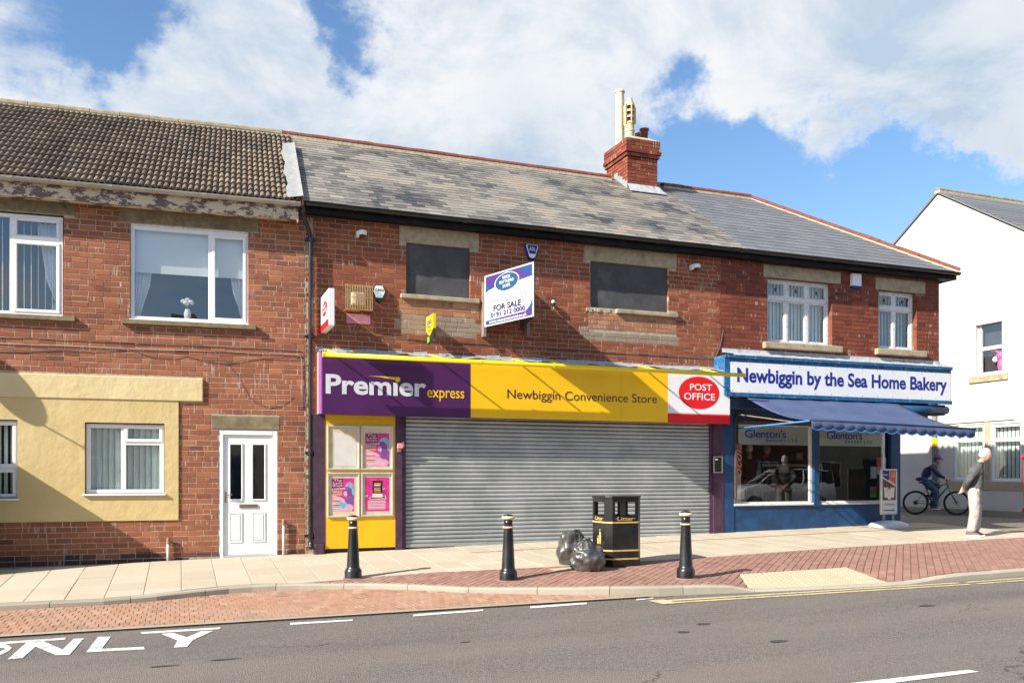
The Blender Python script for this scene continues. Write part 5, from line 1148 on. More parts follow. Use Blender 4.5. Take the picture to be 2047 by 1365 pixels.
cy_, cz = (yn - .06) / 2, zpb + hh * .56; n = 28; MB().add([(xs_ - .002, cy_ + ww * .33 * math.cos(6.2832 * i / n), cz + hh * .20 * math.sin(6.2832 * i / n)) for i in range(n)], [tuple(range(n))]).build('roundel', REDP, PO)
mb = MB(); mb.text3('post', (xs_ - .004, cy_ + ww * .17, cz + hh * .01), (0, -1, 0), (0, 0, 1), ww * .34, hh * .095); mb.text3('office', (xs_ - .004, cy_ + ww * .25, cz - hh * .11), (0, -1, 0), (0, 0, 1), ww * .5, hh * .095); mb.build('lettering', WHITEP, PO)
# caged wall light and pink patch
q = rr((691, 568), (744, 622), -.14); CG = thing('caged_light', 'square wall light in a tan wire cage', 'wall light', (q[0], -.1, q[2])); MB().box(q[0] + .11, q[1] - .11, -.10, .0, q[2] + .10, q[3] - .11).build('diffuser', DIFFU, CG, bev=.02); MB().box(q[0], q[1], -.02, .0, q[2], q[3]).build('back_plate', WOODF, CG)
nb = 17
for i in range(nb): x = q[0] + (q[1] - q[0]) * i / (nb - 1); MB().tube([(x, -.02, q[2]), (x, -.155, q[2] + .01), (x, -.16, q[3] - .01), (x, -.02, q[3])], .0055, 5).build('cage_wire', WIRE, CG)
for i in range(3): z = q[2] + (q[3] - q[2]) * (i + .02) / 2.04; MB().tube([(q[0], -.02, z), (q[0], -.158, z), (q[1], -.158, z), (q[1], -.02, z)], .006, 5).build('cage_band', WIRE, CG)
q = rr((692, 627), (740, 650)); tag(MB().box(q[0], q[1], -.0165, -.004, q[2] + .01, q[3]).build('painted_patch', PINK, org=(q[0], 0, q[2])), 'small pink painted rectangle under the caged wall light', 'painted patch')
# alarm boxes
def alarm_hex(px0, px1, py0, py1, label, nm, face, low, shell, key, tmat, shape):
    c = at((px0 + px1) / 2, (py0 + py1) / 2, -.08); w = at(px1, py0, -.08).x - at(px0, py0, -.08).x; h = at(px0, py0, -.08).z - at(px0, py1, -.08).z
    o = thing(nm, label, 'alarm box', c); P = [(c.x + a * w, c.z + b_ * h) for a, b_ in shape]
    MB().xz(P, -.07, .0).build('shell', shell, o, bev=.01); F = [(c.x + (p[0] - c.x) * .86, c.z + .01 + (p[1] - c.z) * .86) for p in P]; MB().xz(F, -.085, -.071).build('face', face, o, bev=.006); return o, c, w, h
hexa = [(-.28, .5), (.28, .5), (.5, .12), (.26, -.36), (.1, -.5), (-.1, -.5), (-.26, -.36), (-.5, .12)]
o, c, w, h = alarm_hex(745, 772, 570, 604, 'white hexagonal CBRE alarm box with a green base beside the caged light', 'alarm_box', WHITEP, GREEN, BLACKM, 'cbre', GREEN, hexa)
MB().xz([(c.x + a * w, c.z + b_ * h) for a, b_ in ((-.27, -.26), (.27, -.26), (.11, -.46), (-.11, -.46))], -.092, -.0855).build('strobe', GREEN, o, bev=.006); mb = MB(); mb.text('cbre', c.x - w * .33, c.x + w * .33, c.z + h * .14, c.z + h * .27, -.0875); mb.build('lettering', GREEN, o)
sh2 = [(-.42, .5), (.42, .5), (.5, .38), (.24, -.42), (.12, -.5), (-.12, -.5), (-.24, -.42), (-.5, .38)]
o, c, w, h = alarm_hex(1050, 1078, 488, 519, 'tapered white and navy ADL alarm box above the sale board', 'alarm_box', WHITEP, NAVYT, NAVYT, 'adl', NAVYT, sh2)
MB().xz([(c.x + a * w * .78, c.z + .01 + b_ * h * .78) for a, b_ in ((-.42, .5), (.42, .5), (.45, .38), (.27, -.22), (-.27, -.22), (-.45, .38))], -.0875, -.0855).build('badge', NAVYT, o); mb = MB(); mb.text('adl', c.x - w * .22, c.x + w * .22, c.z + h * .06, c.z + h * .30, -.0895); mb.build('lettering', WHITEP, o)
# yellow hanging sign
q0 = at(851.5, 640, -.06); PS = thing('hanging_sign', 'small yellow pointed projecting sign above the purple fascia', 'sign', q0); xs2 = q0.x; d_ = ray(866, 640); yn2 = CAM.y + d_.y * ((xs2 - CAM.x) / d_.x); za, zb2, zc2 = at(866, 626, yn2).z, at(862, 672, (yn2 - .06) / 2).z, at(866, 655, yn2).z
ym = (yn2 - .06) / 2; MB().ext([(xs2, -.06, zc2), (xs2, ym, zb2), (xs2, yn2, zc2), (xs2, yn2, za), (xs2, -.06, za)], (.05, 0, 0)).build('panel', YELLOWP, PS, bev=.004); MB().box(xs2 + .02, xs2 + .04, -.07, .0, za - .12, za - .08).build('bracket', GREYP, PS)
wd2 = -.06 - yn2; MB().text3('pp', (xs2 - .002, -.06 - wd2 * .2, za - .19), (0, -1, 0), (0, 0, 1), wd2 * .6, .11).build('lettering', NAVYT, PS); MB().text3('pay', (xs2 - .002, -.06 - wd2 * .25, zc2 - .03), (0, -1, 0), (0, 0, 1), wd2 * .5, .10).build('lettering', GREYT, PS)
MB().ext([(xs2 + .01, -.12, zb2 - .12), (xs2 + .01, yn2 + .0, zb2 - .06), (xs2 + .01, yn2 + .0, zc2 - .02), (xs2 + .01, -.12, zb2)], (.03, 0, 0)).build('lower_panel', BLACKM, PS); MB().add([(xs2 + .008, -.13, zb2 - .1), (xs2 + .008, -.25, zb2 - .08), (xs2 + .008, -.25, zb2 - .0), (xs2 + .008, -.13, zb2 + .0)], [(0, 1, 2, 3)]).build('label_strip', GREENL, PS)
# small bulkhead light with a hook
c = at(1105, 606, -.06); o = thing('bulkhead_light', 'small dark wall lamp with a curled white wire beside the sale board', 'wall light', c)
MB().lathe([(.035, -.05), (.038, -.01), (.035, .0)], (c.x, -.08, c.z), 12).build('lamp_holder', BLACKM, o); MB().lathe([(.036, .001), (.037, .03), (.02, .05)], (c.x, -.08, c.z), 12).build('cap', PAPERW, o); MB().tube([(c.x + .01, -.08, c.z - .05), (c.x + .012, -.08, c.z - .10), (c.x - .02, -.09, c.z - .13), (c.x - .06, -.1, c.z - .12)], .006, 6).build('wire', PAPERW, o, smooth=True); MB().box(c.x - .02, c.x + .02, -.06, .0, c.z - .03, c.z + .02).build('bracket', BLACKM, o)
# estate agent's V board
SB = thing('sale_board', 'white and purple FOR SALE board on two posts between the boarded windows', 'sale board', at(1010, 600, -.4))
yl_ = -.14; pl = at(968.5, 600, yl_); h0 = at(973, 547, yl_).z - at(964, 648, yl_).z
lo, hi = -2.5, -.2
for _ in range(40):                                    # the depth at which the right-hand edge has the same height
    mid_ = (lo + hi) / 2; hh_ = at(1068, 529, mid_).z - at(1066, 638, mid_).z
    if hh_ > h0: hi = mid_
    else: lo = mid_
yr_ = (lo + hi) / 2; prx = at(1067, 600, yr_); zT = (at(973, 547, yl_).z + at(1068, 529, yr_).z) / 2; zB_ = zT - h0
A = Vector((pl.x, yl_, zB_)); B = Vector((prx.x, yr_, zB_)); ex = (B - A); wB = ex.length; ex.normalize(); nrm = Vector((ex.y, -ex.x, 0))
if nrm.x > 0 and nrm.y > 0: nrm = -nrm
def BQ(pts, off, mat, nm): return MB().add([A + ex * (a * wB) + EZ * (b_ * h0) + nrm * off for a, b_ in pts], [tuple(range(len(pts)))]).build(nm, mat, SB)
MB().ext([A, B, B + EZ * h0, A + EZ * h0], -nrm * .008).build('panel', BOARDW, SB); A2 = B + Vector((.02, 0, 0)); B2 = Vector((B.x + .30, -.05, zB_))
MB().ext([A2, B2, B2 + EZ * h0, A2 + EZ * h0], (-.008, 0, 0)).build('rear_panel', PURPLE_D, SB)
m_ = .03
BQ([(m_, .75), (m_, .97), (.97, .97), (.97, .76), (.55, .72), (.30, .76), (.12, .70)], .002, ESTPUR, 'upper_field'); BQ([(m_, .66), (m_, .80), (.16, .77), (.3, .75), (.12, .72)], .003, ESTBLUE, 'upper_field'); BQ([(.70, .97), (.97, .97), (.97, .78), (.85, .80)], .003, ESTBLUE, 'upper_field')
BQ([(m_, .03), (.97, .03), (.97, .135), (m_, .11)], .002, ESTPUR, 'lower_field'); BQ([(.97, .13), (.97, .34), (.93, .22), (.84, .13)], .002, ESTBLUE, 'lower_field'); BQ([(m_, .03), (.4, .03), (.25, .115), (m_, .11)], .003, ESTBLUE, 'lower_field')
n = 36
for r_, of, mt in ((1.06, .004, WHITEP), (1, .006, ESTOV)): BQ([(.47 + .235 * r_ * math.cos(6.2832 * i / n), .775 + .165 * r_ * math.sin(6.2832 * i / n)) for i in range(n)], of, mt, 'oval')
def BT(key, a, b_, w, h, mat): MB().text3(key, A + ex * (a * wB) + EZ * (b_ * h0) + nrm * .009, ex, EZ, w * wB, h * h0).build('lettering', mat, SB)
BT('rms', .325, .67, .29, .225, WHITEP); BT('fs', .20, .262, .56, .115, EDARK); BT('tel', .14, .150, .70, .092, NAVYT); BT('www', .11, .045, .76, .055, WHITEP)
for k, (a, e_) in enumerate(((.17, .80), (.11, .88), (.28, .68))):
    x = a
    while x < e_: w_ = min(U(.03, .08), e_ - x + .01); BQ([(x, .50 - k * .042), (x + w_, .50 - k * .042), (x + w_, .522 - k * .042), (x, .522 - k * .042)], .004, GREYTXT, 'small_print'); x += w_ + .018
for px, py0, py1, Y in ((968.5, 640, 673, -.10), (1055, 600, 672, -.10)):
    c = at(px, py1, Y); MB().box(c.x - .025, c.x + .025, Y - .03, -.012, c.z, zT - .1).build('post', POST, SB)
MB().tube([(at(1055, 650, -.12).x, -.12, zT - .2), (B.x - .01, yr_ + .02, zT - .2)], .015, 6).build('stay', POST, SB); MB().tube([(at(1055, 650, -.12).x, -.12, zB_ + .2), (B.x - .01, yr_ + .02, zB_ + .2)], .015, 6).build('stay', POST, SB)
o = thing('wall_cable', 'thin dark cable along the bricks just above the fascia leadwork', 'cable', at(1000, 690, -.02))
MB().tube([at(px, py, -.02) for px, py in ((640, 664), (760, 672), (880, 682), (1000, 690), (1150, 700), (1290, 708), (1400, 716), (1430, 716), (1440, 690), (1446, 660))], .006, 5).build('cable_run', CABLE, o, smooth=True)

# ============================================================ bakery
HB = thing('bakery', 'corner bakery with blue shopfront below red brick storey and new grey slate hipped roof', 'shop', ((XB + XE) / 2, 0, zf(13)))
k1 = (at(1534, 620).x, at(1663, 620).x, at(1534, 684).z, at(1534, 554).z); k2 = (at(1756, 640).x, at(1832, 640).x, at(1756, 697).z, at(1756, 579).z)
ll1 = (at(1526, 540).x, at(1680, 540).x, k1[3], at(1526, 528).z); ll2 = (at(1750, 560).x, at(1849, 560).x, k2[3], at(1750, 554).z)
ss1 = (at(1524, 690).x, at(1679, 690).x, k1[2] - .135, k1[2]); ss2 = (at(1748, 700).x, at(1847, 700).x, k2[2] - .135, k2[2])
FTB = at(1449, 708, -.02).z + .02
wm = MB(); XW = 9.0
for q in slices(XB, XE, FTB - .5, ZW, [k1, k2]): wm.box(q[0], q[1], -.0015, .3, q[2], q[3])
wm.box(XE - .3, XE - .001, .301, XW, 2.45, ZW); wallB = wm.build('wall', MORT_D, HB)
lay_bricks(wallB, BR_B, XB, XE, FTB - .10, ZW, [k1, k2, ll1, ll2, ss1, ss2], far=lambda q: q[0], toothL=.11, off=.02)
for q in (ll1, ll2): MB().box(q[0], q[1], -.016, .12, q[2] + .002, q[3]).build('lintel', STONE, HB, bev=.01)
for q in (ss1, ss2): MB().box(q[0], q[1], -.10, .12, q[2] + .004, q[3] - .003).build('sill', STONE, HB, bev=.014)
def casement(q, cols, trans, lead):
    y = .105; x0, x1, z0, z1 = q[0] + .004, q[1] - .004, q[2] + .0, q[3] - .002; w = .06
    mb = MB(); frame_rect(mb, x0, x1, z0, z1, w, y, y + .07); cw = (x1 - x0 - w) / cols
    for i in range(1, cols): mb.box(x0 + w / 2 + cw * i - .035, x0 + w / 2 + cw * i + .035, y + .002, y + .068, z0 + w, z1 - w)
    mb.box(x0 + w, x1 - w, y - .012, y + .066, trans - .04, trans + .04); win = mb.build('window', WPAINT, HB, bev=.006); cells = []
    for i in range(cols):
        a, b_ = x0 + w / 2 + cw * i + .035, x0 + w / 2 + cw * (i + 1) - .035
        for (c, d) in ((z0 + w, trans - .04), (trans + .04, z1 - w)):
            s = MB(); frame_rect(s, a, b_, c, d, .028, y + .012, y + .05); s.build('sash', WPAINT, win, bev=.004); cells.append((a + .028, b_ - .028, c + .028, d - .028))
    panes(win, cells, y + .035, GLASS)
    for c in cells:
        if c[2] > trans and lead:
            mb = MB(); n = 5
            for i in range(1, n): xx = c[0] + (c[1] - c[0]) * i / n; mb.box(xx - .003, xx + .003, y + .028, y + .0345, c[2], c[3])
            mx_, mz = (c[0] + c[1]) / 2, (c[2] + c[3]) / 2; mb.build('leading', GREYP, win); MB().xz([(mx_, mz + .05), (mx_ + .028, mz), (mx_, mz - .05), (mx_ - .028, mz)], y + .024, y + .0275).build('leaded_diamond', MAROON, win)
    return win
tz = at(1600, 601, .105).z
wk = casement(k1, 3, tz, True); vblind(wk, k1[0] + .06, k1[1] - .06, k1[2] + .05, k1[3] - .05, .26, mat=BLIND, gap=.004)
wk2 = casement(k2, 2, at(1793, 618, .105).z, True); vblind(wk2, k2[0] + .06, k2[1] - .06, k2[2] + .05, k2[3] - .05, .26, mat=BLIND, gap=.03)
for q in (k1, k2): room(HB, q, .31)
q = rr((1704, 546), (1722, 577), -.08); o = thing('alarm_box', 'tall white alarm box with a blue base between the bakery windows', 'alarm box', (q[0], -.05, q[2])); MB().box(q[0], q[1], -.09, .0, q[2] + .05, q[3]).build('shell', UPVC, o, bev=.012); MB().box(q[0] + .004, q[1] - .004, -.086, .0, q[2], q[2] + .049).build('strobe', NAVYT, o, bev=.012)
# the ground floor is set back at the corner below the upper storey
xk1 = at(1799, 950, -.1).x
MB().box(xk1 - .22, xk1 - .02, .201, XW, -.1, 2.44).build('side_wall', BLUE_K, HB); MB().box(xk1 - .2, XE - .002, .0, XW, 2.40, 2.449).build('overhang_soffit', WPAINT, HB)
# roof: front slope, hip, end slope
XC = XE + .27; hipx = XC - (YR - YE)
mb = MB(); mb.add([(XD, YE + .03, ZE), (XC - .03, YE + .03, ZE), (hipx, YR, ZR), (XD, YR, ZR), (XC - .03, 6.1, ZE), (XD, 6.1, ZE)], [(0, 1, 2, 3), (1, 4, 2), (3, 2, 4, 5)])
roofB = mb.build('roof', MORT_D, HB); slates(roofB, NSLATE, XD, XC, .31, SLM / 19.0, right=lambda s: XC - max(0, s) * cM - .0, jig=.002)
ridge(roofB, (at(1322, 378, YR).x, YR, ZR + .02), (hipx, YR, ZR + .02), 9, RIDGE_R, BEDM, h=.085); ridge(roofB, (XC + .02, YE - .02, ZE + .03), (hipx, YR, ZR + .03), 11, RIDGE_R, BEDP, r=.10, h=.075)
eaves(HB, XD + .002, XC + .0); MB().box(XC - .06, XC - .04, -.19, 6, ZE - .155, ZE - .02).build('end_fascia', BLACKB, HB)
# fascia
YB = -.40
BS = thing('bakery_sign', 'white bakery sign with navy lettering in a blue surround', 'shop sign', (XB + 2, YB, 2.6))
fx0, fx1 = at(1449, 750, YB).x, at(1902, 770, YB).x; fz1 = at(1449, 709, YB).z; fz0 = at(1461, 789, YB).z
px0, px1, pz0, pz1 = at(1461, 750, YB).x, at(1900, 770, YB).x, at(1461, 783.5, YB).z, at(1461, 723, YB).z
MB().box(fx0, fx1, YB + .004, -.02, fz0, fz1).build('surround', BLUE_L, BS, bev=.008); MB().box(fx0 - .01, fx1 + .012, YB - .03, YB + .003, fz1 - .06, fz1 + .012).build('cornice', BLUE_L, BS, bev=.01); MB().box(fx0 + .02, fx1 + .006, YB - .022, YB + .003, fz0 - .03, pz0 - .004).build('lower_trim', BLUE_L, BS, bev=.006)
MB().box(px0, px1, YB - .008, YB + .0035, pz0, pz1).build('panel', WHITEP, BS)
for i in range(15):
    for z in (pz0 + .03, pz1 - .03): x = px0 + .03 + (px1 - px0 - .06) * i / 14; MB().lathe([(.008, 0), (.006, .004)], (0, 0, 0), 6).v; MB().box(x - .007, x + .007, YB - .012, YB - .0085, z - .007, z + .007).build('screw', COPPER, BS)
MB().text('bakery', at(1473, 750, YB).x, at(1892, 770, YB).x, at(1640, 779.5, YB).z, at(1473, 734, YB).z, YB - .0105).build('lettering', NAVYT, BS)
mb = MB(); n = 40; vs = []
for i in range(n + 1):
    x = XB + .02 + (XE - XB) * i / n; w_ = .014 * math.sin(i * 2.3)
    for (y, z) in ((-.02, FTB + .10), (-.03, FTB + .02 + w_), (YB - .02, fz1 + .03 + w_ * .6), (YB - .035, fz1 + .005)): vs.append((x, y, z))
mb.add(vs, [(i * 4 + k, i * 4 + 4 + k, i * 4 + 5 + k, i * 4 + k + 1) for i in range(n) for k in range(3)]); mb.build('lead_flashing', LEAD, BS, smooth=True)
bx1 = at(1888, 810, -.3).x
MB().box(fx0 + .01, fx1 - .08, YB + .08, -.02, fz0 - .26, fz0 - .031).build('blind_box', BLUE_K, BS, bev=.02); MB().tube([(at(1800, 810, -.36).x, -.36, fz0 - .15), (fx1 - .1, -.36, fz0 - .15)], .085, 12).build('blind_roller', BLUE, BS, smooth=True)
# shopfront below
ZSH = fz0 - .2; YG = -.06
xg = [at(1467, 930, YG).x, at(1623, 930, YG).x, at(1634, 930, YG).x, at(1769, 930, YG).x]; zg0 = at(1467, 1008, YG).z; zg1 = at(1467, 846, YG).z
xp0, xp1 = at(1442, 950, -.1).x + .032, at(1466, 950, -.1).x; xk0, xk1 = at(1772, 950, -.1).x, at(1799, 950, -.1).x
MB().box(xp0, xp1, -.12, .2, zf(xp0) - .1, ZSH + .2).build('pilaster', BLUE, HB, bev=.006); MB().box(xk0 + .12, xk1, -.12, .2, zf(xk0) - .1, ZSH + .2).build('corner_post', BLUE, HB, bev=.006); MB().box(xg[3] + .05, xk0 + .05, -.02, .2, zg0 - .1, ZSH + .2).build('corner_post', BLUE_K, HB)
MB().box(xp1 + .002, xk1 - .004, -.10, .15, zf(xp1) - .1, zg0 - .03).build('stall_riser', BLUE, HB); MB().box(xp1 + .002, xk0 + .1, -.14, .1, zg0 - .03, zg0 + .015).build('shop_sill', WPAINT, HB, bev=.008)
mb = MB().box(xg[1], xg[2], -.13, .02, zg0 + .016, ZSH + .1); mb.build('mullion', BLUE, HB, bev=.01); MB().box(xg[1] - .02, xg[2] + .03, -.15, .02, zg0 - .06, zg0 + .03).build('mullion_foot', BLUE, HB, bev=.01)
MB().box(xp1, xk0 + .1, -.05, .1, zg1, ZSH + .15).build('transom_panel', BLUE, HB); MB().box(xp1, xg[1], -.10, -.04, zg1 - .02, zg1 + .05).build('transom', WOODF, HB); MB().box(xp1 + .01, xp1 + .05, -.16, -.10, zg0 + .1, zg1 + .1).build('blind_guide', WOODF, HB)
for a, b_ in ((xg[0], xg[1]), (xg[2], xg[3])):
    mb = MB(); frame_rect(mb, a, b_ - .001, zg0 + .016, zg1 - .001, .03, YG + .0, YG + .05); mb.box(b_ - .065, b_ - .031, YG - .001, YG + .05, zg0 + .046, zg1 - .03); wsh = mb.build('shop_window', WPAINT, HB)
    panes(wsh, [(a + .03, b_ - .06, zg0 + .04, zg1 - .02)], YG + .03, GLASSB)
    zv = at(1540, 888.5, YG).z if a == xg[0] else at(1700, 889, YG).z; zv = at(1467, 888, YG).z
    MB().add([(a + .03, YG + .036, zv), (b_ - .06, YG + .036, zv), (b_ - .06, YG + .036, zg1 - .02), (a + .03, YG + .036, zg1 - .02)], [(0, 1, 2, 3)]).build('vinyl_band', VINYL, wsh)
    W0 = a + .03; wv = b_ - .09 - a; hv = zg1 - zv
    (MB().text('glen', W0 + wv * .14, W0 + wv * .69, zv + hv * .34, zv + hv * .74, YG + .028)).build('lettering', NAVYT, wsh); MB().text('bltd', W0 + wv * .42, W0 + wv * .85, zv + hv * .15, zv + hv * .285, YG + .028).build('lettering', NAVYT, wsh)
    cxh, czh = W0 + wv * .50, zv + hv * .80; mb = MB(); hp = [(-.035, -.06), (-.035, .0), (-.06, .03), (-.045, .06), (-.01, .075), (.02, .07), (.05, .055), (.058, .025), (.035, .0), (.035, -.06)]
    mb.tube([(cxh + p, YG + .027, czh + q) for p, q in hp], .004, 4); mb.build('chef_hat_logo', NAVYT, wsh)
# inside the shop
x0, x1 = xp1 + .02, xk1 - .25; mb = MB(); zfl = zf(12.5) + .02; D = 5.0
mb.add([(x0, .2, zfl), (x1, .2, zfl), (x1, D, zfl), (x0, D, zfl)], [(0, 1, 2, 3)], None, 1); mb.add([(x0, .12, 2.62), (x1, .12, 2.62), (x1, D, 2.62), (x0, D, 2.62)], [(3, 2, 1, 0)]); mb.add([(x0, D, zfl), (x1, D, zfl), (x1, D, 2.62), (x0, D, 2.62)], [(0, 1, 2, 3)]); mb.add([(x0, .12, zfl), (x0, D, zfl), (x0, D, 2.62), (x0, .12, 2.62)], [(0, 1, 2, 3)]); mb.add([(x1, .12, zfl), (x1, D, zfl), (x1, D, 2.62), (x1, .12, 2.62)], [(3, 2, 1, 0)])
mb.build('shop_interior', [SHOPW, SHOPF], HB)
o = thing('display_counter', 'glass fronted cake counter inside the bakery window', 'counter', (xg[1] + .3, 1.2, zfl)); cx_ = xg[1] + .35
MB().box(cx_ - 1.0, cx_ + .55, .7, 1.3, zfl, zfl + .35).build('plinth', WOODI, o); MB().box(cx_ - 1.0, cx_ + .55, .72, 1.3, zfl + 1.25, zfl + 1.30).build('top', STEELI, o)
for z in (.4, .72, .98): MB().box(cx_ - .98, cx_ + .53, .74, 1.28, zfl + z, zfl + z + .025).build('shelf', WOODI, o)
for x in (cx_ - 1.0, cx_ + .53): MB().box(x, x + .02, .71, .74, zfl + .351, zfl + 1.249).build('upright', STEELI, o)
for i in range(10):
    x = cx_ - .85 + .14 * i; z = zfl + (.425, .745, 1.005)[i % 3]; MB().box(x, x + .11, .82, 1.0, z, z + .06).build('price_card', PAPERW if i % 2 else WOODI, o)
o = thing('till', 'small black till on the bakery counter', 'till', (cx_ + .1, 1, zfl + 1.3)); MB().box(cx_, cx_ + .25, .85, 1.15, zfl + 1.301, zfl + 1.40).build('base', BLACKM, o, bev=.01); MB().box(cx_ + .04, cx_ + .2, .9, .95, zfl + 1.401, zfl + 1.55).build('screen', STEELI, o, bev=.01)
dxa, dxb = at(1708, 950, 1.2).x, at(1757, 950, 1.2).x
o = thing('inner_door', 'white glazed door inside the bakery', 'door', (dxa, 1.5, zfl)); mb = MB(); frame_rect(mb, dxa, dxb + .25, zfl, 2.5, .10, 1.5, 1.56); mb.box(dxa + .1, dxb + .15, 1.5, 1.55, zfl + .1, zfl + .75); mb.build('leaf', UPVC, o); panes(o, [(dxa + .1, dxb + .15, zfl + .75, 2.4)], 1.53, GLASSB); MB().box(dxa + .02, dxa + .07, 1.46, 1.5, zfl + .95, zfl + 1.15).build('handle', STEEL, o)
# prints stuck to the panes
def sticker(nm, label, a, b_, mats, y=YG + .042):
    q = rr(a, b_, y); o = thing(nm, label, 'notice', (q[0], y, q[2])); w, h = q[1] - q[0], q[3] - q[2]
    for i, (u0, u1, v0, v1, mt) in enumerate(mats): MB().box(q[0] + u0 * w, q[0] + u1 * w, y - .001 - .0012 * i, y + .0 - .0012 * i, q[2] + v0 * h, q[2] + v1 * h).build('print' if i else 'sheet', mt, o)
    return o, q
o, q = sticker('drinks_strip', 'red drinks strip with white script at the left edge of the bakery window', (1469, 889), (1483, 946), [(0, 1, 0, 1, REDP)])
MB().text3('cola', (q[1] - .012, YG + .036, q[2] - .06), (0, 0, 1), (-1, 0, 0), q[3] - q[2] + .1, q[1] - q[0] - .01).build('lettering', WHITEP, o)
ln = [(.1, U(.6, .95), .08 + .1 * i, .12 + .1 * i, (GREYTXT, REDP, GREYTXT, ORANGE)[i % 4]) for i in range(9)]
sticker('notice', 'white price list under the red drinks strip', (1467, 947), (1481, 976), [(0, 1, 0, 1, PAPERW)] + ln[:7]); sticker('notice', 'wider white notice at the foot of the bakery window', (1467, 977), (1488, 997), [(0, 1, 0, 1, PAPERW)] + ln[:6])
sticker('notice', 'pink and white offer poster at the right of the bakery window', (1752, 914), (1771, 948), [(0, 1, 0, 1, PAPERW), (0, .55, .45, 1, REDP), (.2, .55, .2, .4, ORANGE), (.65, .9, .4, .7, MAROON)]); sticker('notice', 'small pale blue notice beside the offer poster', (1740, 932), (1753, 956), [(0, 1, 0, 1, CURT)]); sticker('notice', 'pink and lime card low in the bakery window', (1739, 972), (1752, 994), [(0, 1, .5, 1, PINK), (0, 1, 0, .46, GREENL)])
# awning
AW = thing('awning', 'faded blue shop awning with a scalloped valance', 'awning', (xg[1] + 1, -.5, 2.2))
ta_, tb_ = at(1490, 794, -.42), at(1806, 802, -.42); zA = fz0 - .05
fl = (1622, 839.5); frr = (1948, 858)
lo, hi = -3.2, -.6
for _ in range(40):
    md = (lo + hi) / 2
    if at(*fl, md).x < ta_.x + .05: lo = md
    else: hi = md
YV = (lo + hi) / 2; vl, vr = at(*fl, YV), at(*frr, YV); zV = (vl.z + vr.z) / 2
xaL, xaR = vl.x, vr.x
nx, ny = 30, 10; vs = []
for i in range(nx + 1):
    for j in range(ny + 1):
        s, t_ = i / nx, j / ny; x = xaL + (xaR - xaL) * s; y = -.40 + (YV + .40) * t_; z = zA + (vl.z + (vr.z - vl.z) * s - zA) * t_ - .10 * math.sin(math.pi * t_) * (.75 + .25 * math.cos(s * 6.28)) + .006 * math.sin(s * 37 + t_ * 5); vs.append((x, y, z))
mb = MB(); mb.add(vs, [(i * (ny + 1) + j, i * (ny + 1) + j + 1, (i + 1) * (ny + 1) + j + 1, (i + 1) * (ny + 1) + j) for i in range(nx) for j in range(ny)]); ob = mb.build('canopy', AWN, AW, smooth=True); sm = ob.modifiers.new('thick', 'SOLIDIFY'); sm.thickness = .004
n = 132; vs = []; sc_n = 16
for i in range(n + 1):
    s = i / n; x = xaL + (xaR - xaL) * s; z = vl.z + (vr.z - vl.z) * s; ph = (s * sc_n) % 1; dpt = .135 + .045 * abs(math.sin(math.pi * ph)) ** .7; w_ = .005 * math.sin(s * 45)
    vs += [(x, YV, z), (x, YV - .006 + w_, z - dpt + .018), (x, YV - .008 + w_, z - dpt)]
mb = MB(); mb.add(vs, [(i * 3, i * 3 + 3, i * 3 + 4, i * 3 + 1) for i in range(n)]); mb.add(vs, [(i * 3 + 1, i * 3 + 4, i * 3 + 5, i * 3 + 2) for i in range(n)], None, 1); ob = mb.build('valance', [AWN, AWNE], AW, smooth=True); sm = ob.modifiers.new('thick', 'SOLIDIFY'); sm.thickness = .004
MB().tube([(xaL - .02, YV + .01, vl.z + .005), (xaR + .03, YV + .01, vr.z + .005)], .022, 10).build('front_rail', BLUE_K, AW, smooth=True)
hz_ = at(1480, 856, -.16).z
for x, nm in ((xaL, 'arm'), (xaR - .05, 'arm')):
    MB().tube([(x, YV + .02, (vl.z if x == xaL else vr.z) - .01), (x - .02, -.14, hz_)], .016, 8).build(nm, AWNE, AW, smooth=True); MB().tube([(x + .02, YV + .35, zV + .02), (x - .04, -.13, hz_ + .28)], .010, 6).build('chain', COPPER, AW)
MB().box(xp1 + .02, xp1 + .07, -.17, -.13, hz_ - .3, hz_ + .3).build('guide', BLACKM, AW)

# ============================================================ white rendered house across the side street
XW_ = 21.4; pk = atx(1875, 390, XW_); HWt = thing('white_house', 'white rendered house with grey tiled roof across the side street', 'house', (XW_ + 3, pk.y, .3))
pit = math.tan(rad(33)); yF, yBk = pk.y - 6.4, pk.y + 6.4; zE_ = pk.z - 6.4 * pit
wu = (atx(1950, 640, XW_), atx(2003, 752, XW_)); uw = pv(wu[0].y, wu[1].y, atx(1950, 752, XW_).z, atx(1950, 641, XW_).z)
def wx(a, b, zt_, zb_2): return pv(atx(a, 900, XW_).y, atx(b, 900, XW_).y, atx(a, zb_2, XW_).z, atx(a, zt_, XW_).z)
g1_ = wx(1906, 1968, 851, 959); g2_ = wx(1980, 2043, 848, 962)
mb = MB()
for q in slices(yF, yBk, -.3, zE_, [uw, g1_, g2_]): mb.box(XW_, XW_ + .3, q[0], q[1], q[2], q[3])
mb.ext([(XW_, yF, zE_), (XW_, yBk, zE_), (XW_, pk.y, pk.z)], (.3, 0, 0)); mb.box(XW_ + .3, XW_ + 9, yF, yF + .3, -.3, zE_); mb.box(XW_ + .3, XW_ + 9, yBk - .3, yBk, -.3, zE_); mb.build('wall', WHITER, HWt)
MB().box(XW_ - .04, XW_, uw[0] - .4, g2_[1] + 6, g1_[3] + .07, g1_[3] + .12).build('drip_course', WHITER, HWt)
MB().box(XW_ - .02, XW_ - .001, g2_[0] - .2, g1_[1] + .2, g2_[2] - .24, g2_[2] - .01).build('sill', TANM, HWt)
MB().box(XW_ - .015, XW_ - .001, g2_[1] + .02, g1_[0] - .02, g1_[2], g1_[3] + .06).build('pier', TANM, HWt)
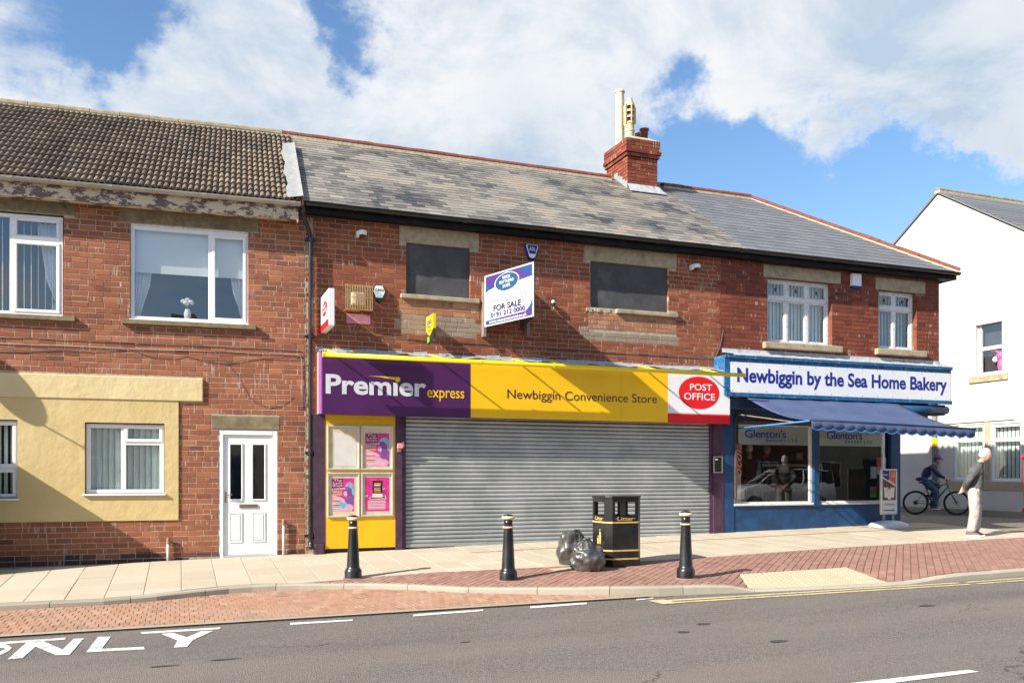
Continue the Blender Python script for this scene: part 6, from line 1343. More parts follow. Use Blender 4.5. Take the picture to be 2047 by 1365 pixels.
MB().box(XW_ - .05, XW_ + .1, uw[0] - .2, uw[1] + .2, uw[2] - .2, uw[2] - .01).build('sill', STONE, HWt, bev=.02)
for q, tr_ in ((uw, .48), (g1_, .72), (g2_, .72)):
    y0, y1, z0, z1 = q; w = .09; mb = MB(); xf = XW_ + (.12 if q is uw else .03)
    for (a, b_, c, d) in ((y0, y1, z0, z0 + w), (y0, y1, z1 - w, z1), (y0, y0 + w, z0 + w, z1 - w), (y1 - w, y1, z0 + w, z1 - w), (y0 + w, y1 - w, z0 + (z1 - z0) * tr_ - .05, z0 + (z1 - z0) * tr_ + .05)): mb.box(xf, xf + .08, a, b_, c, d)
    win = mb.build('window', UPVC, HWt, bev=.01)
    for (c, d) in ((z0 + w, z0 + (z1 - z0) * tr_ - .05), (z0 + (z1 - z0) * tr_ + .05, z1 - w)): MB().add([(xf + .04, y0 + w, c), (xf + .04, y0 + w, d), (xf + .04, y1 - w, d), (xf + .04, y1 - w, c)], [(0, 1, 2, 3)]).build('pane', GLASS, win)
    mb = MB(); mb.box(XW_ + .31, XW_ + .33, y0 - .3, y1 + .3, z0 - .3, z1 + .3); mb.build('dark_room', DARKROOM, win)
    if q is not uw:
        y = y0 + .12
        while y < y1 - .1: MB().add([(XW_ + .2, y, z0 + .05), (XW_ + .22, y + .12, z0 + .05), (XW_ + .22, y + .12, z1 - .05), (XW_ + .2, y, z1 - .05)], [(0, 1, 2, 3)]).build('blind_slat', BLIND, win); y += .128
c = Vector((XW_ + .22, uw[0] + .20, uw[2] + .35)); o = thing('soft_toy', 'pink and white soft toy in the upper window of the white house', 'toy', c)
MB().ball(c + Vector((0, 0, .16)), .14, 10, 7).ball(c + Vector((-.02, -.03, -.1)), (.11, .12, .22), 10, 7).build('body', TOY, o, smooth=True); MB().ball(c + Vector((-.02, .16, .08)), .09, 10, 7).build('muzzle', CURT, o, smooth=True); MB().tube([c + Vector((0, .06, .26)), c + Vector((0, .2, .34)), c + Vector((0, .32, .32))], .035, 6).build('ear', TOY, o, smooth=True)
rf = MB(); e0 = .25; rf.add([(XW_ - .025, yF - e0, zE_ - e0 * pit + .12), (XW_ + 9.2, yF - e0, zE_ - e0 * pit + .12), (XW_ + 9.2, pk.y, pk.z + .12), (XW_ - .025, pk.y, pk.z + .12), (XW_ + 9.2, yBk + e0, zE_ - e0 * pit + .12), (XW_ - .025, yBk + e0, zE_ - e0 * pit + .12)], [(0, 1, 2, 3), (3, 2, 4, 5)]); ob = rf.build('roof', NSLATE, HWt); sm = ob.modifiers.new('t', 'SOLIDIFY'); sm.thickness = .06
for r in range(26):                                     # courses of tiles across the slope
    s = r * .29 - .3; y = yF + s * math.cos(rad(33)); z = zE_ + .14 + s * math.sin(rad(33)); a = rad(31.5)
    mb = MB(); mb.box(XW_ - .03, XW_ + 9.2, 0, .36, 0, .022, (R_(), R_(), R_())); mb.v = [(v[0], y + v[1] * math.cos(a) - v[2] * math.sin(a), z + v[1] * math.sin(a) + v[2] * math.cos(a)) for v in mb.v]; mb.build('tile_course', NSLATE, ob)
ridge(ob, (XW_ - .03, pk.y, pk.z + .14), (XW_ + 9.2, pk.y, pk.z + .14), 18, RIDGE_G, BEDM, r=.10, h=.08)
# drainpipe on it, low kerb at its foot
o = thing('drainpipe', 'grey drainpipe with a yellow tag on the white house wall', 'downpipe', atx(1868, 990, XW_ - .06)); c = atx(1868, 900, XW_ - .06); z1 = atx(1868, 800, XW_ - .06).z
MB().tube([(c.x, c.y, .2), (c.x, c.y, z1 + 3.0)], .075, 10).build('pipe', GREYP, o, smooth=True); MB().tube([(c.x - .005, c.y, atx(1868, 892, XW_).z), (c.x - .005, c.y, atx(1868, 876, XW_).z)], .079, 10).build('tag', YTUBE, o)
tag(MB().box(XW_ - .75, XW_ + .0, -3, 24, .1, .42).build('side_pavement', KERBM, bev=.02), kind='structure')
# far things seen past the corner: a low wall keeps the side street closed

# ============================================================ street furniture
def bollard(px, py, label):
    c = grd(px, py); s = 1.0; o = thing('bollard', label, 'bollard', c, group='black bollards with gold rings along the kerb')
    MB().lathe([(.118, -.05), (.118, .10), (.108, .125), (.094, .14), (.088, .16), (.062, .66), (.062, .70)], c, 28).build('post', BLACKP, o, smooth=True, auto=True)
    MB().lathe([(.062, .688), (.072, .692), (.073, .706), (.062, .71)], c, 28).build('ring', CREAMG, o, smooth=True); MB().lathe([(.059, .71), (.057, .805)], c, 24).build('neck', BLACKP, o, smooth=True)
    MB().lathe([(.057, .80), (.085, .815), (.088, .832), (.076, .846)], c, 28).build('collar', CREAMG, o, smooth=True); MB().lathe([(.076, .845), (.06, .862), (.03, .872), (.001, .875)], c, 24).build('cap', BLACKP, o, smooth=True)
    MB().lathe([(.145, -.004), (.14, .004), (.119, .006)], c, 20).build('footing', BLK_R, o); return o
bollard(706, 1155, 'black bollard nearest the yellow panel'); bollard(1016, 1159, 'black bollard in front of the middle of the shutter'); bollard(1371, 1155, 'black bollard to the right of the litter bin')
# litter bin
fa = grd(1222, 1134); BN = thing('litter_bin', 'square black litter bin with gold bands', 'litter bin', (fa.x + .2, fa.y + .2, fa.z)); x0 = fa.x - .055; wF = .56; H = 1.03; cz_ = fa.z - .01; y0 = fa.y; ch_ = .075
P = [(x0 + ch_, y0), (x0 + wF - ch_, y0), (x0 + wF, y0 + ch_), (x0 + wF, y0 + wF - ch_), (x0 + wF - ch_, y0 + wF), (x0 + ch_, y0 + wF), (x0, y0 + wF - ch_), (x0, y0 + ch_)]
def ring8(sc, za, zb): cx_, cy_ = x0 + wF / 2, y0 + wF / 2; return [((p[0] - cx_) * sc + cx_, (p[1] - cy_) * sc + cy_) for p in P], za, zb
def binring(nm, sc, za, zb, mat, bev=0, cap=True):
    pts, a, b_ = ring8(sc, za, zb); return MB().ext([(p[0], p[1], cz_ + a) for p in pts], (0, 0, b_ - a)).build(nm, mat, BN, bev=bev)
binring('body', 1, .03, .70, BLACKP); binring('foot', .97, -.03, .03, BLACKM); binring('rim', .955, .70, .72, BLACKP)
for i in range(4):                                      # corner posts and head leave four openings
    a, b_ = P[(2 * i + 7) % 8], P[(2 * i) % 8]
cx_, cy_ = x0 + wF / 2, y0 + wF / 2
for i in range(8):
    a, b_ = Vector((*P[i], 0)), Vector((*P[(i + 1) % 8], 0)); n_ = Vector((cx_, cy_, 0)) - (a + b_) / 2; n_.normalize(); d = (b_ - a).normalized(); L = (b_ - a).length
    def pan(u0, u1, z0, z1): MB().ext([a + d * (u0 * L) + EZ * (cz_ + z0), a + d * (u1 * L) + EZ * (cz_ + z0), a + d * (u1 * L) + EZ * (cz_ + z1), a + d * (u0 * L) + EZ * (cz_ + z1)], n_ * .02).build('side_panel', BLACKP, BN)
    if i % 2: pan(0, 1, .701, .985)
    else: pan(0, .10, .701, .985); pan(.90, 1, .701, .985); pan(.10, .90, .701, .74); pan(.10, .90, .935, .985)
binring('lid', 1.03, .986, 1.02, BLACKP, .006); binring('liner', .5, .05, .69, BLACKM)
for z in (.635, .235, .115):
    binring('gold_band', 1.004, z, z + .022, GOLD)
zl = cz_ + .672; MB().text('litter', x0 + .12, x0 + wF - .12, zl, zl + .055, y0 - .002).build('lettering', GOLD, BN); MB().text3('litter', (x0 - .002, y0 + wF - .14, zl), (0, -1, 0), (0, 0, 1), wF - .28, .055).build('lettering', GOLD, BN)
ym = y0 + wF / 2; xq = x0 - .003
def fig(pts): return MB().add([(xq, ym - a * .1, cz_ + .36 + b_ * .1) for a, b_ in pts], [tuple(range(len(pts)))])
n = 10; mb = fig([(.35 + .13 * math.cos(6.28 * i / n), 1.75 + .13 * math.sin(6.28 * i / n)) for i in range(n)]); k = fig([(.15, 1.5), (.55, 1.5), (.7, .8), (.62, -.3), (.45, -.3), (.4, .5), (.28, -.3), (.1, -.3), (.2, .9), (-.1, .8), (-.35, .95), (-.4, .8), (-.1, .6), (.15, .9)]); mb.add(k.v, k.f); k = fig([(-.55, .55), (0.0, .55), (-.06, -.3), (-.48, -.3)]); mb.add(k.v, k.f); mb.build('tidy_person_symbol', GOLD, BN)
# two rubbish bags
from mathutils import noise as mnoise
def bag(px, py, r, h, label, seed, lean, sy=.9):
    c = grd(px, py); o = thing('rubbish_bag', label, 'rubbish bag', c, group='rubbish bags beside the litter bin'); mb = MB(); n, k = 90, 56; vs = []; so = Vector((seed * 3.1, seed * 1.7, seed))
    for i in range(k + 1):
        t_ = i / k
        for j in range(n):
            an = 6.2832 * j / n; ph = math.pi * t_; d = Vector((math.sin(ph) * math.cos(an), math.sin(ph) * math.sin(an), -math.cos(ph)))
            big = mnoise.noise(d * 1.3 + so) * .30 + mnoise.noise(d * 2.6 + so * 2) * .14
            cr = 0; a_ = .062; f_ = 2.3
            for q in range(4): cr += a_ * (1 - 2.4 * abs(mnoise.noise(Vector((d.x, d.y, d.z * .55)) * f_ + so * (q + 1)))); a_ *= .52; f_ *= 1.95
            pl = .030 * max(0, d.z - .25) * math.sin(13 * an + 3 * d.z + seed)
            w = 1 + big + cr * (.75 + .5 * max(0, d.z)) + pl
            z = d.z * w; z = -.80 + (z + .80) * .06 if z < -.80 else z
            vs.append((c.x + r * w * d.x + lean * r * max(0, d.z), c.y + r * sy * w * d.y, c.z + (z + .80) * h / 1.8 - .004))
    mb.add(vs, [(i * n + j, i * n + (j + 1) % n, (i + 1) * n + (j + 1) % n, (i + 1) * n + j) for i in range(k) for j in range(n)]); mb.build('sack', BAG, o, smooth=True)
    top = max(vs, key=lambda v: v[2]); mb = MB()
    for i in range(6): an = i * 1.1 + seed; mb.tube([(top[0], top[1], top[2] - .03), (top[0] + .02 * math.cos(an), top[1] + .02 * math.sin(an), top[2] + .012), (top[0] + .05 * math.cos(an), top[1] + .045 * math.sin(an), top[2] + .014 * math.sin(i))], [.018, .008, .014], 5)
    mb.build('knot', BAG, o, smooth=True)
bag(1143, 1126, .215, .47, 'taller black rubbish bag leaning behind the other one', 3, .10); bag(1175, 1139, .235, .39, 'squat black rubbish bag against the litter bin', 11, -.12)
# forecourt sign on its water base
ab_ = grd(1776, 1052); AS = thing('forecourt_sign', 'portrait coffee poster stand on a pale base outside the bakery', 'forecourt sign', ab_, rad(4), local=True)
mb = MB(); n = 24; vs = []
for (sc, z) in ((1, -.01), (1.0, .03), (.9, .07), (.55, .115), (.2, .13)):
    for j in range(n): an = 6.2832 * j / n; ex_ = .42; vs.append((sc * ex_ * math.copysign(abs(math.cos(an)) ** .6, math.cos(an)), sc * .26 * math.copysign(abs(math.sin(an)) ** .6, math.sin(an)), z))
mb.add(vs, [(i * n + j, i * n + (j + 1) % n, (i + 1) * n + (j + 1) % n, (i + 1) * n + j) for i in range(4) for j in range(n)] + [tuple(4 * n + j for j in range(n))]); mb.build('water_base', plain('pale_base', (.56, .61, .66), .5, .06, 9, dirt=.3, dcol=(.35, .36, .36)), AS, smooth=True)
for x in (-.13, .13): MB().tube([(x, 0, .11), (x, 0, .28)], .028, 10).build('spring', GREYP, AS)
mb = MB(); frame_rect(mb, -.225, .225, .25, 1.20, .035, -.03, .03); mb.build('frame', ALU, AS, bev=.012); MB().box(-.19, .19, -.018, .018, .285, 1.165).build('poster', PAPERW, AS)
def AQ(pts, y, mat, nm): return MB().add([(-.19 + .38 * a, y, .285 + .88 * b_) for a, b_ in pts], [tuple(range(len(pts)))]).build(nm, mat, AS)
AQ([(0, .30), (1, .30), (1, .62), (0, .82)], -.0195, BROWNP, 'coffee_print'); AQ([(0, 1), (.52, 1), (.5, .80), (.44, .76), (0, .86)], -.0195, NAVYT, 'brand_print'); AQ([(.56, 1), (1, 1), (1, .66), (.5, .77)], -.0195, ORANGE, 'offer_print')
for a, b_, h in ((.12, .36, .26), (.60, .36, .26), (.36, .32, .26)): AQ([(a + .04, b_), (a + .26, b_), (a + .32, b_ + h), (a - .02, b_ + h)], -.0205, PAPERW, 'cup_print'); AQ([(a + .02, b_ + h - .02), (a + .28, b_ + h - .02), (a + .30, b_ + h), (a, b_ + h)], -.0215, ORANGE if a == .36 else BROWNP, 'coffee_surface')
MB().text3('now', (.06, -.0215, 1.02), (1, 0, 0), (0, 0, 1), .115, .11).build('lettering', PAPERW, AS); MB().text3('fresh', (-.14, -.0195, .425), (1, 0, 0), (0, 0, 1), .28, .07).build('lettering', NAVYT, AS); MB().text3('glen', (-.18, -.0215, 1.06), (1, 0, 0), (0, 0, 1), .15, .04).build('lettering', PAPERW, AS)
AQ([(.08, .05), (.92, .05), (.92, .075), (.08, .075)], -.0195, NAVYT, 'web_line')
# weeds at the wall foot
def weed(px, py, s, label):
    c = grd(px, py); o = thing('weed', label, 'weed', c, group='weeds along the wall foot')
    for i in range(9):
        an, ln_ = U(0, 6.28), U(.07, .16) * s; mb = MB(); d = Vector((math.cos(an), math.sin(an), U(.5, 1.4))).normalized(); sd_ = Vector((-math.sin(an), math.cos(an), 0)) * ln_ * .16
        p = c + Vector((0, 0, -.005)); mb.add([p, p + d * ln_ * .5 + sd_, p + d * ln_ + Vector((0, 0, -.02)), p + d * ln_ * .5 - sd_], [(0, 1, 2), (0, 2, 3)]); mb.build('leaf', LEAF, o)
for a in ((1417, 1063, 1.2, 'weed at the right end of the shutter'), (1463, 1061, .8, 'weed at the left end of the blue stall riser'), (1677, 1049, 1.0, 'weed in the middle of the blue stall riser'), (1722, 1048, .7, 'small weed left of the forecourt sign'), (604, 1105, .9, 'weed at the foot of the downpipe')): weed(*a)
# red pillar box, only its edge in the picture
rp = at(2062, 990, .9); rp.z = .42; RB = thing('pillar_box', 'red pillar post box at the right edge of the picture', 'post box', rp); zt3 = CAM.z + (950 - 902) / FPX * (rp - CAM).dot(EF)
hh = zt3 - rp.z; MB().lathe([(.19, 0), (.20, .12), (.175, .16), (.175, hh - .20)], rp, 24).build('body', REDP, RB, smooth=True, auto=True); MB().lathe([(.175, hh - .2), (.225, hh - .17), (.22, hh - .10), (.12, hh - .03), (.001, hh)], rp, 24).build('cap', REDP, RB, smooth=True)
MB().box(rp.x - .11, rp.x + .11, rp.y - .185, rp.y - .15, rp.z + hh - .36, rp.z + hh - .31).build('slot', BLACKM, RB)

# ============================================================ people
def seg_d(p, a, b_):
    d = b_ - a; t_ = max(0, min(1, (p - a).dot(d) / max(1e-9, d.length_squared))); return (p - a - d * t_).length, t_
def skin_body(J, bones, name, mats, parent, head, rule):
    """one continuous skin over the joints; head = (centre, facing angle, pitch, material slots)"""
    names = list(J); idx = {n: i for i, n in enumerate(names)}
    me = bpy.data.meshes.new('sk'); me.from_pydata([J[n][0] for n in names], [(idx[a], idx[b_]) for a, b_, _ in bones], [])
    ob = bpy.data.objects.new('sk', me); COL.objects.link(ob); md = ob.modifiers.new('s', 'SKIN'); md.use_smooth_shade = True; md.branch_smoothing = .6
    for i, n in enumerate(names):
        r = J[n][1]; sv = me.skin_vertices[0].data[i]; sv.radius = r if isinstance(r, tuple) else (r, r); sv.use_root = (n == 'pelvis')
    sb = ob.modifiers.new('d', 'SUBSURF'); sb.levels = 2; sb.render_levels = 2
    dg = bpy.context.evaluated_depsgraph_get(); ev = ob.evaluated_get(dg); m2 = ev.to_mesh()
    out_ = MB(); out_.v = [tuple(v.co) for v in m2.vertices]; segs = [(Vector(J[a][0]), Vector(J[b_][0]), (J[a][1] if not isinstance(J[a][1], tuple) else J[a][1][0]), (J[b_][1] if not isinstance(J[b_][1], tuple) else J[b_][1][0]), lab) for a, b_, lab in bones]
    for p in m2.polygons:
        c = Vector(p.center); best = min(segs, key=lambda s: seg_d(c, s[0], s[1])[0] - s[2] * .6 - (s[3] - s[2]) * .6 * seg_d(c, s[0], s[1])[1])
        out_.f.append(tuple(p.vertices)); out_.t.append((.5, .5, .5)); out_.m.append(rule(best[4], c))
    ev.to_mesh_clear(); bpy.data.objects.remove(ob)
    hc, ang, pitch, ms = head
    def hf(d):
        x, y, z = d; jaw = 1 - .30 * max(0, -z) ** 1.5; x2 = x * (1.0 if x < 0 else (1.0 - .10 * max(0, -z - .2))); return Vector((x2 * jaw ** .5 + (.10 * max(0, -z) if x > 0 else -.0), y * jaw, z))
    hb = MB(); hb.ball((0, 0, 0), (.098, .074, .118), 24, 18, fn=hf)
    def face_m(c):
        return ms[0]
    vs = []
    for v in hb.v:
        v = Vector(v)
        if v.x > .04:
            g = math.exp(-((v.y / .014) ** 2)) ; nz = math.exp(-((v.z + .018) / .026) ** 2); v.x += .026 * g * nz
            v.x += .006 * math.exp(-((v.z - .028) / .012) ** 2); v.x -= .008 * math.exp(-((v.z - .008) / .013) ** 2) * math.exp(-((abs(v.y) - .032) / .016) ** 2)
            v.x += .006 * math.exp(-((v.z + .066) / .010) ** 2) * math.exp(-(v.y / .026) ** 2); v.x += .010 * math.exp(-((v.z + .098) / .018) ** 2) * math.exp(-(v.y / .03) ** 2)
        vs.append(v)
    hb.v = vs; hb.m = [ms[0]] * len(hb.f)
    for sgn in (-1, 1): hb.ball((.0, sgn * .074, -.012), (.020, .010, .032), 8, 6, m=ms[0]); hb.ball((.082, sgn * .030, .008), (.008, .011, .006), 6, 4, m=ms[1])
    hb.add([(.100, -.022, -.066), (.100, .022, -.066), (.099, .02, -.062), (.099, -.02, -.062)], [(0, 1, 2, 3)], None, ms[1])
    M_ = Matrix.Translation(hc) @ Matrix.Rotation(ang, 4, 'Z') @ Matrix.Rotation(pitch, 4, 'Y'); k = len(out_.v)
    out_.v += [tuple(M_ @ Vector(v)) for v in hb.v]; out_.f += [tuple(i + k for i in f) for f in hb.f]; out_.t += hb.t; out_.m += hb.m
    return out_.build(name, mats, parent, smooth=True), M_
def hand(J, bones, wrist, palm, dirv, spread, curl, side, lab='skin', tag_=''):
    dirv = Vector(dirv).normalized(); spread = Vector(spread).normalized(); curl = Vector(curl).normalized(); P = Vector(J[palm][0])
    for k, (o_, ln_) in enumerate(((-.030, .062), (-.010, .072), (.010, .068), (.028, .052))):
        a, b_, c = f'{palm}f{k}a', f'{palm}f{k}b', f'{palm}f{k}c'; q = P + spread * o_ + dirv * .035
        J[a] = (tuple(q), .009); J[b_] = (tuple(q + dirv * ln_ * .5 + curl * .010), .0085); J[c] = (tuple(q + dirv * ln_ * .8 + curl * .034), .0075); bones += [(palm, a, lab), (a, b_, lab), (b_, c, lab)]
    a, b_ = f'{palm}ta', f'{palm}tb'; q = P - spread * .042 * side + dirv * .006; J[a] = (tuple(q), .010); J[b_] = (tuple(q - spread * .016 * side + dirv * .038 + curl * .012), .009); bones += [(palm, a, lab), (a, b_, lab)]
def hair_cap(M_, name, mat, parent, thick=1.045):
    hb = MB(); vs = []; n, k = 28, 14
    for i in range(k + 1):
        ph = math.pi * .62 * i / k
        for j in range(n):
            an = 6.2832 * j / n; d = Vector((math.sin(ph) * math.cos(an), math.sin(ph) * math.sin(an), math.cos(ph)))
            if d.x > .22 and d.z < .74: d = d * .90 / thick
            if d.x > -.18 and d.z < .16: d = d * .88 / thick
            w = 1 + .018 * math.sin(9 * an + 3 * ph) + .012 * math.sin(17 * an + 7 * ph); vs.append(M_ @ Vector((d.x * .098 * thick * w - .004, d.y * .074 * thick * w, d.z * .118 * thick * w)))
    hb.add(vs, [(i * n + j, (i + 1) * n + j, (i + 1) * n + (j + 1) % n, i * n + (j + 1) % n) for i in range(k) for j in range(n)]); return hb.build(name, mat, parent, smooth=True)
def shoe(parent, x, y, z, ang, mat, sole, nm='shoe'):
    mb = MB(); vs = []; n = 16
    for (sx_, sy_, zz) in ((1, 1, 0), (1.02, 1.02, .022), (.98, .95, .03), (.9, .86, .05), (.6, .72, .085), (.36, .6, .11)):
        for j in range(n):
            an = 6.2832 * j / n; px_ = .135 * sx_ * math.cos(an) - (0 if zz < .04 else .9 * (zz - .03)); py_ = .046 * sy_ * math.sin(an) * (1.1 if math.cos(an) > 0 else .85); q = Matrix.Rotation(ang, 3, 'Z') @ Vector((px_ + .05, py_, zz)); vs.append((x + q.x, y + q.y, z + q.z))
    mb.add(vs[:], [(i * n + j, i * n + (j + 1) % n, (i + 1) * n + (j + 1) % n, (i + 1) * n + j) for i in range(0, 2) for j in range(n)] + [tuple(range(n))[::-1]], None, 1); mb.add(vs, [(i * n + j, i * n + (j + 1) % n, (i + 1) * n + (j + 1) % n, (i + 1) * n + j) for i in range(2, 5) for j in range(n)] + [tuple(5 * n + j for j in range(n))], None, 0); return mb.build(nm, [mat, sole], parent, smooth=True)
# old man with his hands clasped behind him
mp = grd(1947, 1072); OM = thing('person', 'white-haired man in charcoal jumper and pale trousers, hands clasped behind his back', 'person', mp, rad(-50), local=True)
J = {'pelvis': ((0, 0, .84), (.165, .14)), 'belly': ((.045, 0, .97), (.175, .165)), 'chest': ((.045, 0, 1.15), (.185, .175)), 'upper': ((.075, 0, 1.29), (.13, .14)), 'neck': ((.115, 0, 1.375), .062), 'nape': ((.145, 0, 1.43), .056),
     'shL': ((.055, .17, 1.265), .075), 'elL': ((-.10, .25, 1.03), .068), 'wrL': ((-.17, .085, .89), .044), 'paL': ((-.195, .02, .855), (.026, .04)), 'shR': ((.055, -.17, 1.265), .075), 'elR': ((-.085, -.245, 1.02), .072), 'wrR': ((-.15, -.10, .875), .045), 'paR': ((-.18, -.04, .84), (.026, .04)),
     'hiL': ((.0, .09, .78), .12), 'knL': ((.04, .095, .45), .098), 'anL': ((.01, .10, .065), .088), 'hiR': ((.0, -.09, .78), .12), 'knR': ((.02, -.095, .45), .098), 'anR': ((-.045, -.095, .065), .088)}
bones = [('pelvis', 'belly', 'mid'), ('belly', 'chest', 'top'), ('chest', 'upper', 'top'), ('upper', 'neck', 'skinn'), ('neck', 'nape', 'skin'), ('upper', 'shL', 'top'), ('shL', 'elL', 'top'), ('elL', 'wrL', 'top'), ('wrL', 'paL', 'skin'), ('upper', 'shR', 'top'), ('shR', 'elR', 'top'), ('elR', 'wrR', 'top'), ('wrR', 'paR', 'skin'),
         ('pelvis', 'hiL', 'leg'), ('hiL', 'knL', 'leg'), ('knL', 'anL', 'leg'), ('pelvis', 'hiR', 'leg'), ('hiR', 'knR', 'leg'), ('knR', 'anR', 'leg')]
hand(J, bones, 'wrL', 'paL', (-.05, -.8, -.5), (.7, 0, .6), (.6, 0, .3), 1); hand(J, bones, 'wrR', 'paR', (-.35, .75, -.45), (.7, .1, .6), (-.4, .2, .3), -1)
def rule(lab, c): return 0 if lab == 'skin' else (1 if c.z < 1.375 else 0) if lab == 'skinn' else 1 if lab == 'top' else (1 if c.z > .865 else 2) if lab == 'mid' else 2
ob, M_ = skin_body(J, bones, 'body', [SKIN_B, JUMP, TROU, MAROON], OM, (Vector((.185, 0, 1.50)), 0, rad(10), (0, 3)), rule)
hair_cap(M_, 'hair', HAIRW, OM); shoe(OM, -.0, .095, 0, rad(6), SHOE_D, SOLE); shoe(OM, -.045, -.09, 0, rad(-8), SHOE_D, SOLE)
MB().lathe([(.150, .85), (.156, .86), (.156, .895), (.148, .90)], (0, 0, 0), 24).build('jumper_hem', JUMP, OM, smooth=True)
ob = [q for q in OM.children if q.name.startswith('jumper_hem')][0]; ob.scale = (.98, .86, 1); ob.location = (.01, 0, 0)
# bicycle
bc = grd(1871, 1029, lambda x, y: .235); BK = thing('bicycle', 'dark mountain bike being ridden out of the side street', 'bicycle', (bc.x, bc.y, .235), rad(-47), local=True)
RWc, FWc = Vector((-.525, 0, .345)), Vector((.525, 0, .345))
for c in (RWc, FWc):
    mb = MB(); n, k = 40, 10; vs = []
    for i in range(n):
        an = 6.2832 * i / n
        for j in range(k): b_ = 6.2832 * j / k; r = .318 + .027 * math.cos(b_); vs.append((c.x + r * math.cos(an), .027 * math.sin(b_), c.z + r * math.sin(an)))
    mb.add(vs, [(i * k + j, ((i + 1) % n) * k + j, ((i + 1) % n) * k + (j + 1) % k, i * k + (j + 1) % k) for i in range(n) for j in range(k)]); wh = mb.build('wheel', RUB, BK, smooth=True)
    mb = MB(); vs = []
    for i in range(n):
        an = 6.2832 * i / n
        for r, y in ((.298, -.013), (.298, .013), (.282, .010), (.282, -.010)): vs.append((c.x + r * math.cos(an), y, c.z + r * math.sin(an)))
    mb.add(vs, [(i * 4 + j, ((i + 1) % n) * 4 + j, ((i + 1) % n) * 4 + (j + 1) % 4, i * 4 + (j + 1) % 4) for i in range(n) for j in range(4)]); mb.build('rim', BLACKM, wh)
    for i in range(24): an = 6.2832 * i / 24; a2 = an + (.5 if i % 2 else -.5); MB().tube([(c.x + .022 * math.cos(a2), (.02 if i % 4 < 2 else -.02), c.z + .022 * math.sin(a2)), (c.x + .285 * math.cos(an), 0, c.z + .285 * math.sin(an))], .0016, 4).build('spoke', STEEL, wh)
    mb = MB(); mb.tube([(c.x, -.05, c.z), (c.x, .05, c.z)], .02, 10); mb.build('hub', BLACKM, wh); n2 = 24
    MB().ext([(c.x + (.09 if c is FWc else .06) * math.cos(6.2832 * i / n2), -.03, c.z + (.09 if c is FWc else .06) * math.sin(6.2832 * i / n2)) for i in range(n2)], (0, .004, 0)).build('disc', STEEL if c is FWc else BLACKM, wh)
def tb(nm, pts, r, mat, n=10): return MB().tube(pts, r, n).build(nm, mat, BK, smooth=True)
BBx = (-.09, 0, .30); fr0 = tb('frame', [BBx, (-.26, 0, .78)], .017, BIKEP)
for pts, r in (([(-.24, 0, .72), (.27, 0, .88)], .019), ([BBx, (.30, 0, .80)], .024), ([(.26, 0, .93), (.315, 0, .76)], .024)): tb('frame_tube', pts, r, BIKEP)
for sgn in (-1, 1): tb('chain_stay', [(-.09, sgn * .03, .30), (RWc.x, sgn * .065, RWc.z)], .010, BIKEP); tb('seat_stay', [(-.245, sgn * .02, .70), (RWc.x, sgn * .065, RWc.z)], .009, BIKEP); tb('fork_leg', [(.335, sgn * .065, .70), (.43, sgn * .065, .52), (FWc.x, sgn * .065, FWc.z)], [.019, .019, .014], BLACKP); tb('fork_top', [(.315, sgn * .065, .76), (.335, sgn * .065, .70)], .016, STEEL)
tb('fork_crown', [(.325, -.075, .735), (.325, .075, .735)], .02, BLACKM); tb('stem', [(.265, 0, .95), (.30, 0, 1.0)], .018, BLACKM); tb('handlebar', [(.26, -.33, 1.0), (.285, -.2, .995), (.30, 0, 1.0), (.285, .2, .995), (.26, .33, 1.0)], .013, BLACKM); tb('seat_post', [(-.26, 0, .76), (-.30, 0, .90)], .014, BLACKM)
mb = MB(); mb.ball((-.33, 0, .92), (.13, .065, .03), 14, 8, fn=lambda d: Vector((d.x, d.y * (1 - .55 * max(0, d.x)), d.z))); mb.build('saddle', BLACKM, BK, smooth=True)
n2 = 26; MB().ext([(-.09 + .085 * math.cos(6.2832 * i / n2), -.055, .30 + .085 * math.sin(6.2832 * i / n2)) for i in range(n2)], (0, .006, 0)).build('chainring', BLACKM, BK); tb('crank', [(-.09, -.07, .30), (-.02, -.08, .15)], .010, BLACKM); tb('crank', [(-.09, .07, .30), (-.16, .08, .45)], .010, BLACKM); MB().box(-.07, .03, -.15, -.08, .13, .155).build('pedal', BLACKM, BK); MB().box(-.21, -.11, .08, .15, .44, .465).build('pedal', BLACKM, BK)
tb('chain', [(-.09, -.055, .385), (RWc.x, -.05, RWc.z + .05)], .004, BLACKM, 5); MB().box(.33, .37, -.03, .03, .95, 1.02).build('front_light', ORANGE, BK, bev=.006)
# rider
CY = thing('person', 'cyclist in navy hoodie, jeans and purple helmet riding the mountain bike', 'person', (bc.x, bc.y, .235), rad(-47), local=True)
J = {'pelvis': ((-.33, 0, 1.0), (.155, .14)), 'belly': ((-.27, 0, 1.12), (.19, .165)), 'chest': ((-.17, 0, 1.28), (.185, .175)), 'upper': ((-.10, 0, 1.37), (.10, .12)), 'neck': ((-.04, 0, 1.43), .055), 'nape': ((-.01, 0, 1.48), .05),
     'shL': ((-.10, .17, 1.34), .082), 'elL': ((.06, .26, 1.14), .066), 'wrL': ((.21, .27, 1.045), .036), 'paL': ((.26, .26, 1.02), (.036, .022)), 'shR': ((-.10, -.17, 1.34), .082), 'elR': ((.07, -.26, 1.13), .068), 'wrR': ((.22, -.27, 1.045), .037), 'paR': ((.265, -.26, 1.02), (.036, .022)),
     'hiL': ((-.30, .09, .96), .115), 'knL': ((.09, .11, .84), .075), 'anL': ((-.14, .115, .53), .05), 'hiR': ((-.30, -.09, .96), .115), 'knR': ((.02, -.11, .66), .092), 'anR': ((-.04, -.115, .25), .066)}
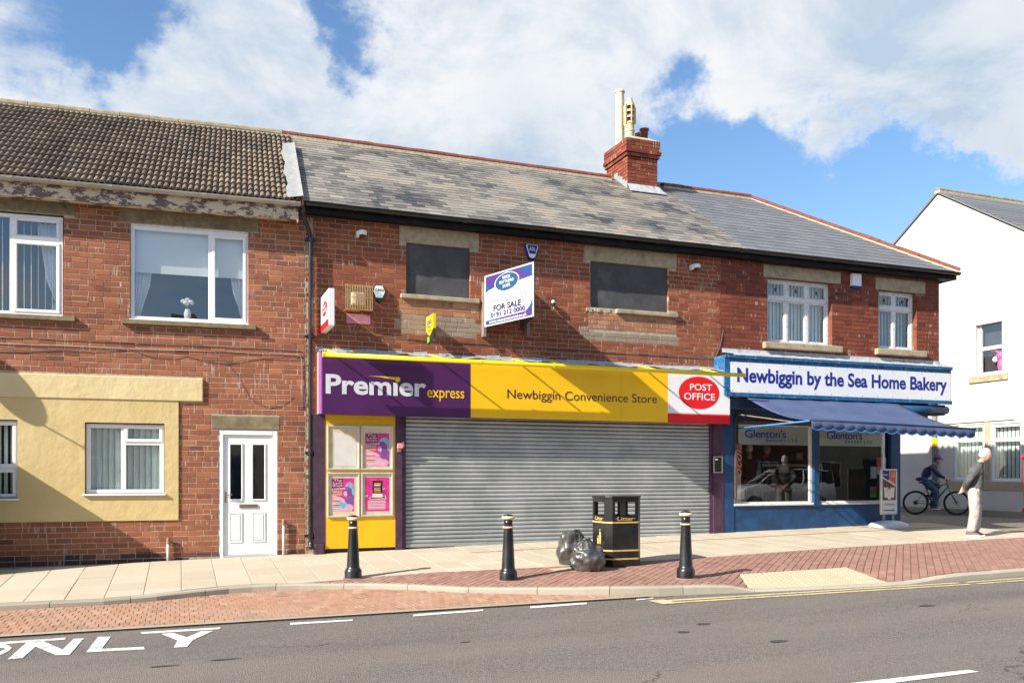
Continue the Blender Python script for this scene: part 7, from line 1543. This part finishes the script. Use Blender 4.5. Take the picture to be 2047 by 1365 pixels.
bones = [('pelvis', 'belly', 'mid'), ('belly', 'chest', 'top'), ('chest', 'upper', 'top'), ('upper', 'neck', 'top'), ('neck', 'nape', 'skin')] + [b_ for s in 'LR' for b_ in (('upper', 'sh' + s, 'top'), ('sh' + s, 'el' + s, 'top'), ('el' + s, 'wr' + s, 'top'), ('wr' + s, 'pa' + s, 'skin'), ('pelvis', 'hi' + s, 'leg'), ('hi' + s, 'kn' + s, 'leg'), ('kn' + s, 'an' + s, 'leg'))]
hand(J, bones, 'wrL', 'paL', (.7, .1, -.3), (0, 1, 0), (.1, 0, -1), 1); hand(J, bones, 'wrR', 'paR', (.7, -.1, -.3), (0, -1, 0), (.1, 0, -1), 1)
def rule2(lab, c): return 0 if lab == 'skin' else 1 if lab == 'top' else (1 if c.z > 1.0 + .3 * (c.x + .33) else 2) if lab == 'mid' else 2
ob, M_ = skin_body(J, bones, 'body', [SKIN, HOOD, JEAN, MAROON], CY, (Vector((.035, 0, 1.545)), 0, rad(6), (0, 3)), rule2)
hair_cap(M_, 'hair', WOODF, CY, thick=1.04)
hm = MB(); vs = []; n, k = 28, 9
for i in range(k + 1):
    ph = math.pi * .5 * i / k
    for j in range(n): an = 6.2832 * j / n; rb = 1 + .05 * math.cos(5 * an) * math.sin(ph * 2); vs.append(M_ @ Vector((math.sin(ph) * math.cos(an) * .142 * rb + .006, math.sin(ph) * math.sin(an) * .105 * rb, .035 + math.cos(ph) * .118)))
hm.add(vs, [(i * n + j, (i + 1) * n + j, (i + 1) * n + (j + 1) % n, i * n + (j + 1) % n) for i in range(k) for j in range(n)]); he = hm.build('helmet', HELM, CY, smooth=True); sm = he.modifiers.new('t', 'SOLIDIFY'); sm.thickness = .015
for k in range(4): y = -.06 + .04 * k; MB().tube([M_ @ Vector((.11 * math.cos(a), y * (.6 + .5 * math.sin(a)), .045 + .115 * math.sin(a))) for a in (rad(35), rad(60), rad(90), rad(120), rad(150))], .007, 5).build('vent', BLACKM, he)
MB().tube([M_ @ Vector((.02, .078, .03)), M_ @ Vector((.03, .055, -.09)), M_ @ Vector((.03, -.055, -.09)), M_ @ Vector((.02, -.078, .03))], .005, 5).build('strap', BLACKM, he)
mb = MB(); mb.ball((-.44, 0, 1.02), (.09, .12, .065), 12, 8); mb.build('waist_bag', BLACKM, CY, smooth=True); shoe(CY, -.06, -.115, .155, rad(0), MAROON, SOLE); shoe(CY, -.18, .115, .465, rad(0), MAROON, SOLE)
# customers inside the bakery
def standing(label, px, Y, rz, top, bot, hair, arm=None, cap=None):
    c = at(px, 950, Y); o = thing('person', label, 'person', (c.x, Y, zfl), rz, local=True)
    J = {'pelvis': ((0, 0, .90), (.14, .12)), 'belly': ((.01, 0, 1.04), (.13, .14)), 'chest': ((.02, 0, 1.25), (.13, .155)), 'upper': ((.01, 0, 1.38), (.09, .12)), 'neck': ((.02, 0, 1.47), .055), 'nape': ((.04, 0, 1.53), .05)}
    for s, g in (('L', 1), ('R', -1)):
        el, wr, pa = ((-.03, g * .25, 1.12), (.08, g * .25, .90), (.10, g * .25, .82))
        if arm == s: el, wr, pa = ((.20, g * .22, 1.32), (.42, g * .16, 1.46), (.50, g * .14, 1.48))
        J.update({'sh' + s: ((.0, g * .18, 1.35), .07), 'el' + s: (el, .05), 'wr' + s: (wr, .034), 'pa' + s: (pa, (.02, .034)), 'hi' + s: ((0, g * .09, .86), .10), 'kn' + s: ((.02, g * .1, .48), .075), 'an' + s: ((-.01, g * .1, .10), .055)})
    bones = [('pelvis', 'belly', 'mid'), ('belly', 'chest', 'top'), ('chest', 'upper', 'top'), ('upper', 'neck', 'skin'), ('neck', 'nape', 'skin')] + [b_ for s in 'LR' for b_ in (('upper', 'sh' + s, 'top'), ('sh' + s, 'el' + s, 'top'), ('el' + s, 'wr' + s, 'top'), ('wr' + s, 'pa' + s, 'skin'), ('pelvis', 'hi' + s, 'leg'), ('hi' + s, 'kn' + s, 'leg'), ('kn' + s, 'an' + s, 'leg'))]
    for s, g in (('L', 1), ('R', -1)):
        if arm == s: hand(J, bones, 'wr' + s, 'pa' + s, (1, 0, 0), (0, 1, 0), (0, 0, -1), g)
        else: hand(J, bones, 'wr' + s, 'pa' + s, (.1, 0, -1), (1, 0, 0), (0, -g, 0), -1)
    ob, M_ = skin_body(J, bones, 'body', [SKIN, top, bot, MAROON], o, (Vector((.06, 0, 1.62)), 0, 0, (0, 3)), lambda lab, c: 0 if lab == 'skin' else 1 if lab == 'top' else (1 if c.z > .92 else 2) if lab == 'mid' else 2)
    hair_cap(M_, 'hair', hair, o); shoe(o, -.01, .1, 0, 0, BLACKM, BLACKM); shoe(o, -.01, -.1, 0, 0, BLACKM, BLACKM); return o
GREYC = plain('grey_trousers', (.17, .17, .16), .9); DKJ = plain('dark_jacket', (.02, .022, .022), .9); PALET = plain('pale_top', (.52, .50, .44), .9)
standing('white-haired person in a dark jacket behind the left bakery pane', 1498, .75, rad(60), DKJ, GREYC, HAIRW); cp = standing('person in dark clothes reaching out an arm behind the left bakery pane', 1530, 1.15, rad(20), DKJ, DKJ, GREYP, arm='R'); standing('person in a pale top standing behind the right bakery pane', 1689, 2.0, rad(-120), PALET, JEAN, HAIRW)
o = thing('carrier_bag', 'white carrier bag held up behind the left bakery pane', 'bag', (cp.location.x + .45, cp.location.y - .1, zfl + 1.1)); bx, by = cp.location.x + .52, cp.location.y + .02; MB().ext([(bx - .13, by, zfl + 1.12), (bx + .13, by, zfl + 1.10), (bx + .09, by, zfl + 1.36), (bx + .01, by, zfl + 1.47), (bx - .01, by, zfl + 1.47), (bx - .10, by, zfl + 1.36)], (0, .05, 0)).build('sack', PAPERW, o, bev=.015)

# ============================================================ across the road, out of frame (seen only in the window panes)
def far_house(x, w, label, wallm, roofm):
    y = -23.0; z0 = -.3; o = thing('terraced_house', label, 'house', (x + w / 2, y, z0)); mb = MB(); mb.box(x, x + w - .05, y - 8, y, z0, 5.4); mb.build('wall', wallm, o)
    mb = MB(); mb.ext([(x - .05, y + .4, 5.2), (x - .05, y - 4, 8.0), (x - .05, y - 8.4, 5.2)], (w, 0, 0)); rf = mb.build('roof', roofm, o); MB().box(x + .3, x + 1.3, y - 4.5, y - 3.6, 7.4, 8.6).build('chimney', wallm, rf)
    for i in range(3):
        for (za, zb) in ((.7, 2.1), (3.4, 4.8)):
            xx = x + .9 + i * (w - 1.6) / 3
            if i == 1 and za < 1: MB().box(xx, xx + .95, y, y + .06, z0 + .3, 2.2).build('door', BLUE_K, o); continue
            wi = MB(); frame_rect_y(wi, xx, xx + 1.3, za, zb, y); q = wi.build('window', UPVC, o); MB().box(xx + .07, xx + 1.23, y, y + .02, za + .07, zb - .07).build('pane', CARG, q)
def frame_rect_y(mb, x0, x1, z0, z1, y, w=.07):
    mb.box(x0, x1, y, y + .05, z0, z0 + w); mb.box(x0, x1, y, y + .05, z1 - w, z1); mb.box(x0, x0 + w, y, y + .05, z0 + w, z1 - w); mb.box(x1 - w, x1, y, y + .05, z0 + w, z1 - w); mb.box((x0 + x1) / 2 - .03, (x0 + x1) / 2 + .03, y, y + .048, z0 + w, z1 - w)
FB = [plain('far_brick_red', (.20, .075, .045), .9, .3, 9), plain('far_brick_brown', (.17, .09, .06), .9, .3, 9), plain('far_render', (.40, .36, .28), .9, .1, 2)]; FR = plain('far_slate', (.09, .09, .10), .7, .25, 6)
for i, (x, w, k) in enumerate(((-22, 9, 0), (-13, 9, 1), (-4, 8, 2), (4, 9, 0), (13, 9, 1), (22, 9, 0), (31, 10, 2), (41, 10, 1))):
    far_house(x, w, ('red brick', 'brown brick', 'rendered')[k] + ' terraced house opposite, ' + ('first', 'second', 'third', 'fourth', 'fifth', 'sixth', 'seventh', 'eighth')[i] + ' in the row', FB[k], FR)
# white hatchback parked opposite, mirrored in the bakery window
CR = thing('parked_car', 'white hatchback parked opposite, mirrored in the bakery window', 'car', (19.6, -10.6, zr(14, -10.6)), rad(200), local=True)
def loft(secs, mat, nm, parent, smooth=True, auto=True):
    mb = MB(); n = len(secs[0]); mb.add([v for s in secs for v in s], [(i * n + j, i * n + (j + 1) % n, (i + 1) * n + (j + 1) % n, (i + 1) * n + j) for i in range(len(secs) - 1) for j in range(n)] + [tuple(range(n))[::-1], tuple((len(secs) - 1) * n + j for j in range(n))]); return mb.build(nm, mat, parent, smooth=smooth, auto=auto)
def csec(x, w, z0, z1, tw): return [(x, -w, z0), (x, w, z0), (x, w * 1.02, z0 + (z1 - z0) * .5), (x, w * .97, z1 - .06), (x, w * tw, z1), (x, -w * tw, z1), (x, -w * .97, z1 - .06), (x, -w * 1.02, z0 + (z1 - z0) * .5)]
body = loft([csec(-1.72, .62, .42, .86, .9), csec(-1.66, .76, .26, .98, .9), csec(-1.2, .80, .20, 1.0, .92), csec(0, .81, .19, .98, .93), csec(.75, .81, .19, .96, .92), csec(1.2, .79, .20, .90, .88), csec(1.55, .74, .24, .80, .86), csec(1.70, .58, .32, .66, .86)], CARW, 'body', CR)
def gsec(x, w, z0, z1): return [(x, -w, z0), (x, w, z0), (x, w * .84, z1), (x, -w * .84, z1)]
loft([gsec(-1.66, .70, .95, .98), gsec(-1.45, .73, .95, 1.40), gsec(-.9, .74, .95, 1.45), gsec(0, .74, .95, 1.45), gsec(.35, .73, .95, 1.36), gsec(.95, .70, .93, .96)], CARG, 'cabin_glass', CR); loft([gsec(-1.5, .63, 1.40, 1.43), gsec(-.9, .64, 1.43, 1.475), gsec(0, .64, 1.43, 1.475), gsec(.32, .62, 1.36, 1.40)], CARW, 'roof', CR)
for x in (-.55, .12): 
    for sgn in (-1, 1): MB().tube([(x, sgn * .745, .96), (x - .06 if x < 0 else x, sgn * .625, 1.43)], .035, 6).build('pillar', CARW, CR)
for sgn in (-1, 1): MB().tube([(.92, sgn * .68, .95), (.34, sgn * .60, 1.40)], .03, 6).build('pillar', CARW, CR); MB().ball((.62, sgn * .86, 1.0), (.09, .08, .06), 10, 6).build('mirror', BLACKM, CR, smooth=True); MB().ball((1.50, sgn * .55, .70), (.13, .14, .085), 12, 8).build('headlight', LIGHTG, CR, smooth=True)
for x in (-1.10, 1.08):
    for sgn in (-1, 1):
        mb = MB(); n, k = 28, 8; vs = []
        for i in range(n):
            an = 6.2832 * i / n
            for j in range(k): b_ = 6.2832 * j / k; r = .235 + .065 * math.cos(b_); vs.append((x + r * math.cos(an), sgn * .74 + .085 * math.sin(b_), .30 + r * math.sin(an)))
        mb.add(vs, [(i * k + j, ((i + 1) % n) * k + j, ((i + 1) % n) * k + (j + 1) % k, i * k + (j + 1) % k) for i in range(n) for j in range(k)]); wh = mb.build('wheel', RUB, CR, smooth=True); MB().ext([(x + .19 * math.cos(6.2832 * i / 20), sgn * .80, .30 + .19 * math.sin(6.2832 * i / 20)) for i in range(20)], (0, sgn * .015, 0)).build('rim', STEELI, wh)
MB().box(1.66, 1.735, -.30, .30, .44, .56).build('number_plate', PAPERW, CR); MB().box(1.60, 1.725, -.42, .42, .60, .70).build('grille', BLACKM, CR, bev=.02); MB().box(1.55, 1.72, -.5, .5, .28, .42).build('lower_grille', BLACKM, CR, bev=.03)
